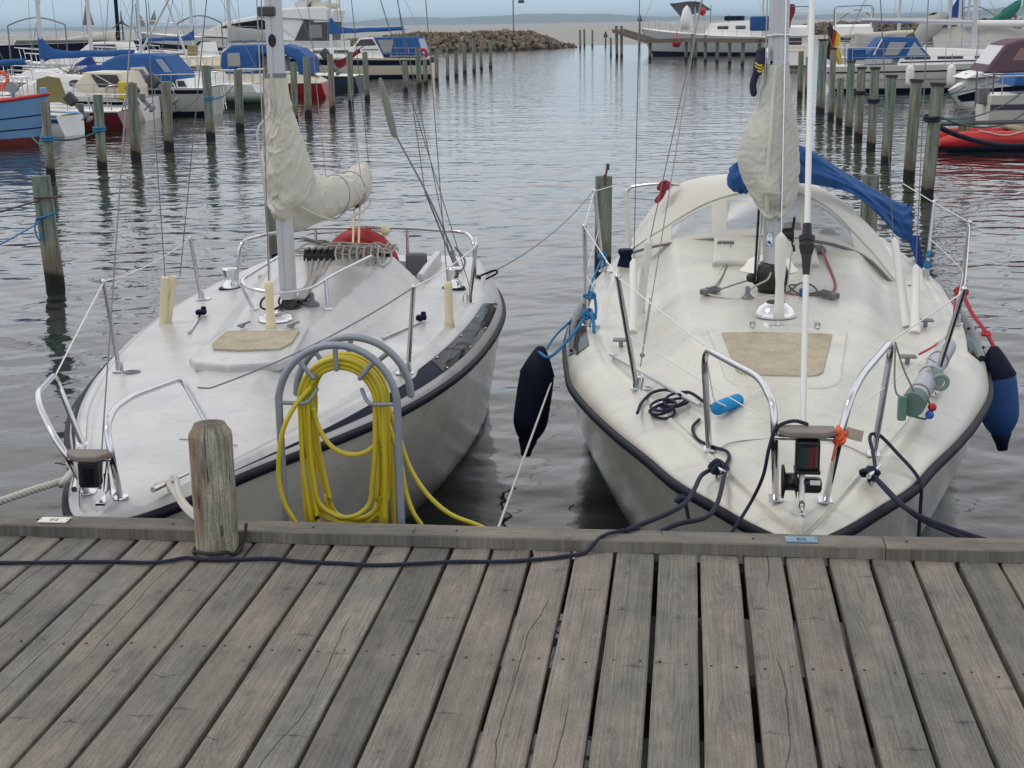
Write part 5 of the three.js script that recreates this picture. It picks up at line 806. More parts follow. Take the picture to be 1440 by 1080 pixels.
  fabric.push(grid(50, 10, (u, v) => { const p = arc.getPoint(u).lerp(rear.getPoint(u), v), bl = Math.sin(v * Math.PI) * 0.025 * Math.sin(u * Math.PI) + (vn(u * 16 + 4, v * 4) - 0.5) * 0.012; return [p.x, p.y + bl, p.z]; }, (u, v) => [u * 3, v]));
  const hd = part('spray_hood', fabric, M.hoodWhite, B);
  for (const [a, b] of panes) part('window_pane', panel(a, b, 0.17, 0.90, -0.001), M.vinyl, hd);
  part('hood_seam', tube([...Array(30)].map((_, i) => { const p = arc.getPoint(i / 29); return [p.x, p.y + 0.004, p.z + 0.004]; }), 0.006), M.canvasGrey, hd);
  part('hood_frame', [tube([...Array(24)].map((_, i) => { const p = arc.getPoint(i / 23); return [p.x, p.y - 0.02, p.z - 0.02]; }), 0.010), tube([...Array(24)].map((_, i) => { const p = rear.getPoint(i / 23); return [p.x, p.y - 0.016, p.z + 0.01]; }), 0.010), rod(P(5.95, -0.3, 1.1), P(5.7, -0.25, 1.43), 0.009)], M.steel, hd);
  part('cabin_bulkhead', bx(1.25, 0.62, 0.03, 0, 0.80, -6.06, 0.01), M.gelB, B);
  // gear seen through the hood windows
  for (const sd of [-1, 1]) part('cockpit_coaming', bx(0.06, 0.16, 1.2, sd * 0.66, 1.0, -6.6, 0.02), M.gelB, B);
  part('grab_rail', bend([P(6.3, -0.98, 0.98), P(6.25, -1.0, 1.46), P(6.2, -0.80, 1.49), P(6.15, -0.62, 1.49)], 0.012, 0.06), M.steel, B);
  part('rail_cover', rod(P(6.3, -0.99, 1.02), P(6.26, -1.0, 1.44), 0.022), M.boot, B);
  part('side_winch', [lathe([[0, 0.12], [0.05, 0.12], [0.055, 0.10], [0.04, 0.07], [0.055, 0.02], [0.06, 0]], 18).translate(-0.965, 0.98, -5.6)], M.navy, B);
}
function onB(list) { return [list].flat(9).map(g => g.rotateY(-0.028).translate(0.385, 0, -4.55)); }
function onA(list) { return [list].flat(9).map(g => g.rotateY(0.05).translate(-2.03, 0, -4.62)); }

// ---------------------------------------------------------------- things lying on or tied to the two boats
{
  const f = fb, r = rng(61);
  // cushions and a bag seen through the hood windows
  solo('red_bag', 'small dark red bag seen through the middle hood window of the right sailboat', 'bag', onB([new THREE.SphereGeometry(0.07, 14, 10).scale(1.3, 0.62, 0.8).translate(0.20, 1.20, -6.0), new THREE.SphereGeometry(0.05, 12, 8).scale(1, 0.7, 0.8).translate(0.12, 1.20, -5.95)]), mat(0.12, 0.02, 0.03, 0.85));
  solo('red_bundle', 'red and dark bundle seen through the right hood window of the right sailboat', 'bundle', onB([new THREE.SphereGeometry(0.05, 14, 10).scale(1.4, 0.7, 0.9).translate(0.47, 1.17, -5.7), new THREE.SphereGeometry(0.04, 12, 8).scale(1.4, 0.6, 1).translate(0.43, 1.205, -5.75)]), mat(0.14, 0.03, 0.035, 0.9));
  // deck brush with blue head
  const br = thing('deck_brush', 'blue deck brush with a white handle lying on the right sailboat foredeck', 'brush', [0, 0, 0]);
  part('handle', onB([rod(P(2.54, -0.80, 1.022), P(1.48, -0.36, 1.062), 0.011), rod(P(2.54, -0.80, 1.022), P(2.60, -0.825, 1.022), 0.017, 0.013)]), M.mast, br);
  part('brush_head', onB([...tube([P(1.40, -0.285, 1.072), P(1.43, -0.265, 1.074), P(1.48, -0.225, 1.078), P(1.51, -0.205, 1.078)], 0.029, { n: 22 }).slice(0, 1), ...[[1.40, -0.285, 1.072], [1.51, -0.205, 1.078]].map(q => new THREE.SphereGeometry(0.029, 22, 16).translate(...P(...q)))]), M.brush, br);
  // coil of navy line by the brush
  const coil = []; for (let k = 0; k < 5; k++) { const p = [], cx = -0.495 + (k % 2 - 0.5) * 0.05, cs = 1.60 + (k % 2 - 0.5) * 0.09, ra = 0.038 + r() * 0.02, rb = 0.070 + r() * 0.035, tw = -0.9 + r() * 1.3; for (let i = 0; i < 10; i++) { const a = i / 10 * 6.283, dx = Math.cos(a) * ra, ds = Math.sin(a) * rb; const s = cs + ds * Math.cos(tw) + dx * Math.sin(tw), x = cx + dx * Math.cos(tw) - ds * Math.sin(tw); p.push(P(s, x, f.deck(s, x) + 0.008 + k * 0.008)); } coil.push(tube(p, 0.0062, { closed: true, seg: 60 })); }
  const dk = (s, x, e = 0.008) => P(s, x, f.deck(s, x) + e);
  coil.push(tube([dk(1.55, -0.63), dk(1.72, -0.62, 0.012), dk(1.86, -0.58, 0.014), dk(1.86, -0.52, 0.02), dk(1.75, -0.47, 0.03), dk(1.66, -0.45, 0.045)], 0.0072), tube([dk(1.75, -0.47, 0.03), dk(1.74, -0.41, 0.03), dk(1.62, -0.345, 0.012), dk(1.54, -0.315, 0.012)], 0.0072), tube([dk(1.38, -0.36), dk(1.28, -0.385), dk(1.12, -0.36), dk(0.99, -0.29), dk(0.93, -0.25), dk(0.86, -0.235), dk(0.78, -0.245), dk(0.70, -0.24, 0.02)], 0.0068));
  solo('rope_coil', 'untidy coil of navy line on the left foredeck of the right sailboat', 'rope', onB(coil), M.ropeNavy);
  // bow lines of boat B
  const e1 = toB(P(0.66, -0.275, 1.04)), dockL = [-0.17, DK + 0.052, -4.40];
  const knot = (c, n, rr, seed) => { const q = rng(seed), o = []; for (let k = 0; k < n; k++) { const p = [], ax = V(q() - 0.5, q() - 0.5, q() - 0.5).normalize(), b = V(0, 1, 0.3).cross(ax).normalize(), d = ax.clone().cross(b); for (let i = 0; i < 8; i++) { const a = i / 8 * 6.283, w = V(...c).addScaledVector(b, Math.cos(a) * rr).addScaledVector(d, Math.sin(a) * rr * 0.7).add(V((q() - 0.5) * rr * 0.5, (q() - 0.5) * rr * 0.5, (q() - 0.5) * rr * 0.5)); p.push(w); } o.push(tube(p, 0.0078, { closed: true, seg: 32 })); } return o; };
  solo('bow_line', 'doubled navy line from the left bow cleat of the right sailboat to the jetty', 'rope', [
    tube([e1, [e1[0] - 0.06, e1[1] - 0.01, e1[2] + 0.06], [0.0, 1.06, -4.72], dockL, [-0.19, DK + 0.02, -4.45]], 0.0085), tube([[e1[0] + 0.03, e1[1], e1[2] - 0.02], [0.10, 1.03, -4.74], [-0.02, 1.05, -4.55], [-0.10, 1.04, -4.46]], 0.0085),
    ...knot(e1, 4, 0.028, 4), ...knot([-0.005, 1.055, -4.79], 2, 0.02, 6), tube([[0.01, 1.04, -4.79], [0.018, 1.0, -4.78], [0.022, 0.985, -4.775]], 0.007)], M.ropeNavy);
  const e2 = toB(P(0.66, 0.275, 1.035));
  solo('bow_line', 'thick navy bow line running right from the bow cleat of the right sailboat', 'rope', [
    tube([e2, [0.78, 0.99, -4.92], [0.98, 0.955, -4.76], [1.25, 0.92, -4.66], [1.6, 0.9, -4.6], [2.4, 0.88, -4.55]], 0.0095), tube([[e2[0] + 0.01, e2[1] - 0.006, e2[2] + 0.01], [0.80, 0.978, -4.9], [0.95, 0.948, -4.76]], 0.0085), ...knot(e2, 5, 0.03, 14),
    tube([[e2[0] + 0.02, e2[1] + 0.01, e2[2] - 0.02], PB(0.85, 0.30, 1.06), PB(0.97, 0.298, 1.085), PB(1.0, 0.33, 1.09), PB(0.95, 0.40, 1.03), PB(0.85, 0.475, 0.955), PB(0.80, 0.478, 0.86), PB(0.78, 0.47, 0.6)], 0.0072)], M.ropeNavy);
  solo('furling_line', 'thin navy line from the pulpit step of the right sailboat down to the jetty', 'rope', [tube([PB(0.19, 0.015, 1.345), PB(0.20, -0.03, 1.352), PB(0.17, -0.085, 1.335), PB(0.15, -0.108, 1.27), PB(0.16, -0.125, 1.17), PB(0.22, -0.16, 1.06), PB(0.12, -0.22, 0.99), PB(0.06, -0.26, 0.96)], 0.0062)], M.ropeNavy);
  solo('rope_lashing', 'orange lashing with a paper tag on the pulpit of the right sailboat', 'lashing', [...knot(PB(0.185, 0.122, 1.30), 4, 0.020, 71), ...knot(PB(0.185, 0.126, 1.325), 2, 0.018, 72), tube([PB(0.17, 0.12, 1.30), PB(0.15, 0.105, 1.265), PB(0.15, 0.098, 1.235)], 0.004)], M.orange);
  solo('paper_tag', 'small pale paper tag hanging from the orange lashing', 'tag', onB([grid(4, 4, (u, v) => [0.145 + u * 0.055 - v * 0.006, 1.34 - v * 0.038 - u * 0.014, -0.19 + Math.sin(u * 3) * 0.006])]), mat(0.45, 0.38, 0.32, 0.8));
  // grey tube container along the right rail
  const cn = thing('tube_container', 'grey plastic tube container lashed along the right rail of the right sailboat', 'tube', [0, 0, 0]);
  const c0 = P(1.33, 0.50, 1.13), c1 = P(2.55, 0.80, 1.10);
  part('tube_body', onB([rod(c0, c1, 0.044, 0.044, 18)]), M.plastic, cn);
  for (const k of [0.12, 0.42, 0.7]) { const a = V(...c0).lerp(V(...c1), k), b = V(...c0).lerp(V(...c1), k + 0.02); part('strap', onB([rod(a, b, 0.047, 0.047, 18)]), M.lead, cn); }
  part('end_cap', onB([rod(V(...c0).lerp(V(...c1), -0.03), V(...c0).lerp(V(...c1), 0.06), 0.05, 0.05, 18)]), mat(0.10, 0.17, 0.15, 0.7), cn);
  part('end_bracket', onB([bx(0.035, 0.10, 0.03, 0.45, 1.12, -1.28, 0.008), tube([P(1.35, 0.50, 1.07), P(1.36, 0.56, 1.06), P(1.38, 0.57, 1.12), P(1.4, 0.53, 1.16)], 0.005)]), mat(0.10, 0.22, 0.18, 0.7), cn);
  part('valve', onB([new THREE.TorusGeometry(0.03, 0.010, 8, 18).translate(0.655, 1.13, -1.70), new THREE.CylinderGeometry(0.045, 0.045, 0.05, 16).rotateX(1.2).translate(0.635, 1.13, -1.76)]), mat(0.22, 0.30, 0.27, 0.6), cn);
  part('knob', onB([new THREE.SphereGeometry(0.018, 12, 8).translate(0.575, 1.115, -1.33)]), M.red, cn, 'red knob'); part('knob', onB([new THREE.SphereGeometry(0.018, 12, 8).translate(0.565, 1.085, -1.32)]), mat(0.02, 0.12, 0.5, 0.5), cn, 'blue knob');
  part('tie_cord', onB([...tube([P(1.05, 0.385, 1.44), P(1.2, 0.44, 1.30), P(1.35, 0.50, 1.18)], 0.004), ...tube([P(1.05, 0.385, 1.44), P(1.1, 0.40, 1.24), P(1.3, 0.47, 1.16)], 0.004), ...tube([P(1.6, 0.60, 1.19), P(1.75, 0.60, 1.22), P(1.9, 0.66, 1.17)], 0.003)]), M.ropeGrey, cn);
  // fenders
  const fen = (name, label, x, z, y, len, rad, m, mt, lean, yaw = 0) => { const t = thing(name, label, 'fender', [x, y, z]); t.rotation.set(0, yaw, lean); { const c = new THREE.CatmullRomCurve3([[0, -len / 2 + 0.002], [rad * 0.34, -len / 2 + 0.012], [rad * 0.72, -len / 2 + 0.06], [rad * 0.95, -len / 2 + 0.12], [rad, -len / 2 + 0.2], [rad, 0], [rad, len / 2 - 0.16], [rad * 0.93, len / 2 - 0.08], [rad * 0.62, len / 2 - 0.02], [0, len / 2]].map(([a, b]) => V(a, b, 0))); part('body', lathe(c.getPoints(60).map(q => [Math.max(0, q.x), q.y]), 44), m, t); } part('end_boss', lathe([[0, -0.075], [0.028, -0.07], [0.036, -0.03], [0.055, 0.02], [0.03, 0.05]], 16).translate(0, -len / 2, 0), mt, t); part('end_boss', lathe([[rad * 0.6, -0.09], [rad * 1.01, -0.085], [0.06, 0.01], [0.038, 0.05], [0.02, 0.075], [0, 0.078]], 16).translate(0, len / 2, 0), mt, t); return t; };
  fen('fender', 'dark navy fender hanging at the left side of the right sailboat', -0.85, -7.95, 0.565, 0.50, 0.10, M.fender, M.fender, -0.15);
  fen('fender', 'bright blue fender with black ends hanging at the right side of the right sailboat', 1.70, -7.95, 0.62, 0.44, 0.105, M.fenderBlue, M.fender, 0.14);
  solo('fender_line', 'red twisted line holding the blue fender to the right stanchion', 'rope', [tube([PB(3.65, 1.03, 1.17), [1.56, 1.07, -8.1], [1.61, 1.0, -8.02], [1.64, 0.95, -7.98], [1.665, 0.90, -7.95]], 0.011), ...knot(PB(3.68, 1.03, 1.17), 3, 0.03, 21), ...knot([1.625, 0.975, -8.0], 2, 0.02, 22), tube([PB(3.7, 1.0, 1.15), PB(3.3, 0.93, 1.03), PB(2.9, 0.80, 1.035), PB(2.6, 0.68, 1.05)], 0.006)], M.ropeRed);
  solo('fender_line', 'bright blue line knotted at the left stanchion foot, running down to the navy fender', 'rope', [tube([PB(3.45, -1.03, 1.06), PB(3.3, -1.09, 0.98), PB(3.15, -1.20, 0.88), [-0.815, 0.86, -7.93]], 0.0085), ...knot(PB(3.44, -1.028, 1.06), 4, 0.034, 31), ...knot(PB(3.46, -1.02, 1.16), 3, 0.03, 32), tube([PB(3.40, -0.995, 1.07), PB(3.36, -0.985, 1.02), PB(3.32, -0.98, 0.985)], 0.01), tube([PB(3.45, -0.985, 1.15), PB(3.45, -0.98, 1.09), PB(3.42, -0.98, 1.04)], 0.008)], M.ropeBlue);
  solo('stern_line', 'blue line tied at the rear left stanchion of the right sailboat', 'rope', [...knot(PB(5.4, -1.11, 1.08), 4, 0.03, 41), ...knot(PB(5.4, -1.10, 1.02), 2, 0.025, 43), tube([PB(5.35, -1.12, 1.05), PB(4.6, -1.19, 0.86), PB(4.0, -1.27, 0.82), PB(3.7, -1.29, 0.80)], 0.007)], M.ropeBlue);
  solo('stern_line', 'blue knots at the rear right stanchion of the right sailboat', 'rope', [...knot(PB(5.25, 1.05, 1.06), 3, 0.025, 45), ...knot(PB(5.25, 1.05, 1.13), 2, 0.022, 46)], M.ropeBlue);
  // tarpaulin over the boom, falling to the right
  const tt = [P(5.05, -0.03, 1.90), P(5.2, 0.21, 1.83), P(5.5, 0.474, 1.655), P(5.9, 0.80, 1.442), P(6.15, 0.985, 1.335), P(6.2, 1.05, 1.335)].map(p => V(...p)), tb = [P(5.15, -0.05, 1.64), P(5.25, 0.217, 1.60), P(5.5, 0.53, 1.51), P(5.85, 0.79, 1.30), P(6.05, 0.945, 1.13), P(6.15, 1.06, 1.09)].map(p => V(...p));
  const ct = new THREE.CatmullRomCurve3(tt), cb = new THREE.CatmullRomCurve3(tb);
  const tp = (thick) => grid(70, 22, (u, v) => { const p = ct.getPoint(u).lerp(cb.getPoint(u), v), w = (vn(u * 7 + v * 3, v * 5 - u * 2) - 0.5) * 0.07 + (vn(u * 16 - v * 6, v * 3 + 8) - 0.5) * 0.03 + Math.sin(v * Math.PI) * 0.05; return [p.x - w * 0.25 + thick * 0.2, p.y + w * 0.3, p.z + w + thick]; }, (u, v) => [u * 3, v]);
  const tarp = thing('blue_tarpaulin', 'bright blue tarpaulin draped from the boom over the right side of the spray hood', 'tarpaulin', [0.385, 0, -4.55], -0.028);
  part('cloth', [tp(0), grid(60, 14, (u, v) => { const p = ct.getPoint(u * 0.93), a = (v - 0.5) * 2; return [p.x + a * 0.03, p.y - a * a * 0.05 + 0.006, p.z - 0.12 - 0.13 * a + (vn(u * 9, v * 4) - 0.5) * 0.02]; })], M.blueCloth, tarp);
  part('hanging_strip', grid(6, 16, (u, v) => { const p = V(...P(6.2, 1.06, 1.12)).lerp(V(...P(6.1, 1.12, 0.90)), v); return [p.x + (u - 0.5) * 0.09 * (1 - v * 0.5), p.y, p.z + Math.sin(u * 6 + v * 3) * 0.012]; }), M.blueDeep, tarp);
  solo('cloth_bundle', 'small bundle of blue cloth left of the sail cover on the right sailboat', 'cloth', onB([grid(22, 16, (u, v) => { const a = u * 6.283, b = (v - 0.5) * Math.PI, k = 1 + (vn(Math.cos(a) * 3 + 5, Math.sin(a) * 3 + v * 6) - 0.5) * 0.7; return [-0.17 + Math.cos(a) * Math.cos(b) * 0.085 * k, 1.625 + Math.sin(b) * 0.085 * k, -5.3 + Math.sin(a) * Math.cos(b) * 0.08 * k]; })]), M.blueCloth);
  solo('red_ribbon', 'dark red knotted cloth on the rail left of the spray hood', 'cloth', [...knot(PB(6.1, -0.72, 1.49), 4, 0.05, 51), tube([PB(6.1, -0.72, 1.47), PB(6.1, -0.74, 1.42), PB(6.1, -0.77, 1.38)], 0.022)], mat(0.30, 0.02, 0.05, 0.9));
}
{ // lines of boat A and between boats
  solo('bow_line', 'thick pale twisted mooring line at the left bow of the left sailboat', 'rope', [twist([PA(0.40, -0.245, 1.01), [-2.35, 1.03, -4.80], [-2.46, 1.03, -4.60], [-2.62, 1.06, -4.40], [-2.9, 1.05, -4.2]], 0.0135, 0.06), tube([PA(0.40, -0.24, 1.03), PA(0.36, -0.22, 1.05), PA(0.30, -0.23, 1.03), PA(0.36, -0.26, 1.0)], 0.012, { closed: true, seg: 24 }), tube([PA(0.5, -0.25, 1.02), PA(0.48, -0.27, 1.07), PA(0.42, -0.25, 1.06), PA(0.42, -0.22, 1.02)], 0.009)], M.ropeWhite);
  solo('bow_line', 'pale twisted line from the left sailboat bow cleat to the wooden post', 'rope', [twist([PA(0.30, 0.165, 1.03), [-1.77, 1.05, -4.72], [-1.66, 1.08, -4.50], [-1.53, 1.105, -4.29]], 0.0115, 0.05), twist([PA(0.34, 0.185, 1.03), [-1.755, 1.065, -4.70], [-1.65, 1.09, -4.49], [-1.52, 1.12, -4.28]], 0.0105, 0.05), tube([PA(0.26, 0.13, 1.03), PA(0.30, 0.19, 1.04), PA(0.36, 0.17, 1.035), PA(0.31, 0.15, 1.02)], 0.010, { closed: true, seg: 24 })], M.ropeWhite);
  solo('spring_line', 'pale line slanting from the jetty up to the left side of the right sailboat', 'rope', [rod([-0.605, 1.03, -4.44], PB(3.6, -1.24, 0.66), 0.005)], M.ropeWhite);
  solo('stern_line', 'dark stern line from the left sailboat across to the green pile', 'rope', [tube(sag(PA(5.2, 0.93, 0.97), [-0.98, 1.0 - 0.1, -16.2], 0.10), 0.006)], M.wire);
  solo('stern_line', 'pale line from the leftmost stern pile down to the left', 'rope', [tube(sag([-6.72, 0.93, -14.6], [-9.6, 0.35, -14.2], 0.06), 0.010), tube([[-6.8, 0.95, -14.62], [-6.68, 0.96, -14.57], [-6.57, 0.955, -14.62], [-6.56, 0.95, -14.75]], 0.014)], M.ropeBrown);
  solo('stern_line', 'thin dark line from the leftmost stern pile towards the jetty', 'rope', [tube(sag([-6.74, 0.70, -14.6], [-6.2, 0.55, -8.8], 0.05), 0.008), tube([[-6.79, 0.73, -14.62], [-6.67, 0.76, -14.56], [-6.56, 0.80, -14.62]], 0.012), tube([[-6.78, 0.73, -14.58], [-6.80, 0.62, -14.57], [-6.76, 0.50, -14.57], [-6.73, 0.60, -14.57]], 0.009)], M.ropeBlue);
}

// ---------------------------------------------------------------- the other boats in the harbour
// own axes: x from the stern (0) to the bow (L), y up from the water, z across
function farHull(o) {
  const { L, B, fb, bow } = o, half = t => (B / 2) * (t < 0.42 ? lerp(o.stern ?? 0.78, 1, sst(0, 0.42, t)) : Math.pow(Math.max(0, 1 - Math.pow((t - 0.42) / 0.58, 2.1)), 0.75)), sheer = t => lerp(fb, bow, Math.pow(t, o.pw || 1.8)) + (o.kick || 0) * Math.pow(1 - t, 2.5);
  const rows = [1, 0.85, 0.65, 0.42, 0.2, 0.06, -0.25, -0.6], rk = o.rake ?? 0.6, tr = o.transom ?? 0.1;
  const surf = (qa, qb, out = 0) => grid(44, 7, (u, v) => {
    const a = Math.abs(u * 2 - 1), sd = u < 0.5 ? -1 : 1, t = 1 - a, tt = 1 - Math.pow(a, 1) ; const T = Math.pow(1 - a, 0.8), q = lerp(qa, qb, v);
    const x0 = tr * Math.max(0, q), x1 = L - rk * (1 - q), tx = 1 - Math.pow(1 - T, 1), X = lerp(x0, x1, T), w = half(T) * (q > 0 ? lerp(o.flare ?? 0.72, 1, Math.pow(q, 0.7)) : (o.flare ?? 0.72) * Math.sqrt(Math.max(0, 1 + q)));
    return [X, sheer(T) * q, sd * (w + out)];
  }, (u, v, p) => [p[0] * 0.5, p[1] * 0.5]);
  const deck = grid(8, 30, (u, v) => { const t = Math.pow(v, 0.8), X = lerp(tr, L, t); return [X, sheer(t) - 0.01 + 0.04 * (1 - (u * 2 - 1) ** 2), (u * 2 - 1) * (half(t) - 0.01)]; });
  const transom = grid(6, 6, (u, v) => { const q = lerp(-0.3, 1, v); return [tr * Math.max(0, q) + 0.002, sheer(0) * q, (u * 2 - 1) * half(0) * (q > 0 ? lerp(o.flare ?? 0.72, 1, Math.pow(q, 0.7)) : o.flare ?? 0.72)]; });
  return { surf, deck, transom, half: x => half(clamp(x / L)), sheer: x => sheer(clamp(x / L)), L };
}
function farBoat(name, label, cat, pos, turn, o, m) {
  const t = thing(name, label, cat, pos, turn), h = farHull(o);
  part('hull', [h.surf(1, -0.6), h.transom], m.hull, t); part('deck', h.deck, m.deck || M.white, t);
  if (m.boot) part('boot_stripe', h.surf(0.17, -0.05, 0.012), m.boot, t);
  if (m.band) part('sheer_band', h.surf(m.bandAt ? m.bandAt[0] : 0.98, m.bandAt ? m.bandAt[1] : 0.78, 0.014), m.band, t);
  if (m.rail) { const p = []; for (let i = 0; i <= 30; i++) { const q = i / 30 * 2 - 1, T = Math.pow(1 - Math.abs(q), 0.8), X = lerp(o.transom ?? 0.1, o.L, T); p.push([X, h.sheer(X) + 0.01, Math.sign(q || 1) * h.half(X)]); } part('rail', tube(p, m.railR || 0.035), m.rail, t); }
  t.h = h; return t;
}
function rail(t, x0, x1, hgt, n, z = 1, m = M.steel) { // guard rail round the deck edge: posts and one wire, each side
  const h = t.h; for (const sd of z === 1 ? [-1, 1] : [z]) { const top = []; for (let i = 0; i <= n; i++) { const X = lerp(x0, x1, i / n), Z = sd * (h.half(X) - 0.05), Y = h.sheer(X); part('rail_post', rod([X, Y, Z], [X, Y + hgt, Z], 0.014, 0.014, 5), m, t); top.push([X, Y + hgt, Z]); } part('guard_wire', tube(top, 0.011, { n: 5 }), m, t); part('guard_wire', tube(top.map(p => [p[0], p[1] - hgt * 0.5, p[2]]), 0.007, { n: 4 }), m, t); }
}
function bowRail(t, hgt = 0.6, from = 0.8, m = M.steel) { const h = t.h, L = h.L, p = []; for (let i = 0; i <= 12; i++) { const a = i / 12 * 2 - 1, X = lerp(L + 0.1, L * from, Math.pow(Math.abs(a), 1.4)); p.push([X, h.sheer(X) + hgt, Math.sign(a) * Math.max(0, h.half(X) - 0.03)]); } part('pulpit', [tube(p, 0.018, { n: 6 }), ...[0, 4, 8, 12].map(i => rod([p[i][0] - 0.1, h.sheer(p[i][0]), p[i][2]], p[i], 0.016, 0.016, 5))], m, t); }
function sternRail(t, hgt = 0.6, m = M.steel) { const h = t.h, Z = h.half(0) - 0.04, Y = h.sheer(0), p = [[1.3, Y + hgt, -h.half(1.3) + 0.04], [0.25, Y + hgt, -Z], [0.12, Y + hgt, -Z + 0.2], [0.1, Y + hgt, 0], [0.12, Y + hgt, Z - 0.2], [0.25, Y + hgt, Z], [1.3, Y + hgt, h.half(1.3) - 0.04]]; part('stern_rail', [tube(p, 0.017, { n: 6 }), ...[0, 1, 5, 6].map(i => rod([p[i][0], Y, p[i][2]], p[i], 0.015, 0.015, 5))], m, t); }
function rig(t, x, base, top, o = {}) { // mast, stays, boom with its cover
  const r = o.r || 0.065; part('mast', rod([x, base, 0], [x + (o.rake || 0), top, 0], r, r * 0.85, 12), o.mat || M.mast, t);
  for (const sd of [-1, 1]) { part('spreader', rod([x, lerp(base, top, 0.52), 0], [x - 0.1, lerp(base, top, 0.525), sd * 0.75], 0.022), M.alu, t); part('shroud', [rod([x - 0.15, t.h.sheer(x), sd * (t.h.half(x) - 0.05)], [x - 0.1, lerp(base, top, 0.525), sd * 0.75], 0.008, 0.008, 4), rod([x - 0.1, lerp(base, top, 0.525), sd * 0.75], [x, top, 0], 0.008, 0.008, 4)], M.wire, t); }
  part('stay', [rod([x, top, 0], [t.h.L - 0.05, t.h.sheer(t.h.L), 0], o.furl ? 0.05 : 0.009, 0.012, 6)], o.furl || M.wire, t); part('stay', rod([x, top, 0], [0.1, t.h.sheer(0) + 0.05, 0], 0.008, 0.008, 4), M.wire, t);
  if (o.boom) { const [x1, yb] = o.boom; part('boom', rod([x - 0.05, yb, 0], [x1, yb - 0.02 + (o.boomRise || 0), 0], 0.05, 0.045, 8), o.boomMat || M.alu, t);
    if (o.cover) { const up = o.coverUp ?? 1.0, hi = o.coverH ?? 0.20, n = 26; part('sail_cover', grid(n * 2, 16, (u, v) => { const a = v * 6.283, X = lerp(x + 0.10, x1 + 0.12, u), k = Math.exp(-u * 14) , e = sst(1, 0.985, u) * sst(0, 0.004, u), y0 = yb + (o.boomRise || 0) * u, hh = lerp(hi, hi * 0.6, u) + up * k, ww = lerp(0.15, 0.09, u) * e * (1 + (vn(u * 20, v * 5) - 0.5) * 0.25), c = Math.cos(a); return [X - (u === 0 ? 0 : 0), y0 + (c > 0 ? c * hh : c * 0.10) * (0.9 + 0.1 * e) + (vn(u * 14, 3) - 0.5) * 0.03, Math.sin(a) * ww * (1 - k * 0.35)]; }), o.cover, t); } }
}
function winBox(t, x0, x1, y0, y1, z, m = M.winGrey, slant = 0, dz = 0.02) { const o = [[x0, y0], [x1, y0], [x1 - slant, y1], [x0 + (slant > 0 ? slant * 0.3 : 0), y1]]; for (const sd of [-1, 1]) part('window', prism(o, 0.02, 0.004).translate(0, 0, sd * (z + dz * 0)), m, t); }
function outboard(name, label, pos, turn, s = 1, tilt = 0.9) { const t = thing(name, label, 'outboard motor', pos, turn); const g = new THREE.Group(); 
  const q = geos => [geos].flat().map(x => x.rotateZ(tilt).scale(s, s, s)); part('cowl', q([new RoundedBoxGeometry(0.34, 0.42, 0.28, 3, 0.09).translate(0, 0.35, 0)]), M.greyDark, t); part('leg', q([bx(0.13, 0.7, 0.10, 0, -0.15, 0, 0.03), bx(0.34, 0.03, 0.16, -0.05, -0.35, 0, 0.01), new THREE.SphereGeometry(0.07, 10, 8).scale(2, 1, 1).translate(0, -0.5, 0)]), M.grey, t); part('bracket', [bx(0.12, 0.2, 0.18, 0.06, 0, 0, 0.02)], M.lead, t); return t; }
const LT = Math.PI; // bow away from the fairway on the left side
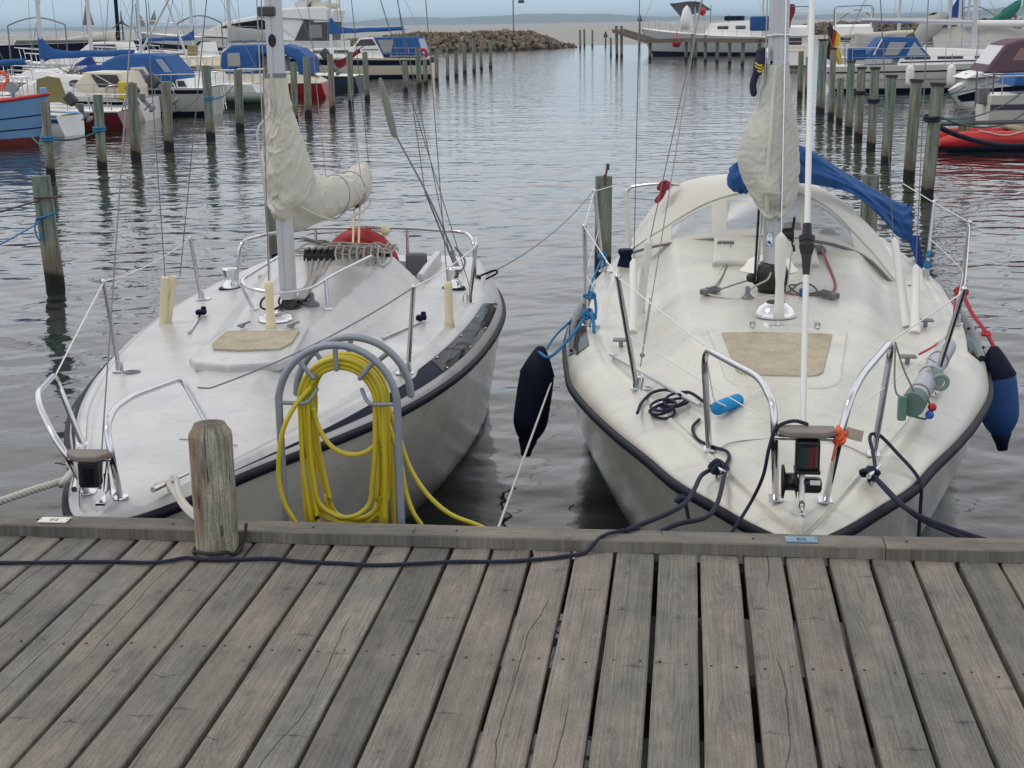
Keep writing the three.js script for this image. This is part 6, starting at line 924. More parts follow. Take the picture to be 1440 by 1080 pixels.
// --- left side
{
  let t = farBoat('wooden_boat', 'light blue wooden double-ender with red rail at the far left edge', 'boat', [-20.85, 0, -32.5], 0.21, { L: 5.9, B: 2.3, fb: 0.74, bow: 1.18, stern: 0.15, rake: 0.35, kick: 0.25, flare: 0.62 }, { hull: M.lightBlue, boot: M.antifoul, rail: M.red, railR: 0.04, deck: M.lightBlue });
  part('stem_post', bx(0.16, 0.45, 0.12, 5.78, 1.12, 0, 0.03), M.lightBlue, t); part('wheelhouse', cabin([[3.0, 0.85], [4.0, 0.85], [3.95, 1.22], [3.1, 1.28]], 1.2, 0.1, 0.9), M.greyDark, t); part('white_drum', new THREE.CylinderGeometry(0.2, 0.18, 0.35, 18).translate(4.3, 1.0, 0.3), M.white, t); part('net_winch', [rod([5.0, 0.95, -0.3], [5.0, 1.35, -0.3], 0.05), new THREE.CylinderGeometry(0.13, 0.13, 0.3, 14).rotateX(1.57).translate(5.0, 1.35, -0.3)], M.grey, t);
  for (const y of [0.62, 0.36]) part('hull_line', t.h.surf(y, y - 0.025, 0.01), M.navy, t);
  t = farBoat('dinghy', 'small white dinghy with blue stripe behind the light blue wooden boat', 'dinghy', [-15.75, 0, -36.6], Math.PI - 0.25, { L: 2.9, B: 1.3, fb: 0.52, bow: 0.68, stern: 0.85, transom: 0.12, rake: 0.4, flare: 0.7 }, { hull: M.white, band: M.blueDeep, bandAt: [0.86, 0.66], deck: M.cream, rail: M.lightBlue, railR: 0.03 });
  part('thwart', bx(0.3, 0.05, 1.0, 1.5, 0.6, 0, 0.01), M.olive, t); part('inner_rail', tube([[0.3, 0.66, 0.5], [1.4, 0.72, 0.55], [2.4, 0.82, 0.3]], 0.02), M.steel, t);
  solo('folded_board', 'olive brown folded board standing in the dinghy, left of the small outboard', 'board', [prism([[-0.55, 0], [0.05, 0], [0.3, -0.1], [0.1, 0.62], [-0.2, 0.68], [-0.5, 0.6]], 0.05, 0.02).rotateY(0.2).translate(-16.4, 0.82, -37.2)], M.olive);
  outboard('outboard_motor', 'tilted grey outboard motor on the dinghy stern', [-15.55, 0.72, -36.5], 0.2, 0.8, 0.7);
  t = farBoat('sailboat', 'dark red hulled small sailboat lying between the second and third left piles', 'sailboat', [-15.1, 0, -38.9], Math.PI + 0.06, { L: 4.6, B: 1.8, fb: 0.5, bow: 0.68, stern: 0.8, transom: 0.15 }, { hull: mat(0.14, 0.012, 0.022, 0.35), deck: M.white, boot: M.antifoul, rail: M.white, railR: 0.03 });
  part('coachroof', cabin([[1.6, 0.5], [3.6, 0.56], [3.3, 0.78], [1.7, 0.85]], 1.2, 0.4, 0.55), M.white, t); rail(t, 0.3, 2.6, 0.4, 4);
  part('tackle_frame', [rod([0.1, 0.5, -0.5], [-0.1, 0.95, -0.5], 0.02), rod([-0.1, 0.95, -0.5], [-0.1, 0.95, 0.5], 0.02), rod([0.1, 0.5, 0.5], [-0.1, 0.95, 0.5], 0.02)], M.steel, t);
  outboard('outboard_motor', 'grey outboard motor tilted up at the stern of the dark red sailboat', [-14.75, 0.85, -38.8], 0.15, 0.85, 0.75);
  t = farBoat('cabin_boat', 'white cabin boat with dark windscreen and a yellow bag on its rail', 'motorboat', [-16.0, 0, -43.0], Math.PI + 0.04, { L: 5.4, B: 2.2, fb: 0.66, bow: 0.9, stern: 0.9, transom: 0.1, rake: 0.9 }, { hull: M.white, deck: M.white, band: M.navy, bandAt: [0.9, 0.74] });
  part('cabin', cabin([[1.5, 0.68], [1.65, 1.34], [2.6, 1.42], [3.5, 1.15], [4.2, 0.8]], 1.8, 0.3, 0.8, 0.08), M.white, t); part('wheelhouse', cabin([[0.38, 0.95], [0.6, 1.42], [1.66, 1.45], [2.05, 1.05], [1.5, 0.68], [0.4, 0.68]], 1.85, 0.15, 0.8, 0.03), M.cream, t);
  part('window', prism([[0.58, 1.0], [0.72, 1.36], [1.5, 1.38], [1.28, 1.0]], 1.80, 0.008), M.winGrey, t); for (const [a, b] of [[2.0, 1.12], [2.8, 1.12]]) part('window', new THREE.CylinderGeometry(0.14, 0.14, 1.66, 16).rotateX(1.57).scale(1.5, 0.8, 1).translate(a, b, 0), M.winGrey, t);
  part('frame_brace', rod([0.75, 1.02, -0.93], [1.35, 1.36, -0.9], 0.015), M.cream, t); rail(t, 0.2, 4.4, 0.42, 7); bowRail(t, 0.5); part('boarding_frame', tube([[0.3, 0.66, -0.95], [0.35, 1.0, -0.95], [1.0, 1.02, -0.95], [1.05, 0.66, -0.95]], 0.02), M.steel, t);
  { const r = rng(91), tw = []; for (let i = 0; i < 46; i++) { const a = r() * 6.28, e = r() * 1.1, L = 0.25 + r() * 0.3, o = [-18.15 + (r() - 0.5) * 0.5, 1.38, -42.5 + (r() - 0.5) * 0.3]; tw.push(rod(o, [o[0] + Math.cos(a) * L * Math.cos(e), o[1] + Math.sin(e) * L, o[2] + Math.sin(a) * L * Math.cos(e)], 0.010, 0.004, 4)); } const m = solo('dry_twigs', 'bundle of dry twigs lying on the roof of the white cabin boat', 'twigs', tw, M.ropeBrown); }
  solo('yellow_bag', 'yellow bag hanging on the rail of the white cabin boat', 'bag', [new RoundedBoxGeometry(0.34, 0.52, 0.14, 3, 0.05).translate(-16.35, 0.92, -41.75)], M.bagYellow);
  outboard('outboard_motor', 'grey outboard motor tilted up beside the fourth left pile', [-15.45, 0.92, -42.4], 0.1, 1.0, 0.8);
  t = farBoat('motor_cruiser', 'grey-white cruiser with a big blue canopy and framed window, stern to the piles', 'motorboat', [-14.85, 0, -45.4], Math.PI + 0.03, { L: 7.4, B: 2.4, fb: 0.86, bow: 1.15, stern: 0.95, transom: -0.1, rake: 0.9 }, { hull: mat(0.50, 0.50, 0.46, 0.4), deck: M.white, boot: M.navy, band: M.navy, bandAt: [0.93, 0.80] });
  part('canopy', cabin([[0.85, 1.08], [0.86, 1.26], [1.3, 1.83], [1.8, 1.91], [2.7, 1.89], [3.25, 1.66], [3.3, 0.98], [1.2, 0.95]], 2.1, 0.3, 1.1, 0.09), M.blueCloth, t); part('fore_canopy', cabin([[3.15, 0.95], [3.15, 1.58], [3.7, 1.58], [4.3, 1.3], [4.3, 0.95]], 1.95, 0.35, 1.0, 0.07), M.blueDeep, t); part('window_frame', prism([[1.50, 0.96], [2.05, 0.97], [2.3, 1.50], [1.85, 1.52]], 2.12, 0.012), M.cream, t); part('window_pane', prism([[1.60, 1.03], [1.98, 1.04], [2.18, 1.44], [1.88, 1.45]], 2.14, 0.006), mat(0.20, 0.22, 0.26, 0.2), t); part('rear_window', prism([[0.95, 1.28], [1.2, 1.28], [1.5, 1.74], [1.32, 1.74]], 1.95, 0.01), mat(0.30, 0.34, 0.42, 0.25), t);
  part('white_hatch', cabin([[4.2, 0.95], [6.4, 1.1], [5.8, 1.42], [4.3, 1.55]], 1.7, 0.35, 1.0), M.white, t); for (const x of [0.55, 0.95]) { part('window_frame', prism([[x - 0.05, 0.86], [x + 0.32, 0.86], [x + 0.36, 1.12], [x + 0.06, 1.12]], 2.0, 0.008), M.white, t); part('window', prism([[x, 0.90], [x + 0.27, 0.90], [x + 0.30, 1.08], [x + 0.09, 1.08]], 2.02, 0.004), M.winGrey, t); } sternRail(t, 0.42); rail(t, 1.0, 6.4, 0.4, 6); part('boarding_ladder', [rod([-0.12, 0.8, 0.3], [-0.2, 0.12, 0.3], 0.02), rod([-0.12, 0.8, 0.6], [-0.2, 0.12, 0.6], 0.02), rod([-0.15, 0.55, 0.3], [-0.15, 0.55, 0.6], 0.015), rod([-0.18, 0.3, 0.3], [-0.18, 0.3, 0.6], 0.015)], M.steel, t); part('side_hoop', tube([[0.9, 0.2, -1.12], [0.9, 0.78, -1.25], [1.05, 0.78, -1.25], [1.05, 0.2, -1.12]], 0.02), M.steel, t);
  t = farBoat('sailboat', 'white sailboat with a long deep-blue boom cover swept up its mast, left', 'sailboat', [-18.1, 0, -49.6], Math.PI, { L: 7.6, B: 2.5, fb: 0.85, bow: 1.1 }, { hull: M.white, deck: M.white, boot: M.navy });
  rig(t, 4.2, 1.2, 11.5, { boom: [0.72, 1.76], boomRise: 0.12, cover: M.blueCloth, coverH: 0.17, coverUp: 0.95, r: 0.075 }); part('coachroof', cabin([[1.9, 0.85], [5.4, 0.95], [4.9, 1.2], [2.0, 1.32]], 1.6, 0.4, 0.9), M.white, t); winBox(t, 2.5, 3.4, 1.0, 1.14, 0.76); winBox(t, 3.7, 4.5, 1.0, 1.12, 0.76); rail(t, 0.5, 6.6, 0.55, 7); bowRail(t); sternRail(t);
  solo('blue_cushion', 'blue and white cushion leaning in the cockpit under the long blue boom cover', 'cushion', [new RoundedBoxGeometry(0.7, 0.55, 0.2, 3, 0.08).rotateZ(0.5).translate(-20.3, 1.42, -48.6)], M.blueDeep);
  t = farBoat('sailboat', 'sailboat at the left edge with a low blue boom cover', 'sailboat', [-18.9, 0, -40.6], Math.PI, { L: 7.4, B: 2.2, fb: 0.8, bow: 1.05 }, { hull: M.white, deck: M.white, boot: M.red });
  rig(t, 3.9, 1.1, 10, { boom: [-0.30, 1.58], boomRise: 0.24, cover: M.blueCloth, coverUp: 0.2, coverH: 0.13 }); part('coachroof', cabin([[1.8, 0.8], [5.2, 0.9], [4.7, 1.12], [1.9, 1.22]], 1.5, 0.4, 0.85), M.white, t); winBox(t, 2.4, 3.6, 0.94, 1.08, 0.70); part('orange_locker', bx(0.5, 0.22, 0.6, 0.7, 1.12, -0.3, 0.06), M.orange, t); part('orange_ring', new THREE.TorusGeometry(0.18, 0.05, 8, 20).rotateY(0.3).translate(0.35, 1.35, -0.6), M.orange, t); rail(t, 0.4, 6.2, 0.5, 6); sternRail(t, 0.55);
  t = farBoat('sailboat', 'cream sailboat with a bare mast and crossed spars, middle of the left row', 'sailboat', [-18.3, 0, -55.8], Math.PI, { L: 7.4, B: 2.5, fb: 0.95, bow: 1.2 }, { hull: M.cream, deck: M.white, boot: M.navy });
  rig(t, 4.75, 1.2, 11, { rake: 0.06, r: 0.085 }); part('coachroof', cabin([[2.0, 0.95], [5.4, 1.05], [4.9, 1.35], [2.1, 1.5]], 1.8, 0.4, 1), M.white, t); winBox(t, 2.6, 3.6, 1.12, 1.3, 0.84); winBox(t, 3.9, 4.7, 1.12, 1.28, 0.84);
  for (const [a, b] of [[[2.95, 1.2, -0.5], [0.95, 4.4, -0.4]], [[1.0, 1.2, 0.5], [1.95, 4.4, 0.4]]]) part('crutch_spar', rod(a, b, 0.05, 0.045, 8), M.mast, t); rail(t, 0.5, 6.2, 0.55, 6); sternRail(t); bowRail(t);
  t = farBoat('sailboat', 'small white sailboat with a slim mast beside the grey-green tender', 'sailboat', [-15.1, 0, -52.2], Math.PI, { L: 6.2, B: 2.1, fb: 0.68, bow: 0.9, transom: 0.3 }, { hull: M.white, deck: M.white, boot: M.navy });
  rig(t, 4.6, 1.0, 10, { r: 0.055 }); part('coachroof', cabin([[1.6, 0.68], [4.6, 0.78], [4.2, 1.0], [1.7, 1.1]], 1.4, 0.4, 0.75), M.white, t); winBox(t, 2.1, 3.3, 0.82, 0.95, 0.66); rail(t, 0.3, 5, 0.45, 6); sternRail(t, 0.5);
  t = farBoat('sailboat', 'cream hulled sailboat with low oval windows behind the tallest left pile', 'sailboat', [-16.9, 0, -61.6], Math.PI + 0.02, { L: 8.4, B: 2.7, fb: 1.1, bow: 1.35, rake: 1.0 }, { hull: M.cream, deck: M.cream, boot: M.navy });
  part('coachroof', cabin([[1.0, 1.1], [5.8, 1.2], [5.2, 1.48], [1.2, 1.56]], 1.9, 0.35, 1.1), M.cream, t); for (const x of [3.0, 3.7]) for (const sd of [-1, 1]) part('window', new THREE.CylinderGeometry(0.12, 0.12, 0.03, 16).rotateX(1.57).scale(2.1, 1, 1).translate(x, 0.98, sd * 1.335), M.winGrey, t); winBox(t, 1.5, 2.5, 1.22, 1.42, 0.90, M.winGrey, 0.1); rail(t, 0.6, 7.2, 0.5, 7); bowRail(t); part('olive_cover', bx(0.4, 0.5, 0.3, 4.2, 1.7, 0.5, 0.06), M.olive, t);
  t = farBoat('sailboat', 'bright red hulled sailboat with a round blue hood, stern towards the fairway', 'sailboat', [-13.7, 0, -56.0], Math.PI + 0.03, { L: 6.9, B: 2.5, fb: 0.56, bow: 0.85, stern: 0.8, transom: 0.12 }, { hull: M.redHull, deck: M.cream, rail: M.cream, railR: 0.035 });
  part('raised_deck', cabin([[0.12, 0.55], [0.8, 0.88], [3.8, 1.0], [6.0, 0.95], [6.6, 0.8], [6.0, 0.6]], 1.95, 0.3, 0.7, 0.05), M.cream, t);
  part('spray_hood', cabin([[0.55, 0.9], [0.6, 1.5], [1.0, 1.84], [1.6, 2.0], [3.55, 2.0], [3.95, 1.72], [4.0, 1.25], [3.8, 0.95], [2.55, 0.95], [2.55, 1.66], [1.45, 1.62], [1.08, 1.4], [0.98, 0.9]], 1.9, 0.2, 1.3, 0.07), M.blueCloth, t); part('hood_end', new THREE.SphereGeometry(0.5, 18, 12).scale(0.42, 0.95, 1.7).translate(3.92, 1.45, 0), M.canvasGrey, t);
  part('hood_window', prism([[3.2, 1.22], [3.68, 1.22], [3.68, 1.70], [3.22, 1.72]], 1.92, 0.012), M.tarpGrey, t); part('inner_screen', prism([[1.5, 1.0], [2.5, 1.0], [2.5, 1.6], [1.6, 1.58]], 0.6, 0.02), mat(0.28, 0.30, 0.31, 0.4), t); part('tiller', rod([0.4, 0.75, 0], [1.6, 1.1, 0.1], 0.03), M.teak, t);
  rig(t, 3.8, 1.2, 10.5, { boom: [1.9, 2.18], cover: M.tarpGrey, coverH: 0.52, coverUp: 0.12, r: 0.075 });
  outboard('outboard_motor', 'black outboard motor beside the stern of the bright red sailboat', [-14.25, 1.25, -58.6], 0.1, 1.05, 0.6);
  solo('red_flag', 'furled red and white flag on a stern staff beside the red sailboat', 'flag', [grid(14, 8, (u, v) => [-14.35 + u * 1.25, 1.12 + u * 0.62 - (1 - u * 0.6) * v * 0.42 + Math.sin(u * 9) * 0.04, -58.9 + Math.sin(u * 8 + v * 3) * 0.08]), rod([-14.5, 0.95, -58.9], [-12.95, 1.85, -58.9], 0.02)], mat(0.30, 0.03, 0.04, 0.85));
  t = farBoat('motor_sailer', 'white motor sailer with navy band, blue aft canopy and red life ring', 'motorboat', [-13.05, 0, -76.3], Math.PI + 0.0, { L: 9.2, B: 3.0, fb: 1.0, bow: 1.25, stern: 0.85, rake: 1.0 }, { hull: M.cream, deck: M.white, band: M.navy, bandAt: [0.90, 0.64], boot: M.navy });
  part('deckhouse', cabin([[2.45, 1.0], [2.9, 2.08], [3.72, 2.04], [4.1, 1.57], [6.5, 1.52], [6.9, 1.1]], 2.3, 0.2, 1.1), M.white, t); part('window', prism([[2.85, 1.66], [3.05, 1.98], [3.66, 1.96], [3.95, 1.62]], 2.12, 0.008), M.winGrey, t); winBox(t, 4.3, 5.05, 1.22, 1.44, 1.10); winBox(t, 5.3, 6.15, 1.22, 1.44, 1.10); part('stripe', prism([[2.75, 1.42], [3.6, 1.42], [3.6, 1.48], [2.78, 1.48]], 2.24, 0.004), M.grey, t);
  part('aft_canopy', cabin([[0.48, 1.12], [2.5, 1.15], [3.0, 2.06], [0.72, 2.05]], 2.3, 0.15, 1.2, 0.08), M.blueCloth, t); part('canopy_window', prism([[2.05, 1.3], [2.48, 1.3], [2.75, 1.92], [1.9, 1.92]], 2.3, 0.008), mat(0.3, 0.32, 0.33, 0.4), t); part('rear_flap', prism([[0.44, 1.2], [0.48, 1.2], [0.70, 1.95], [0.66, 1.95]], 1.8, 0.01), mat(0.35, 0.45, 0.58, 0.6), t); rail(t, 0.2, 7.6, 0.5, 8); bowRail(t); part('stern_post', bx(0.2, 0.3, 0.3, -0.05, 0.9, -1.1, 0.04), M.greyDark, t);
  rig(t, 5.45, 1.5, 12, { boom: [1.45, 2.32], cover: M.blueCloth, coverH: 0.16, coverUp: 1.15, boomRise: 0.16, r: 0.08 });
  solo('life_ring', 'red horseshoe life ring on the stern rail of the motor sailer', 'life ring', [new THREE.TorusGeometry(0.20, 0.085, 10, 28, 5.0).rotateZ(-0.93).translate(-13.45, 1.22, -75.0)], M.red);
  t = farBoat('flybridge_yacht', 'large white flybridge yacht with dark slanted windows, beyond the left row', 'motor yacht', [-21.6, 0, -93], Math.PI + 0.02, { L: 13.5, B: 4.0, fb: 1.75, bow: 2.45, stern: 0.92, rake: 2.2 }, { hull: M.white, deck: M.white, band: mat(0.012, 0.016, 0.03, 0.4), bandAt: [0.74, 0.30] });
  part('saloon', cabin([[2.3, 1.75], [9.2, 2.2], [7.3, 3.0], [5.2, 3.38], [2.3, 3.3]], 3.4, 0.2, 2.2, 0.08), M.white, t); part('window', prism([[8.5, 2.3], [7.1, 2.85], [4.9, 3.12], [3.9, 2.5], [6.5, 2.34]], 3.22, 0.01), M.glassDark, t); part('cockpit_opening', prism([[0.7, 1.75], [2.9, 1.75], [2.3, 2.9], [0.6, 2.9]], 3.56, 0.01), M.greyDark, t); part('door_pane', prism([[1.1, 1.95], [1.9, 1.95], [1.9, 2.75], [1.1, 2.75]], 3.60, 0.005), M.grey, t);
  part('flybridge', cabin([[0.4, 2.92], [5.2, 3.28], [4.6, 3.72], [1.0, 3.86], [0.3, 3.6]], 3.4, 0.1, 3.0, 0.1), M.white, t); part('radar_arch', prism([[2.3, 3.6], [3.2, 3.6], [1.7, 5.3], [1.0, 5.3]], 3.0, 0.05), M.white, t); part('logo_plate', bx(0.25, 0.12, 0.03, 2.3, 4.3, -1.5, 0.02), M.greyDark, t); part('seat_back', bx(1.4, 0.4, 2.4, 1.2, 3.95, 0, 0.15), M.cream, t); rail(t, 5, 12.5, 0.8, 8); bowRail(t, 0.8, 0.75); part('side_rail', tube([[2.9, 2.0, -1.75], [3.6, 2.5, -1.75], [4.6, 2.45, -1.75], [5.2, 2.1, -1.8]], 0.03), M.steel, t);
  t = farBoat('sailing_yacht', 'dark navy hulled yacht with navy mast and beige boom cover, far left', 'sailing yacht', [-47.2, 0, -95], 0.02, { L: 14.5, B: 3.6, fb: 1.75, bow: 2.05, rake: 1.2 }, { hull: M.navy, deck: M.canvasGrey });
  rig(t, 9.8, 1.6, 15, { mat: M.navy, r: 0.13 }); part('boom_cover', grid(40, 14, (u, v) => { const a = v * 6.283; return [lerp(9.7, 5.2, u), lerp(2.20, 1.95, u) + Math.cos(a) * lerp(0.42, 0.06, u), Math.sin(a) * lerp(0.25, 0.08, u) * (1 + 0.2 * (vn(u * 12, v * 4) - 0.5))]; }), M.canvas, t); part('coachroof', cabin([[3.0, 1.7], [9.5, 1.85], [8.8, 2.0], [3.2, 2.05]], 2.2, 0.4, 1.75), M.greyDark, t); rail(t, 0.6, 12, 0.6, 9); bowRail(t);
  t = farBoat('sailboat', 'white sailboat whose blue boom cover sweeps up a mast at its right end', 'sailboat', [-30.4, 0, -75.5], 0, { L: 7.8, B: 2.6, fb: 0.95, bow: 1.2 }, { hull: M.white, deck: M.white, boot: M.navy });
  rig(t, 4.75, 1.2, 11, { boom: [1.75, 2.12], cover: M.blueCloth, coverH: 0.13, coverUp: 0.62, r: 0.085 }); part('coachroof', cabin([[1.8, 0.95], [5.4, 1.05], [4.9, 1.35], [1.9, 1.46]], 1.7, 0.4, 1), M.white, t); winBox(t, 2.3, 3.5, 1.1, 1.28, 0.8); rail(t, 0.5, 6.6, 0.55, 6); sternRail(t); bowRail(t);
  t = farBoat('motorboat', 'low white motorboat with raked windscreen behind the cream hulled sailboat', 'motorboat', [-20.0, 0, -69.5], Math.PI, { L: 7, B: 2.5, fb: 1.05, bow: 1.35, stern: 0.92, rake: 1.1 }, { hull: M.white, deck: M.white, band: M.navy, bandAt: [0.7, 0.6] });
  part('cuddy', cabin([[2.6, 1.05], [6, 1.2], [4.8, 1.6], [3.4, 1.65], [3.0, 2.0], [2.7, 2.0]], 1.9, 0.3, 1.1), M.white, t); part('windscreen', prism([[3.45, 1.62], [3.5, 1.62], [3.05, 2.05], [3.0, 2.05]], 1.7, 0.003), M.winGrey, t); winBox(t, 3.6, 4.7, 1.3, 1.5, 0.84); bowRail(t); rail(t, 0.4, 5.5, 0.45, 6);
  t = farBoat('motorboat', 'white motorboat with dark windows far behind the crossed spars', 'motorboat', [-23.4, 0, -66], Math.PI, { L: 7.5, B: 2.6, fb: 1.0, bow: 1.3, stern: 0.92, rake: 1.1 }, { hull: M.white, deck: M.white, band: M.grey, bandAt: [0.6, 0.5] });
  part('deckhouse', cabin([[1.8, 1.0], [6, 1.15], [5.0, 1.6], [4.2, 1.65], [3.6, 2.1], [2.1, 2.1]], 2.0, 0.25, 1.1), M.white, t); winBox(t, 2.3, 3.7, 1.7, 2.0, 0.82, M.winGrey, 0.3); winBox(t, 4.2, 5.0, 1.25, 1.48, 0.9); bowRail(t); rail(t, 0.4, 6, 0.45, 6);
  t = farBoat('motorboat', 'small dark green motorboat hull lying against the seventh left pile', 'motorboat', [-13.7, 0, -61.6], Math.PI, { L: 4.0, B: 1.8, fb: 0.6, bow: 0.85, stern: 0.9, rake: 0.7 }, { hull: mat(0.03, 0.045, 0.05, 0.5), deck: M.white, rail: M.white, railR: 0.03 });
  part('inner_seat', bx(0.4, 0.25, 1.3, 1.4, 0.6, 0, 0.05), M.white, t); part('band', t.h.surf(0.7, 0.55, 0.012), M.blueDeep, t);
  t = farBoat('inflatable_boat', 'grey-green inflatable tender floating between the fifth and sixth left piles', 'inflatable boat', [-14.4, 0, -50.0], Math.PI - 0.1, { L: 2.5, B: 1.1, fb: 0.26, bow: 0.34, stern: 0.95, rake: 0.15 }, { hull: mat(0.07, 0.09, 0.08, 0.6), deck: M.greyDark, rail: mat(0.10, 0.135, 0.12, 0.6), railR: 0.15 });
  part('seat_board', bx(0.25, 0.04, 1.0, 1.1, 0.38, 0, 0.01), M.grey, t);
  // pontoon, gangway hoops and marks on the left
  const pn = thing('floating_pontoon', 'grey floating pontoon with timber deck behind the left boats', 'pontoon', [-27.4, 0, -58]);
  part('float', bx(2.0, 0.35, 36, 0, 0.12, 0, 0.03), M.grey, pn); for (let k = 0; k < 36; k++) part('board', bx(2.0, 0.04, 0.93, 0, 0.325, -17.5 + k), woodMat, pn);
  const hoop = (x, y0, z, w, h, lab, grp) => { const p = [[-w / 2, 0, 0], [-w / 2, h * 0.80, 0]]; for (let i = 0; i <= 12; i++) { const a = i / 12; p.push([(a - 0.5) * w, h * (0.82 + 0.18 * Math.sin(a * Math.PI)), 0]); } p.push([w / 2, h * 0.80, 0], [w / 2, 0, 0]); const q = thing('gangway_hoop', lab, 'handrail', [x, y0, z], 0.05, grp); part('hoop', tube(p, 0.045, { tension: 0.2, seg: 60 }), M.wire, q); part('foot', bx(0.25, 0.05, 0.25, -w / 2, 0, 0, 0.01), M.lead, q); part('foot', bx(0.25, 0.05, 0.25, w / 2, 0, 0, 0.01), M.lead, q); return q; };
  hoop(-40.65, 0.9, -90, 3.7, 2.55, 'arched thin handrail hoop far left behind the blue-covered mast'); hoop(-30.1, 0.9, -90, 2.8, 2.5, 'arched thin handrail hoop right of the crossed spars');
  const bk = thing('channel_mark', 'weathered wooden post with a small roofed box on top, far left', 'post', [-39.75, 0, -96]); part('post', rod([0, -0.5, 0], [0.02, 3.9, 0], 0.15, 0.13), M.grey, bk); part('box', prism([[-0.32, 2.95], [0.38, 2.95], [0.1, 4.1], [-0.05, 4.2]], 0.3, 0.01), mat(0.2, 0.17, 0.15, 0.8), bk);
  for (const [x, l] of [[-35.9, 'left'], [-35.0, 'right']]) { const d = thing('day_mark', `grey triangular day mark, the ${l} one of two beside the crossed spars`, 'day mark', [x, 0, -95]); part('pole', rod([-0.1, 0, 0], [-0.1, 4.3, 0], 0.03), M.wire, d); part('triangle', prism(l === 'left' ? [[-0.12, 2.78], [0.55, 2.82], [-0.12, 4.15]] : [[-0.25, 2.9], [0.38, 2.9], [0.28, 3.85]], 0.03, 0.005), mat(0.22, 0.23, 0.24, 0.7), d); }
  const wg = thing('wind_generator', 'small dark wind generator on a pole, left of the grey day marks', 'wind turbine', [-37.0, 0, -95]); part('pole', rod([0, 0, 0], [0, 3.1, 0], 0.05), M.greyDark, wg); part('hub', new THREE.SphereGeometry(0.14, 10, 8).translate(0, 3.1, 0.05), M.greyDark, wg); for (const a of [1.57, 3.66, 5.76]) part('blade', rod([0, 3.1, 0.1], [Math.cos(a) * 0.75, 3.1 + Math.sin(a) * 0.75, 0.1], 0.07, 0.02, 5), M.greyDark, wg);
}
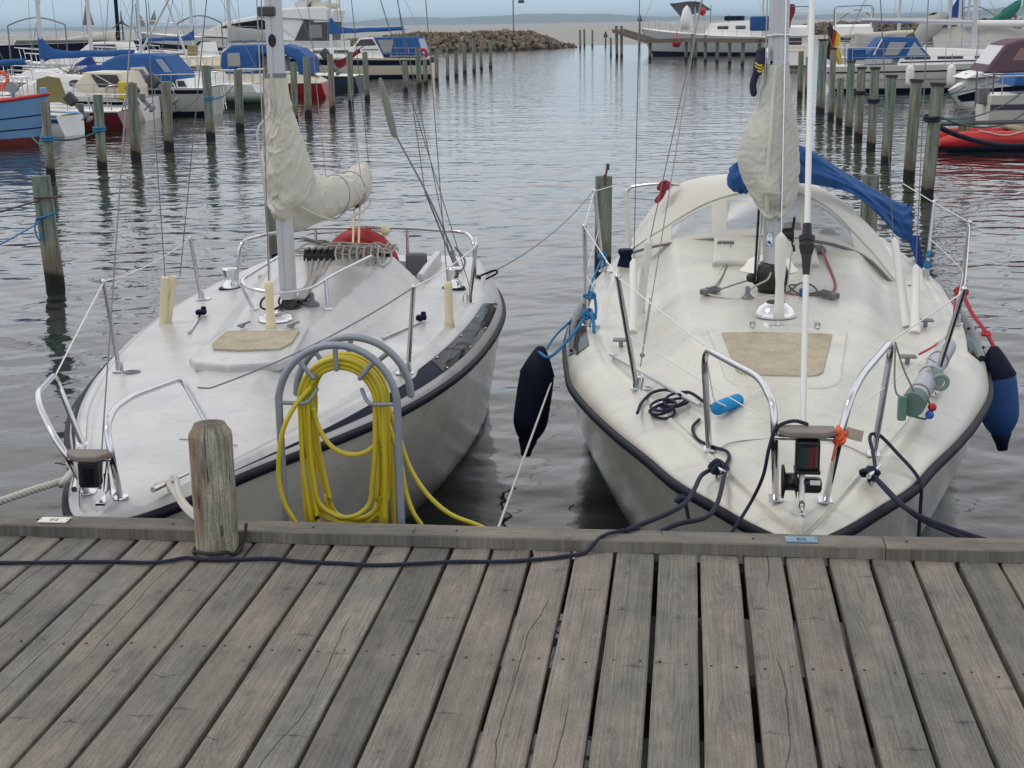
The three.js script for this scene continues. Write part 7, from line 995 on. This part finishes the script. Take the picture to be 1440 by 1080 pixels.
// --- right side and middle
{
  let t = farBoat('sailing_cruiser', 'long grey-white vessel with low deckhouse behind the brown footway', 'boat', [6.6, 0, -114.5], Math.PI - 0.44, { L: 11.5, B: 3.2, fb: 1.35, bow: 2.1, stern: 0.7, rake: 0.9 }, { hull: mat(0.46, 0.48, 0.47, 0.5), deck: M.white, boot: M.navy });
  part('deckhouse', cabin([[1.6, 1.3], [5.6, 1.4], [5.2, 2.4], [1.7, 2.55]], 2.2, 0.3, 1.4), M.white, t); winBox(t, 2.2, 3.0, 1.75, 2.2, 0.92); winBox(t, 3.6, 4.5, 1.75, 2.2, 0.92); rig(t, 6.8, 1.8, 13, {}); part('mizzen_mast', rod([1.2, 1.4, 0], [1.2, 9, 0], 0.09, 0.07), M.mast, t); part('wheel_rack', [rod([4.2, 2.4, 0.4], [4.2, 3.0, 0.4], 0.03), bx(1.5, 0.35, 0.5, 3.6, 2.75, 0.2, 0.05)], M.navy, t); rail(t, 0.5, 10.5, 0.7, 9); part('anchor_fender', new THREE.CylinderGeometry(0.16, 0.16, 0.4, 12).translate(8.4, 0.95, 1.35), M.white, t);
  part('awning', grid(10, 6, (u, v) => [5.9 + u * 2.6, 4.0 - 0.5 * u * v + Math.sin(u * 5) * 0.06 - v * 0.6, (v - 0.5) * 2.2]), mat(0.13, 0.15, 0.17, 0.9), t); for (const x of [5.9, 8.4]) part('awning_post', rod([x, 1.7, 0.9], [x, 3.8, 0.9], 0.03), M.wire, t);
  solo('ball_fender', 'round red ball fender on the side of the long grey-white vessel', 'fender', [new THREE.SphereGeometry(0.38, 18, 14).translate(-0.95, 1.02, -115.4), rod([-0.95, 1.35, -115.5], [-0.95, 1.9, -115.9], 0.03)], M.red);
  solo('red_buoy', 'small red buoy hanging at the mast of the long grey-white vessel', 'buoy', [new THREE.SphereGeometry(0.30, 16, 12).scale(0.9, 1.1, 0.9).translate(1.0, 3.3, -116.2)], M.red);
  solo('wrapped_sail', 'white wrapped sail bundle standing at the mast of the long grey-white vessel', 'sail', [lathe([[0, 0], [0.4, 0.1], [0.5, 0.8], [0.3, 1.6], [0, 1.9]], 14).translate(-0.2, 1.9, -116.4)], M.white);
  solo('blue_awning', 'blue box-shaped cover at the right end of the long grey-white vessel', 'cover', [new RoundedBoxGeometry(2.4, 1.0, 1.6, 2, 0.1).translate(5.5, 2.35, -108)], M.blueCloth);
  for (const [x, z, h] of [[-4.9, -150, 2.6], [-9.4, -170, 0.9]]) { const b = thing('marker_stick', h > 2 ? 'slim channel stick standing in the water right of the footway end' : 'short dark stake in open water left of the footway', 'marker', [x, 0, z]); part('stick', rod([0, -0.5, 0], [0, h, 0], 0.1, 0.08), M.greyDark, b); part('top_mark', lathe([[0, 0], [0.3, 0.05], [0.05, 0.7], [0, 0.7]], 10).translate(0, h, 0), M.greyDark, b); }
  // the white sailboat with the blue hood
  t = farBoat('sailboat', 'white sailboat with bright blue spray hood and navy stripes, right side', 'sailboat', [5.3, 0, -55.7], 0.03, { L: 10.2, B: 3.1, fb: 0.95, bow: 1.2, stern: 0.72, transom: -0.5, rake: 1.1 }, { hull: mat(0.70, 0.69, 0.64, 0.35), deck: M.white, boot: M.navy, band: M.navy, bandAt: [0.80, 0.745] });
  part('thin_stripe', t.h.surf(0.50, 0.47, 0.012), M.grey, t); part('coachroof', cabin([[2.1, 0.95], [7.2, 1.05], [6.2, 1.4], [3.6, 1.55], [2.3, 1.55]], 2.1, 0.35, 1.0), M.white, t); for (const x of [2.35, 3.5, 4.8]) { winBox(t, x, x + 0.9, 1.1, 1.26, 0.98, M.winGrey); } part('cabin_stripe', prism([[2.2, 1.05], [6.6, 1.1], [6.6, 1.14], [2.2, 1.09]], 2.1, 0.004), M.navy, t);
  part('spray_hood', cabin([[0.95, 1.2], [3.3, 1.2], [2.95, 1.6], [2.75, 1.94], [1.65, 1.97], [1.5, 1.9]], 2.0, 0.22, 1.3, 0.06), M.blueCloth, t); part('hood_window', prism([[1.6, 1.32], [2.1, 1.32], [2.4, 1.76], [1.82, 1.78]], 2.02, 0.01), mat(0.34, 0.36, 0.38, 0.25), t); part('front_window', prism([[2.4, 1.30], [3.1, 1.30], [2.82, 1.6], [2.68, 1.78]], 1.98, 0.01), mat(0.38, 0.40, 0.41, 0.25), t); part('hood_trim', rod([1.25, 1.34, 1.0], [1.55, 1.9, 0.9], 0.025), M.white, t);
  rig(t, 4.95, 1.4, 13, { boom: [0.85, 2.42], r: 0.095, boomRise: 0.12 }); part('boom_tube', rod([4.8, 2.42, 0], [0.9, 2.56, 0], 0.10, 0.085, 10), M.mast, t); rail(t, 0.5, 9, 0.6, 8); sternRail(t, 0.65); bowRail(t); part('stern_flag_pole', rod([0.1, 1.0, 0.6], [-0.3, 2.0, 0.6], 0.02), M.teak, t);
  for (const [x, n] of [[7.78, 'left'], [9.2, 'right']]) { const f = thing('fender', `white cylindrical fender on the side of the blue-hooded sailboat, the ${n} one`, 'fender', [x, 0.62, -54.0]); part('body', lathe([[0, -0.42], [0.12, -0.34], [0.15, -0.2], [0.15, 0.25], [0.08, 0.36], [0, 0.4]], 14), M.white, f); part('line', rod([0, 0.38, 0], [0, 0.75, 0.05], 0.015), M.ropeGrey, f); }
  solo('blue_bag', 'square blue bag on the stern rail of the blue-hooded sailboat', 'bag', [new RoundedBoxGeometry(0.62, 0.42, 0.45, 3, 0.06).translate(6.0, 1.37, -55.0)], M.blueCloth);
  const fl = thing('flag', 'black, red and gold flag hanging from a stern staff, right side', 'flag', [5.35, 0, -58.4]); [[M.black, 0], [M.red, 1], [M.flagYellow, 2]].forEach(([m, k]) => part('stripe', grid(8, 10, (u, v) => { const a = (k + u) / 3; return [-0.12 + a * 0.55 + Math.sin(v * 4 + a * 4) * 0.06, 2.35 - v * 1.15 - a * 0.32, Math.sin(a * 7 + v * 2) * 0.08]; }), m, fl)); part('staff', rod([-0.15, 0.8, 0], [-0.22, 2.5, 0], 0.02), M.teak, fl);
  t = farBoat('sailboat', 'sailboat with a beige boom roll and grey cockpit cover, behind the capped piles', 'sailboat', [6.3, 0, -66], 0.03, { L: 9, B: 2.9, fb: 1.0, bow: 1.3, stern: 0.75 }, { hull: M.white, deck: M.white, boot: M.navy });
  part('cockpit_cover', cabin([[0.6, 1.0], [2.6, 1.0], [2.2, 1.85], [0.8, 2.0]], 2.0, 0.3, 1.1, 0.08), M.tarpGrey, t); part('coachroof', cabin([[2.6, 1.0], [7, 1.1], [6.4, 1.4], [2.7, 1.55]], 1.9, 0.35, 1.05), M.cream, t); rig(t, 5.2, 1.4, 12, { boom: [0.2, 2.0], boomRise: -0.1, cover: M.canvas, coverUp: 0.1, coverH: 0.16 }); rail(t, 0.5, 8, 0.6, 7); sternRail(t); bowRail(t);
  t = farBoat('sailboat', 'sailboat under a heavy grey tarpaulin behind the blue-hooded one', 'sailboat', [8.4, 0, -61.5], 0.03, { L: 8.5, B: 2.8, fb: 1.05, bow: 1.3 }, { hull: M.white, deck: M.white });
  part('tarpaulin', [grid(30, 14, (u, v) => { const a = (v - 0.5) * 2; return [lerp(1.2, 5.6, u), 2.25 - Math.abs(a) * 0.95 - 0.3 * Math.abs(u - 0.4) + (vn(u * 12, v * 6) - 0.5) * 0.16, a * 1.35]; })], M.tarpGrey, t); part('sail_bundle', grid(26, 14, (u, v) => { const a = v * 6.283, k = Math.sin(u * 3.14) * 0.5 + 0.1; return [0.3 + u * 1.5, 1.6 + u * 1.0 + Math.cos(a) * k * (0.8 + 0.3 * vn(u * 6, v * 4)), Math.sin(a) * k * 0.7]; }), M.tarpGrey, t); part('sail_end', new THREE.SphereGeometry(0.28, 12, 10).scale(1.2, 1, 1).translate(0.5, 1.75, 0), mat(0.07, 0.05, 0.04, 0.9), t); rig(t, 1.9, 1.3, 12, { r: 0.085 }); rail(t, 0.5, 7.5, 0.6, 6); part('white_roll', rod([2.4, 2.35, 0.3], [5.5, 2.3, 0.3], 0.14), M.white, t);
  // flybridge boats seen from astern
  const fly = (x, z, lab, s) => { const b = farBoat('motor_yacht', lab, 'motor yacht', [x, 0, z], Math.PI / 2 - 0.08, { L: 9.5, B: 3.0 * s, fb: 1.3, bow: 1.9, stern: 0.95, transom: 0.05, rake: 1.4 }, { hull: M.white, deck: M.white, boot: M.navy, band: mat(0.08, 0.10, 0.16, 0.4), bandAt: [0.72, 0.55] });
    part('saloon', cabin([[1.8, 1.3], [7, 1.6], [5.6, 2.35], [1.8, 2.4]], 2.6 * s, 0.18, 1.4, 0.08), M.white, b); part('saloon_door', bx(0.03, 0.85, 1.5, 1.78, 1.8, 0, 0.01), M.winGrey, b); part('flybridge', cabin([[1.2, 2.38], [5.8, 2.38], [5.0, 3.1], [1.3, 2.95]], 2.5 * s, 0.1, 2.4, 0.08), M.white, b); part('radar_arch', [prism([[2.0, 2.9], [2.7, 2.9], [2.2, 4.0], [1.8, 4.0]], 0.12, 0.02, 1.1 * s), prism([[2.0, 2.9], [2.7, 2.9], [2.2, 4.0], [1.8, 4.0]], 0.12, 0.02, -1.1 * s), bx(0.4, 0.12, 2.3 * s, 2.0, 4.0, 0, 0.03)], M.white, b); part('bimini_frame', [tube([[1.3, 2.9, -1.15 * s], [1.3, 4.35, -1.15 * s], [1.3, 4.4, 1.15 * s], [1.3, 2.9, 1.15 * s]], 0.03, { tension: 0.1 }), tube([[3.6, 2.9, -1.15 * s], [3.6, 4.35, -1.15 * s], [3.6, 4.4, 1.15 * s], [3.6, 2.9, 1.15 * s]], 0.03, { tension: 0.1 })], M.wire, b); part('swim_platform', bx(0.9, 0.08, 2.6 * s, -0.35, 0.35, 0, 0.02), M.teak, b); part('aft_seat', bx(0.5, 0.5, 2.0 * s, 0.5, 1.5, 0, 0.08), M.cream, b); sternRail(b, 0.7); b.scale.set(0.85, 0.74, 0.85); for (const k of [-1, 1]) part('stair_rail', rod([0.6, 1.3, k * 1.2 * s], [1.7, 2.9, k * 1.1 * s], 0.03), M.steel, b); part('aerial', rod([2.0, 4.0, 0.6], [1.8, 6.0, 0.6], 0.015), M.white, b); return b; };
  fly(5.2, -79.5, 'white flybridge motor yacht seen from astern, just right of the right-hand mast', 1.0); fly(8.6, -80.5, 'second white flybridge motor yacht from astern with black-framed bimini', 1.0);
  { const p = thing('flag', 'dark red star-patterned cloth hanging on the flybridge of the stern-on motor yacht', 'flag', [5.1, 3.0, -80.6]); part('cloth', grid(8, 10, (u, v) => [(u - 0.5) * 0.8 * (1 - v * 0.3) + Math.sin(v * 6) * 0.08, 0.4 - v * 1.3, Math.sin(u * 6) * 0.1]), mat(0.22, 0.02, 0.05, 0.85), p); part('staff', rod([-0.4, -0.5, 0], [-0.35, 0.7, 0], 0.02), M.teak, p); }
  // the motorboat with the dark mauve canopy
  t = farBoat('motorboat', 'white motorboat with dark mauve canopy and tinted windows at the right edge', 'motorboat', [14.2, 0, -46.4], Math.PI + 0.03, { L: 6.4, B: 2.5, fb: 1.2, bow: 0.46, pw: 6, stern: 0.9, rake: 0.35, flare: 0.85 }, { hull: M.white, deck: M.white, band: M.navy, bandAt: [0.58, 0.24] });
  part('foredeck', cabin([[4.4, 0.95], [6.1, 0.85], [5.8, 1.0], [4.6, 1.2]], 1.9, 0.3, 0.95), M.white, t); const can = cabin([[0.3, 1.15], [5.55, 0.95], [5.6, 1.05], [5.0, 1.83], [4.6, 1.96], [0.3, 2.1]], 2.3, 0.22, 1.2, 0.08); part('canopy', can, M.maroon, t); part('side_window', prism([[3.1, 1.22], [4.95, 1.16], [4.6, 1.70], [3.1, 1.78]], 2.27, 0.008).scale(1, 1, 0.965), M.pink, t); part('side_window', prism([[0.7, 1.3], [2.8, 1.24], [2.8, 1.80], [0.7, 1.86]], 2.27, 0.008).scale(1, 1, 0.965), M.pink, t); part('front_window', prism([[5.35, 1.12], [5.55, 1.1], [5.08, 1.78], [4.92, 1.80]], 1.9, 0.01), mat(0.42, 0.43, 0.45, 0.2), t); part('frame_tube', rod([2.95, 1.15, 1.17], [2.92, 2.0, 1.02], 0.03), M.wire, t); part('bow_frame', tube([[5.0, 1.3, 0.8], [5.6, 0.98, 0.5], [5.9, 0.95, 0], [5.6, 0.98, -0.5], [5.0, 1.3, -0.8]], 0.022), M.navy, t); for (const x of [2.9, 3.2, 3.5]) part('vent', new THREE.SphereGeometry(0.05, 8, 6).scale(1, 1, 0.4).translate(x, 0.98, 1.13), M.black, t);
  t = farBoat('tender', 'small white boat with a navy stripe and blue cover at the right edge', 'boat', [7.2, 0, -37.6], 0.05, { L: 4.6, B: 1.8, fb: 0.78, bow: 0.95, stern: 0.88, transom: 0.0, rake: 0.6 }, { hull: mat(0.62, 0.60, 0.54, 0.5), deck: M.white, band: mat(0.09, 0.07, 0.12, 0.5), bandAt: [0.72, 0.55] });
  part('cover', cabin([[0.5, 1.0], [3.5, 1.0], [3.3, 1.35], [0.6, 1.25]], 1.5, 0.3, 1.0, 0.05), M.blueCloth, t); part('engine_bracket', [bx(0.25, 0.4, 0.4, -0.05, 0.75, 0.2, 0.03), rod([0.1, 0.8, 0.5], [0.1, 1.35, 0.5], 0.02), rod([-0.3, 0.5, 0.5], [-0.3, 1.4, 0.5], 0.02)], M.lead, t); sternRail(t, 0.45);
  // red inflatable
  const rd = thing('inflatable_boat', 'red inflatable dinghy with black keel strip and oars, right edge', 'inflatable boat', [5.35, 0, -31.0], 0.06);
  for (const s of [-1, 1]) { part('side_tube', [tube([[0, 0.22, s * 0.52], [0.35, 0.24, s * 0.54], [1.8, 0.24, s * 0.56], [3.0, 0.28, s * 0.42], [3.6, 0.32, 0.0]], 0.165, { n: 18, seg: 40 })[0], new THREE.SphereGeometry(0.165, 18, 12).scale(0.7, 1, 1).translate(0, 0.22, s * 0.52), rod([-0.35, 0.18, s * 0.52], [0, 0.22, s * 0.52], 0.08, 0.163, 18)], mat(0.50, 0.022, 0.02, 0.42), rd); part('keel_strip', tube([[-0.1, 0.07, s * 0.55], [1.8, 0.07, s * 0.60], [3.0, 0.10, s * 0.44]], 0.09, { n: 10 }), M.navy, rd); part('grab_line', tube([[0.4, 0.42, s * 0.62], [0.9, 0.33, s * 0.74], [1.4, 0.42, s * 0.64], [1.9, 0.33, s * 0.75], [2.4, 0.42, s * 0.62]], 0.012), M.canvas, rd); }
  part('floor', bx(3.0, 0.05, 0.9, 1.5, 0.14, 0, 0.01), M.greyDark, rd); part('transom_board', bx(0.05, 0.35, 0.85, 0.25, 0.3, 0, 0.01), M.teak, rd); part('seat', bx(0.25, 0.05, 1.1, 1.3, 0.4, 0, 0.01), M.olive, rd);
  for (const [z, n] of [[0.15, 'near'], [-0.25, 'far']]) { const o = thing('oar', `dark oar lying across the red inflatable dinghy, the ${n} one`, 'oar', [5.35, 0, -31.0], 0.06); part('shaft', rod([0.1, 0.52, z], [2.3, 0.56, z + 0.05], 0.028), M.greyDark, o); part('blade', bx(0.62, 0.05, 0.18, -0.1, 0.52, z, 0.02), M.black, o); }
  // the sailboat with the green furled sail, hoops, person and pontoon on the right
  t = farBoat('sailboat', 'sailboat with a green furled mainsail far right before the breakwater', 'sailboat', [14.2, 0, -84], 0.0, { L: 8, B: 2.7, fb: 0.9, bow: 1.15 }, { hull: M.white, deck: M.white });
  rig(t, 3.75, 1.2, 11.5, { boom: [1.9, 2.15], r: 0.08 }); part('furled_sail', grid(30, 12, (u, v) => { const a = v * 6.283, k = 0.25 + 0.12 * Math.sin(u * 6); return [lerp(3.55, 1.75, u), lerp(3.4, 2.25, Math.pow(u, 0.55)) + Math.cos(a) * k * (0.8 + 0.4 * vn(u * 8, v * 3)), Math.sin(a) * 0.2]; }), M.green, t); part('coachroof', cabin([[2, 0.9], [5.4, 1], [4.8, 1.3], [2.1, 1.4]], 1.7, 0.4, 0.95), M.white, t); rail(t, 0.5, 7, 0.6, 6);
  t = farBoat('sailboat', 'sailboat whose small blue pennant-shaped sail shows left of the green one', 'sailboat', [14.6, 0, -96], 0.0, { L: 8, B: 2.7, fb: 0.9, bow: 1.15 }, { hull: M.white, deck: M.white });
  rig(t, 2.6, 1.2, 10, { r: 0.075, boom: [0.6, 2.2] }); part('storm_sail', prism([[1.2, 2.55], [2.25, 2.55], [2.25, 4.3]], 0.06, 0.01), M.blueDeep, t); part('coachroof', cabin([[2, 0.9], [5.4, 1], [4.8, 1.3], [2.1, 1.4]], 1.7, 0.4, 0.95), M.white, t);
  const hp = (x, z, w, h, lab) => { const p = [[-w / 2, 0, 0], [-w / 2, h * 0.72, 0]]; for (let i = 0; i <= 10; i++) { const a = i / 10; p.push([(a - 0.5) * w, h * (0.74 + 0.26 * Math.sin(a * Math.PI)), 0]); } p.push([w / 2, h * 0.72, 0], [w / 2, 0, 0]); const q = thing('gangway_hoop', lab, 'handrail', [x, 0.95, z], -0.1); part('hoop', tube(p, 0.04, { tension: 0.2, seg: 60 }), M.wire, q); part('foot', bx(0.25, 0.05, 0.25, -w / 2, 0, 0, 0.01), M.lead, q); part('foot', bx(0.25, 0.05, 0.25, w / 2, 0, 0, 0.01), M.lead, q); };
  hp(11.2, -103, 2.2, 2.2, 'arched thin handrail hoop right of the stern-on motor yachts'); hp(18.0, -99, 2.7, 2.3, 'arched thin handrail hoop left of the green furled sail'); hp(23.2, -97, 3.2, 2.5, 'arched thin handrail hoop at the right edge behind the mauve canopy');
  const pr = thing('timber_pier', 'long timber pier on piles behind the right-hand boats', 'pier', [0, 0, 0]); part('deck_beam', bx(2.2, 0.25, 75, 18.4, 0.70, -68, 0.03), mat(0.14, 0.11, 0.09, 0.9), pr); for (let k = 0; k < 75; k++) part('board', bx(2.2, 0.05, 0.93, 18.4, 0.855, -31 - k), woodMat, pr); for (let k = 0; k < 13; k++) part('pier_leg', new THREE.CylinderGeometry(0.14, 0.14, 2.4, 10).translate(18.4 + (k % 2 ? 0.8 : -0.8), 0, -33 - k * 6), pileDark, pr);
  // a person standing at the right edge, seen above the canopy
  person([18.35, 0.88, -88.0]);
  // extra bare masts seen above the right row
  t = farBoat('sailboat', 'grey-white sailboat with a tall bare mast beyond the beige boom roll', 'sailboat', [9.6, 0, -90], 0.0, { L: 9, B: 2.9, fb: 1.0, bow: 1.25 }, { hull: M.white, deck: M.white, boot: M.navy });
  rig(t, 2.6, 1.3, 12.5, { r: 0.09 }); part('coachroof', cabin([[2, 1.0], [6, 1.1], [5.4, 1.4], [2.1, 1.5]], 1.8, 0.4, 1.05), M.white, t); rail(t, 0.5, 8, 0.6, 7);
  for (const [a, b, lab, r2] of [[[3.7, 1.05, -22.9], [7.6, 0.35, -30.8], 'thick dark mooring line from the nearest right pile to the red dinghy', 0.05], [[3.72, 1.2, -22.9], [8.2, 0.4, -37.2], 'thin dark line from the nearest right pile to the small white boat', 0.018], [[3.8, 1.05, -25.6], [8.0, 0.8, -37.2], 'thin blue-grey line from the second right pile to the small white boat', 0.016], [[3.8, 1.05, -31.4], [8.2, 0.6, -45.6], 'thin line from the fourth right pile to the mauve-canopied motorboat', 0.014], [[3.85, 1.0, -33.9], [9.5, 0.9, -45.6], 'blue-grey line from the fifth right pile to the mauve-canopied motorboat', 0.016]]) solo('mooring_line', lab, 'rope', [...(r2 > 0.04 ? twist(sag(a, b, 0.28), 0.04, 0.3) : [tube(sag(a, b, 0.28), r2, { n: 6 })])], r2 > 0.04 ? M.ropeNavy : M.ropeGreen);
  for (const [x, y, z, n] of [[3.66, 1.18, -22.95, 'nearest'], [3.82, 1.0, -31.46, 'fourth'], [3.82, 1.05, -33.94, 'fifth']]) solo('rope_turn', `dark rope turns round the ${n} pile of the right row`, 'rope', [0, 1].map(k => new THREE.TorusGeometry(0.115, 0.022, 8, 24).rotateX(Math.PI / 2 + 0.12).translate(x, y - k * 0.045, z)), M.ropeNavy);
  for (const [a, b, lab] of [[[-11.9, 0.72, -26.3], [-11.5, 0.75, -28], 'blue rope sagging between the first and second left piles'], [[-11.6, 1.05, -28.1], [-15.2, 0.8, -36.5], 'blue line from the second left pile to the dinghy'], [[-11.9, 0.6, -26.4], [-14.2, 0.5, -30.6], 'green-blue line from the first left pile to the wooden boat'], [[-11.8, 0.95, -35.7], [-13.8, 0.9, -44], 'thin line from the fifth left pile to the grey-white cruiser'], [[-11.8, 0.8, -32.5], [-14.5, 0.7, -43], 'thin line from the fourth left pile to the cabin boat']]) solo('mooring_line', lab, 'rope', [tube(sag(a, b, 0.12), 0.02, { n: 6 })], M.ropeGreen);
  for (const [x, y, z, n] of [[-11.89, 0.72, -26.36, 'first'], [-11.54, 0.78, -28, 'second'], [-11.83, 0.98, -35.7, 'fifth']]) solo('rope_turn', `blue rope turns round the ${n} pile of the left row`, 'rope', [0, 1].map(k => new THREE.TorusGeometry(0.112, 0.022, 8, 24).rotateX(Math.PI / 2 + 0.1).translate(x, y - k * 0.05, z)), M.ropeBlue);
}
// a standing figure: one body from joints and radii, with hair and clothes over it
function person(pos) {
  const t = thing('person', 'person with bare shoulders and dark hair standing on the pier, right edge', 'person', pos, 0.4);
  const J = { pel: [0, 0.95, 0], ch: [0, 1.28, 0.01], nk: [0, 1.48, 0], hd: [0, 1.62, 0.02] }, bones = [];
  const cap = (a, b, ra, rb) => bones.push([V(...a), V(...b), ra, rb]);
  cap(J.pel, J.ch, 0.145, 0.155); cap(J.ch, J.nk, 0.13, 0.055); cap(J.nk, J.hd, 0.055, 0.075); cap([0, 1.62, 0.02], [0, 1.68, 0.0], 0.088, 0.095); cap([0, 1.60, 0.1], [0, 1.62, 0.115], 0.018, 0.015);
  for (const s of [-1, 1]) { cap([s * 0.14, 1.40, 0], [s * 0.22, 1.14, 0.02], 0.055, 0.042); cap([s * 0.22, 1.14, 0.02], [s * 0.2, 0.90, 0.10], 0.042, 0.030); cap([s * 0.2, 0.90, 0.10], [s * 0.19, 0.80, 0.13], 0.034, 0.026); cap([s * 0.09, 0.92, 0], [s * 0.11, 0.50, 0.01], 0.088, 0.055); cap([s * 0.11, 0.50, 0.01], [s * 0.11, 0.08, -0.02], 0.055, 0.036); cap([s * 0.11, 0.05, -0.03], [s * 0.12, 0.035, 0.14], 0.042, 0.032); cap([s * 0.088, 1.62, 0], [s * 0.098, 1.655, -0.01], 0.016, 0.014); }
  const field = (bl, grow, test) => { const N = 84, mc = new MarchingCubes(N, new THREE.MeshBasicMaterial(), false, false, 120000); mc.reset(); const S = 0.95, c = V(0, 0.9, 0), h = N / 2, p = V(); mc.isolation = 0;
    for (let k = 0; k < N; k++) for (let j = 0; j < N; j++) for (let i = 0; i < N; i++) { p.set((i - h) / h * S + c.x, (j - h) / h * S + c.y, (k - h) / h * S + c.z); let d = 9; if (Math.abs(p.x) < 0.42 && Math.abs(p.z) < 0.35) for (const [a, b, ra, rb] of bl) { const ab = b.clone().sub(a), q = clamp(p.clone().sub(a).dot(ab) / ab.lengthSq()), e = p.distanceTo(a.clone().addScaledVector(ab, q)) - lerp(ra, rb, q) - grow; const m = clamp(0.5 + 0.5 * (d - e) / 0.035); d = lerp(d, e, m) - 0.035 * m * (1 - m); } if (test && !test(p)) d = Math.max(d, 0.02); mc.field[i + j * N + k * N * N] = -d; }
    mc.update(); const n = mc.count, g = new THREE.BufferGeometry(), q = new Float32Array(n * 3), nn = new Float32Array(n * 3); for (let i = 0; i < n; i++) { q[i * 3] = mc.positionArray[i * 3] * S + c.x; q[i * 3 + 1] = mc.positionArray[i * 3 + 1] * S + c.y; q[i * 3 + 2] = mc.positionArray[i * 3 + 2] * S + c.z; } nn.set(mc.normalArray.subarray(0, n * 3)); g.setAttribute('position', new THREE.BufferAttribute(q, 3)); g.computeVertexNormals(); return g; };
  part('body', field(bones, 0), mat(0.42, 0.20, 0.15, 0.6), t); part('swimwear', field(bones, 0.012, p => p.y < 1.02 && p.y > 0.62), M.navy, t); part('top', field(bones, 0.010, p => p.y < 1.36 && p.y > 1.12 && Math.abs(p.x) < 0.155), mat(0.20, 0.10, 0.03, 0.8), t); part('hair', field(bones.slice(3, 4), 0.016, p => p.y > 1.66 || p.z < -0.01), mat(0.10, 0.035, 0.03, 0.8), t);
}

renderer.render(scene, camera);
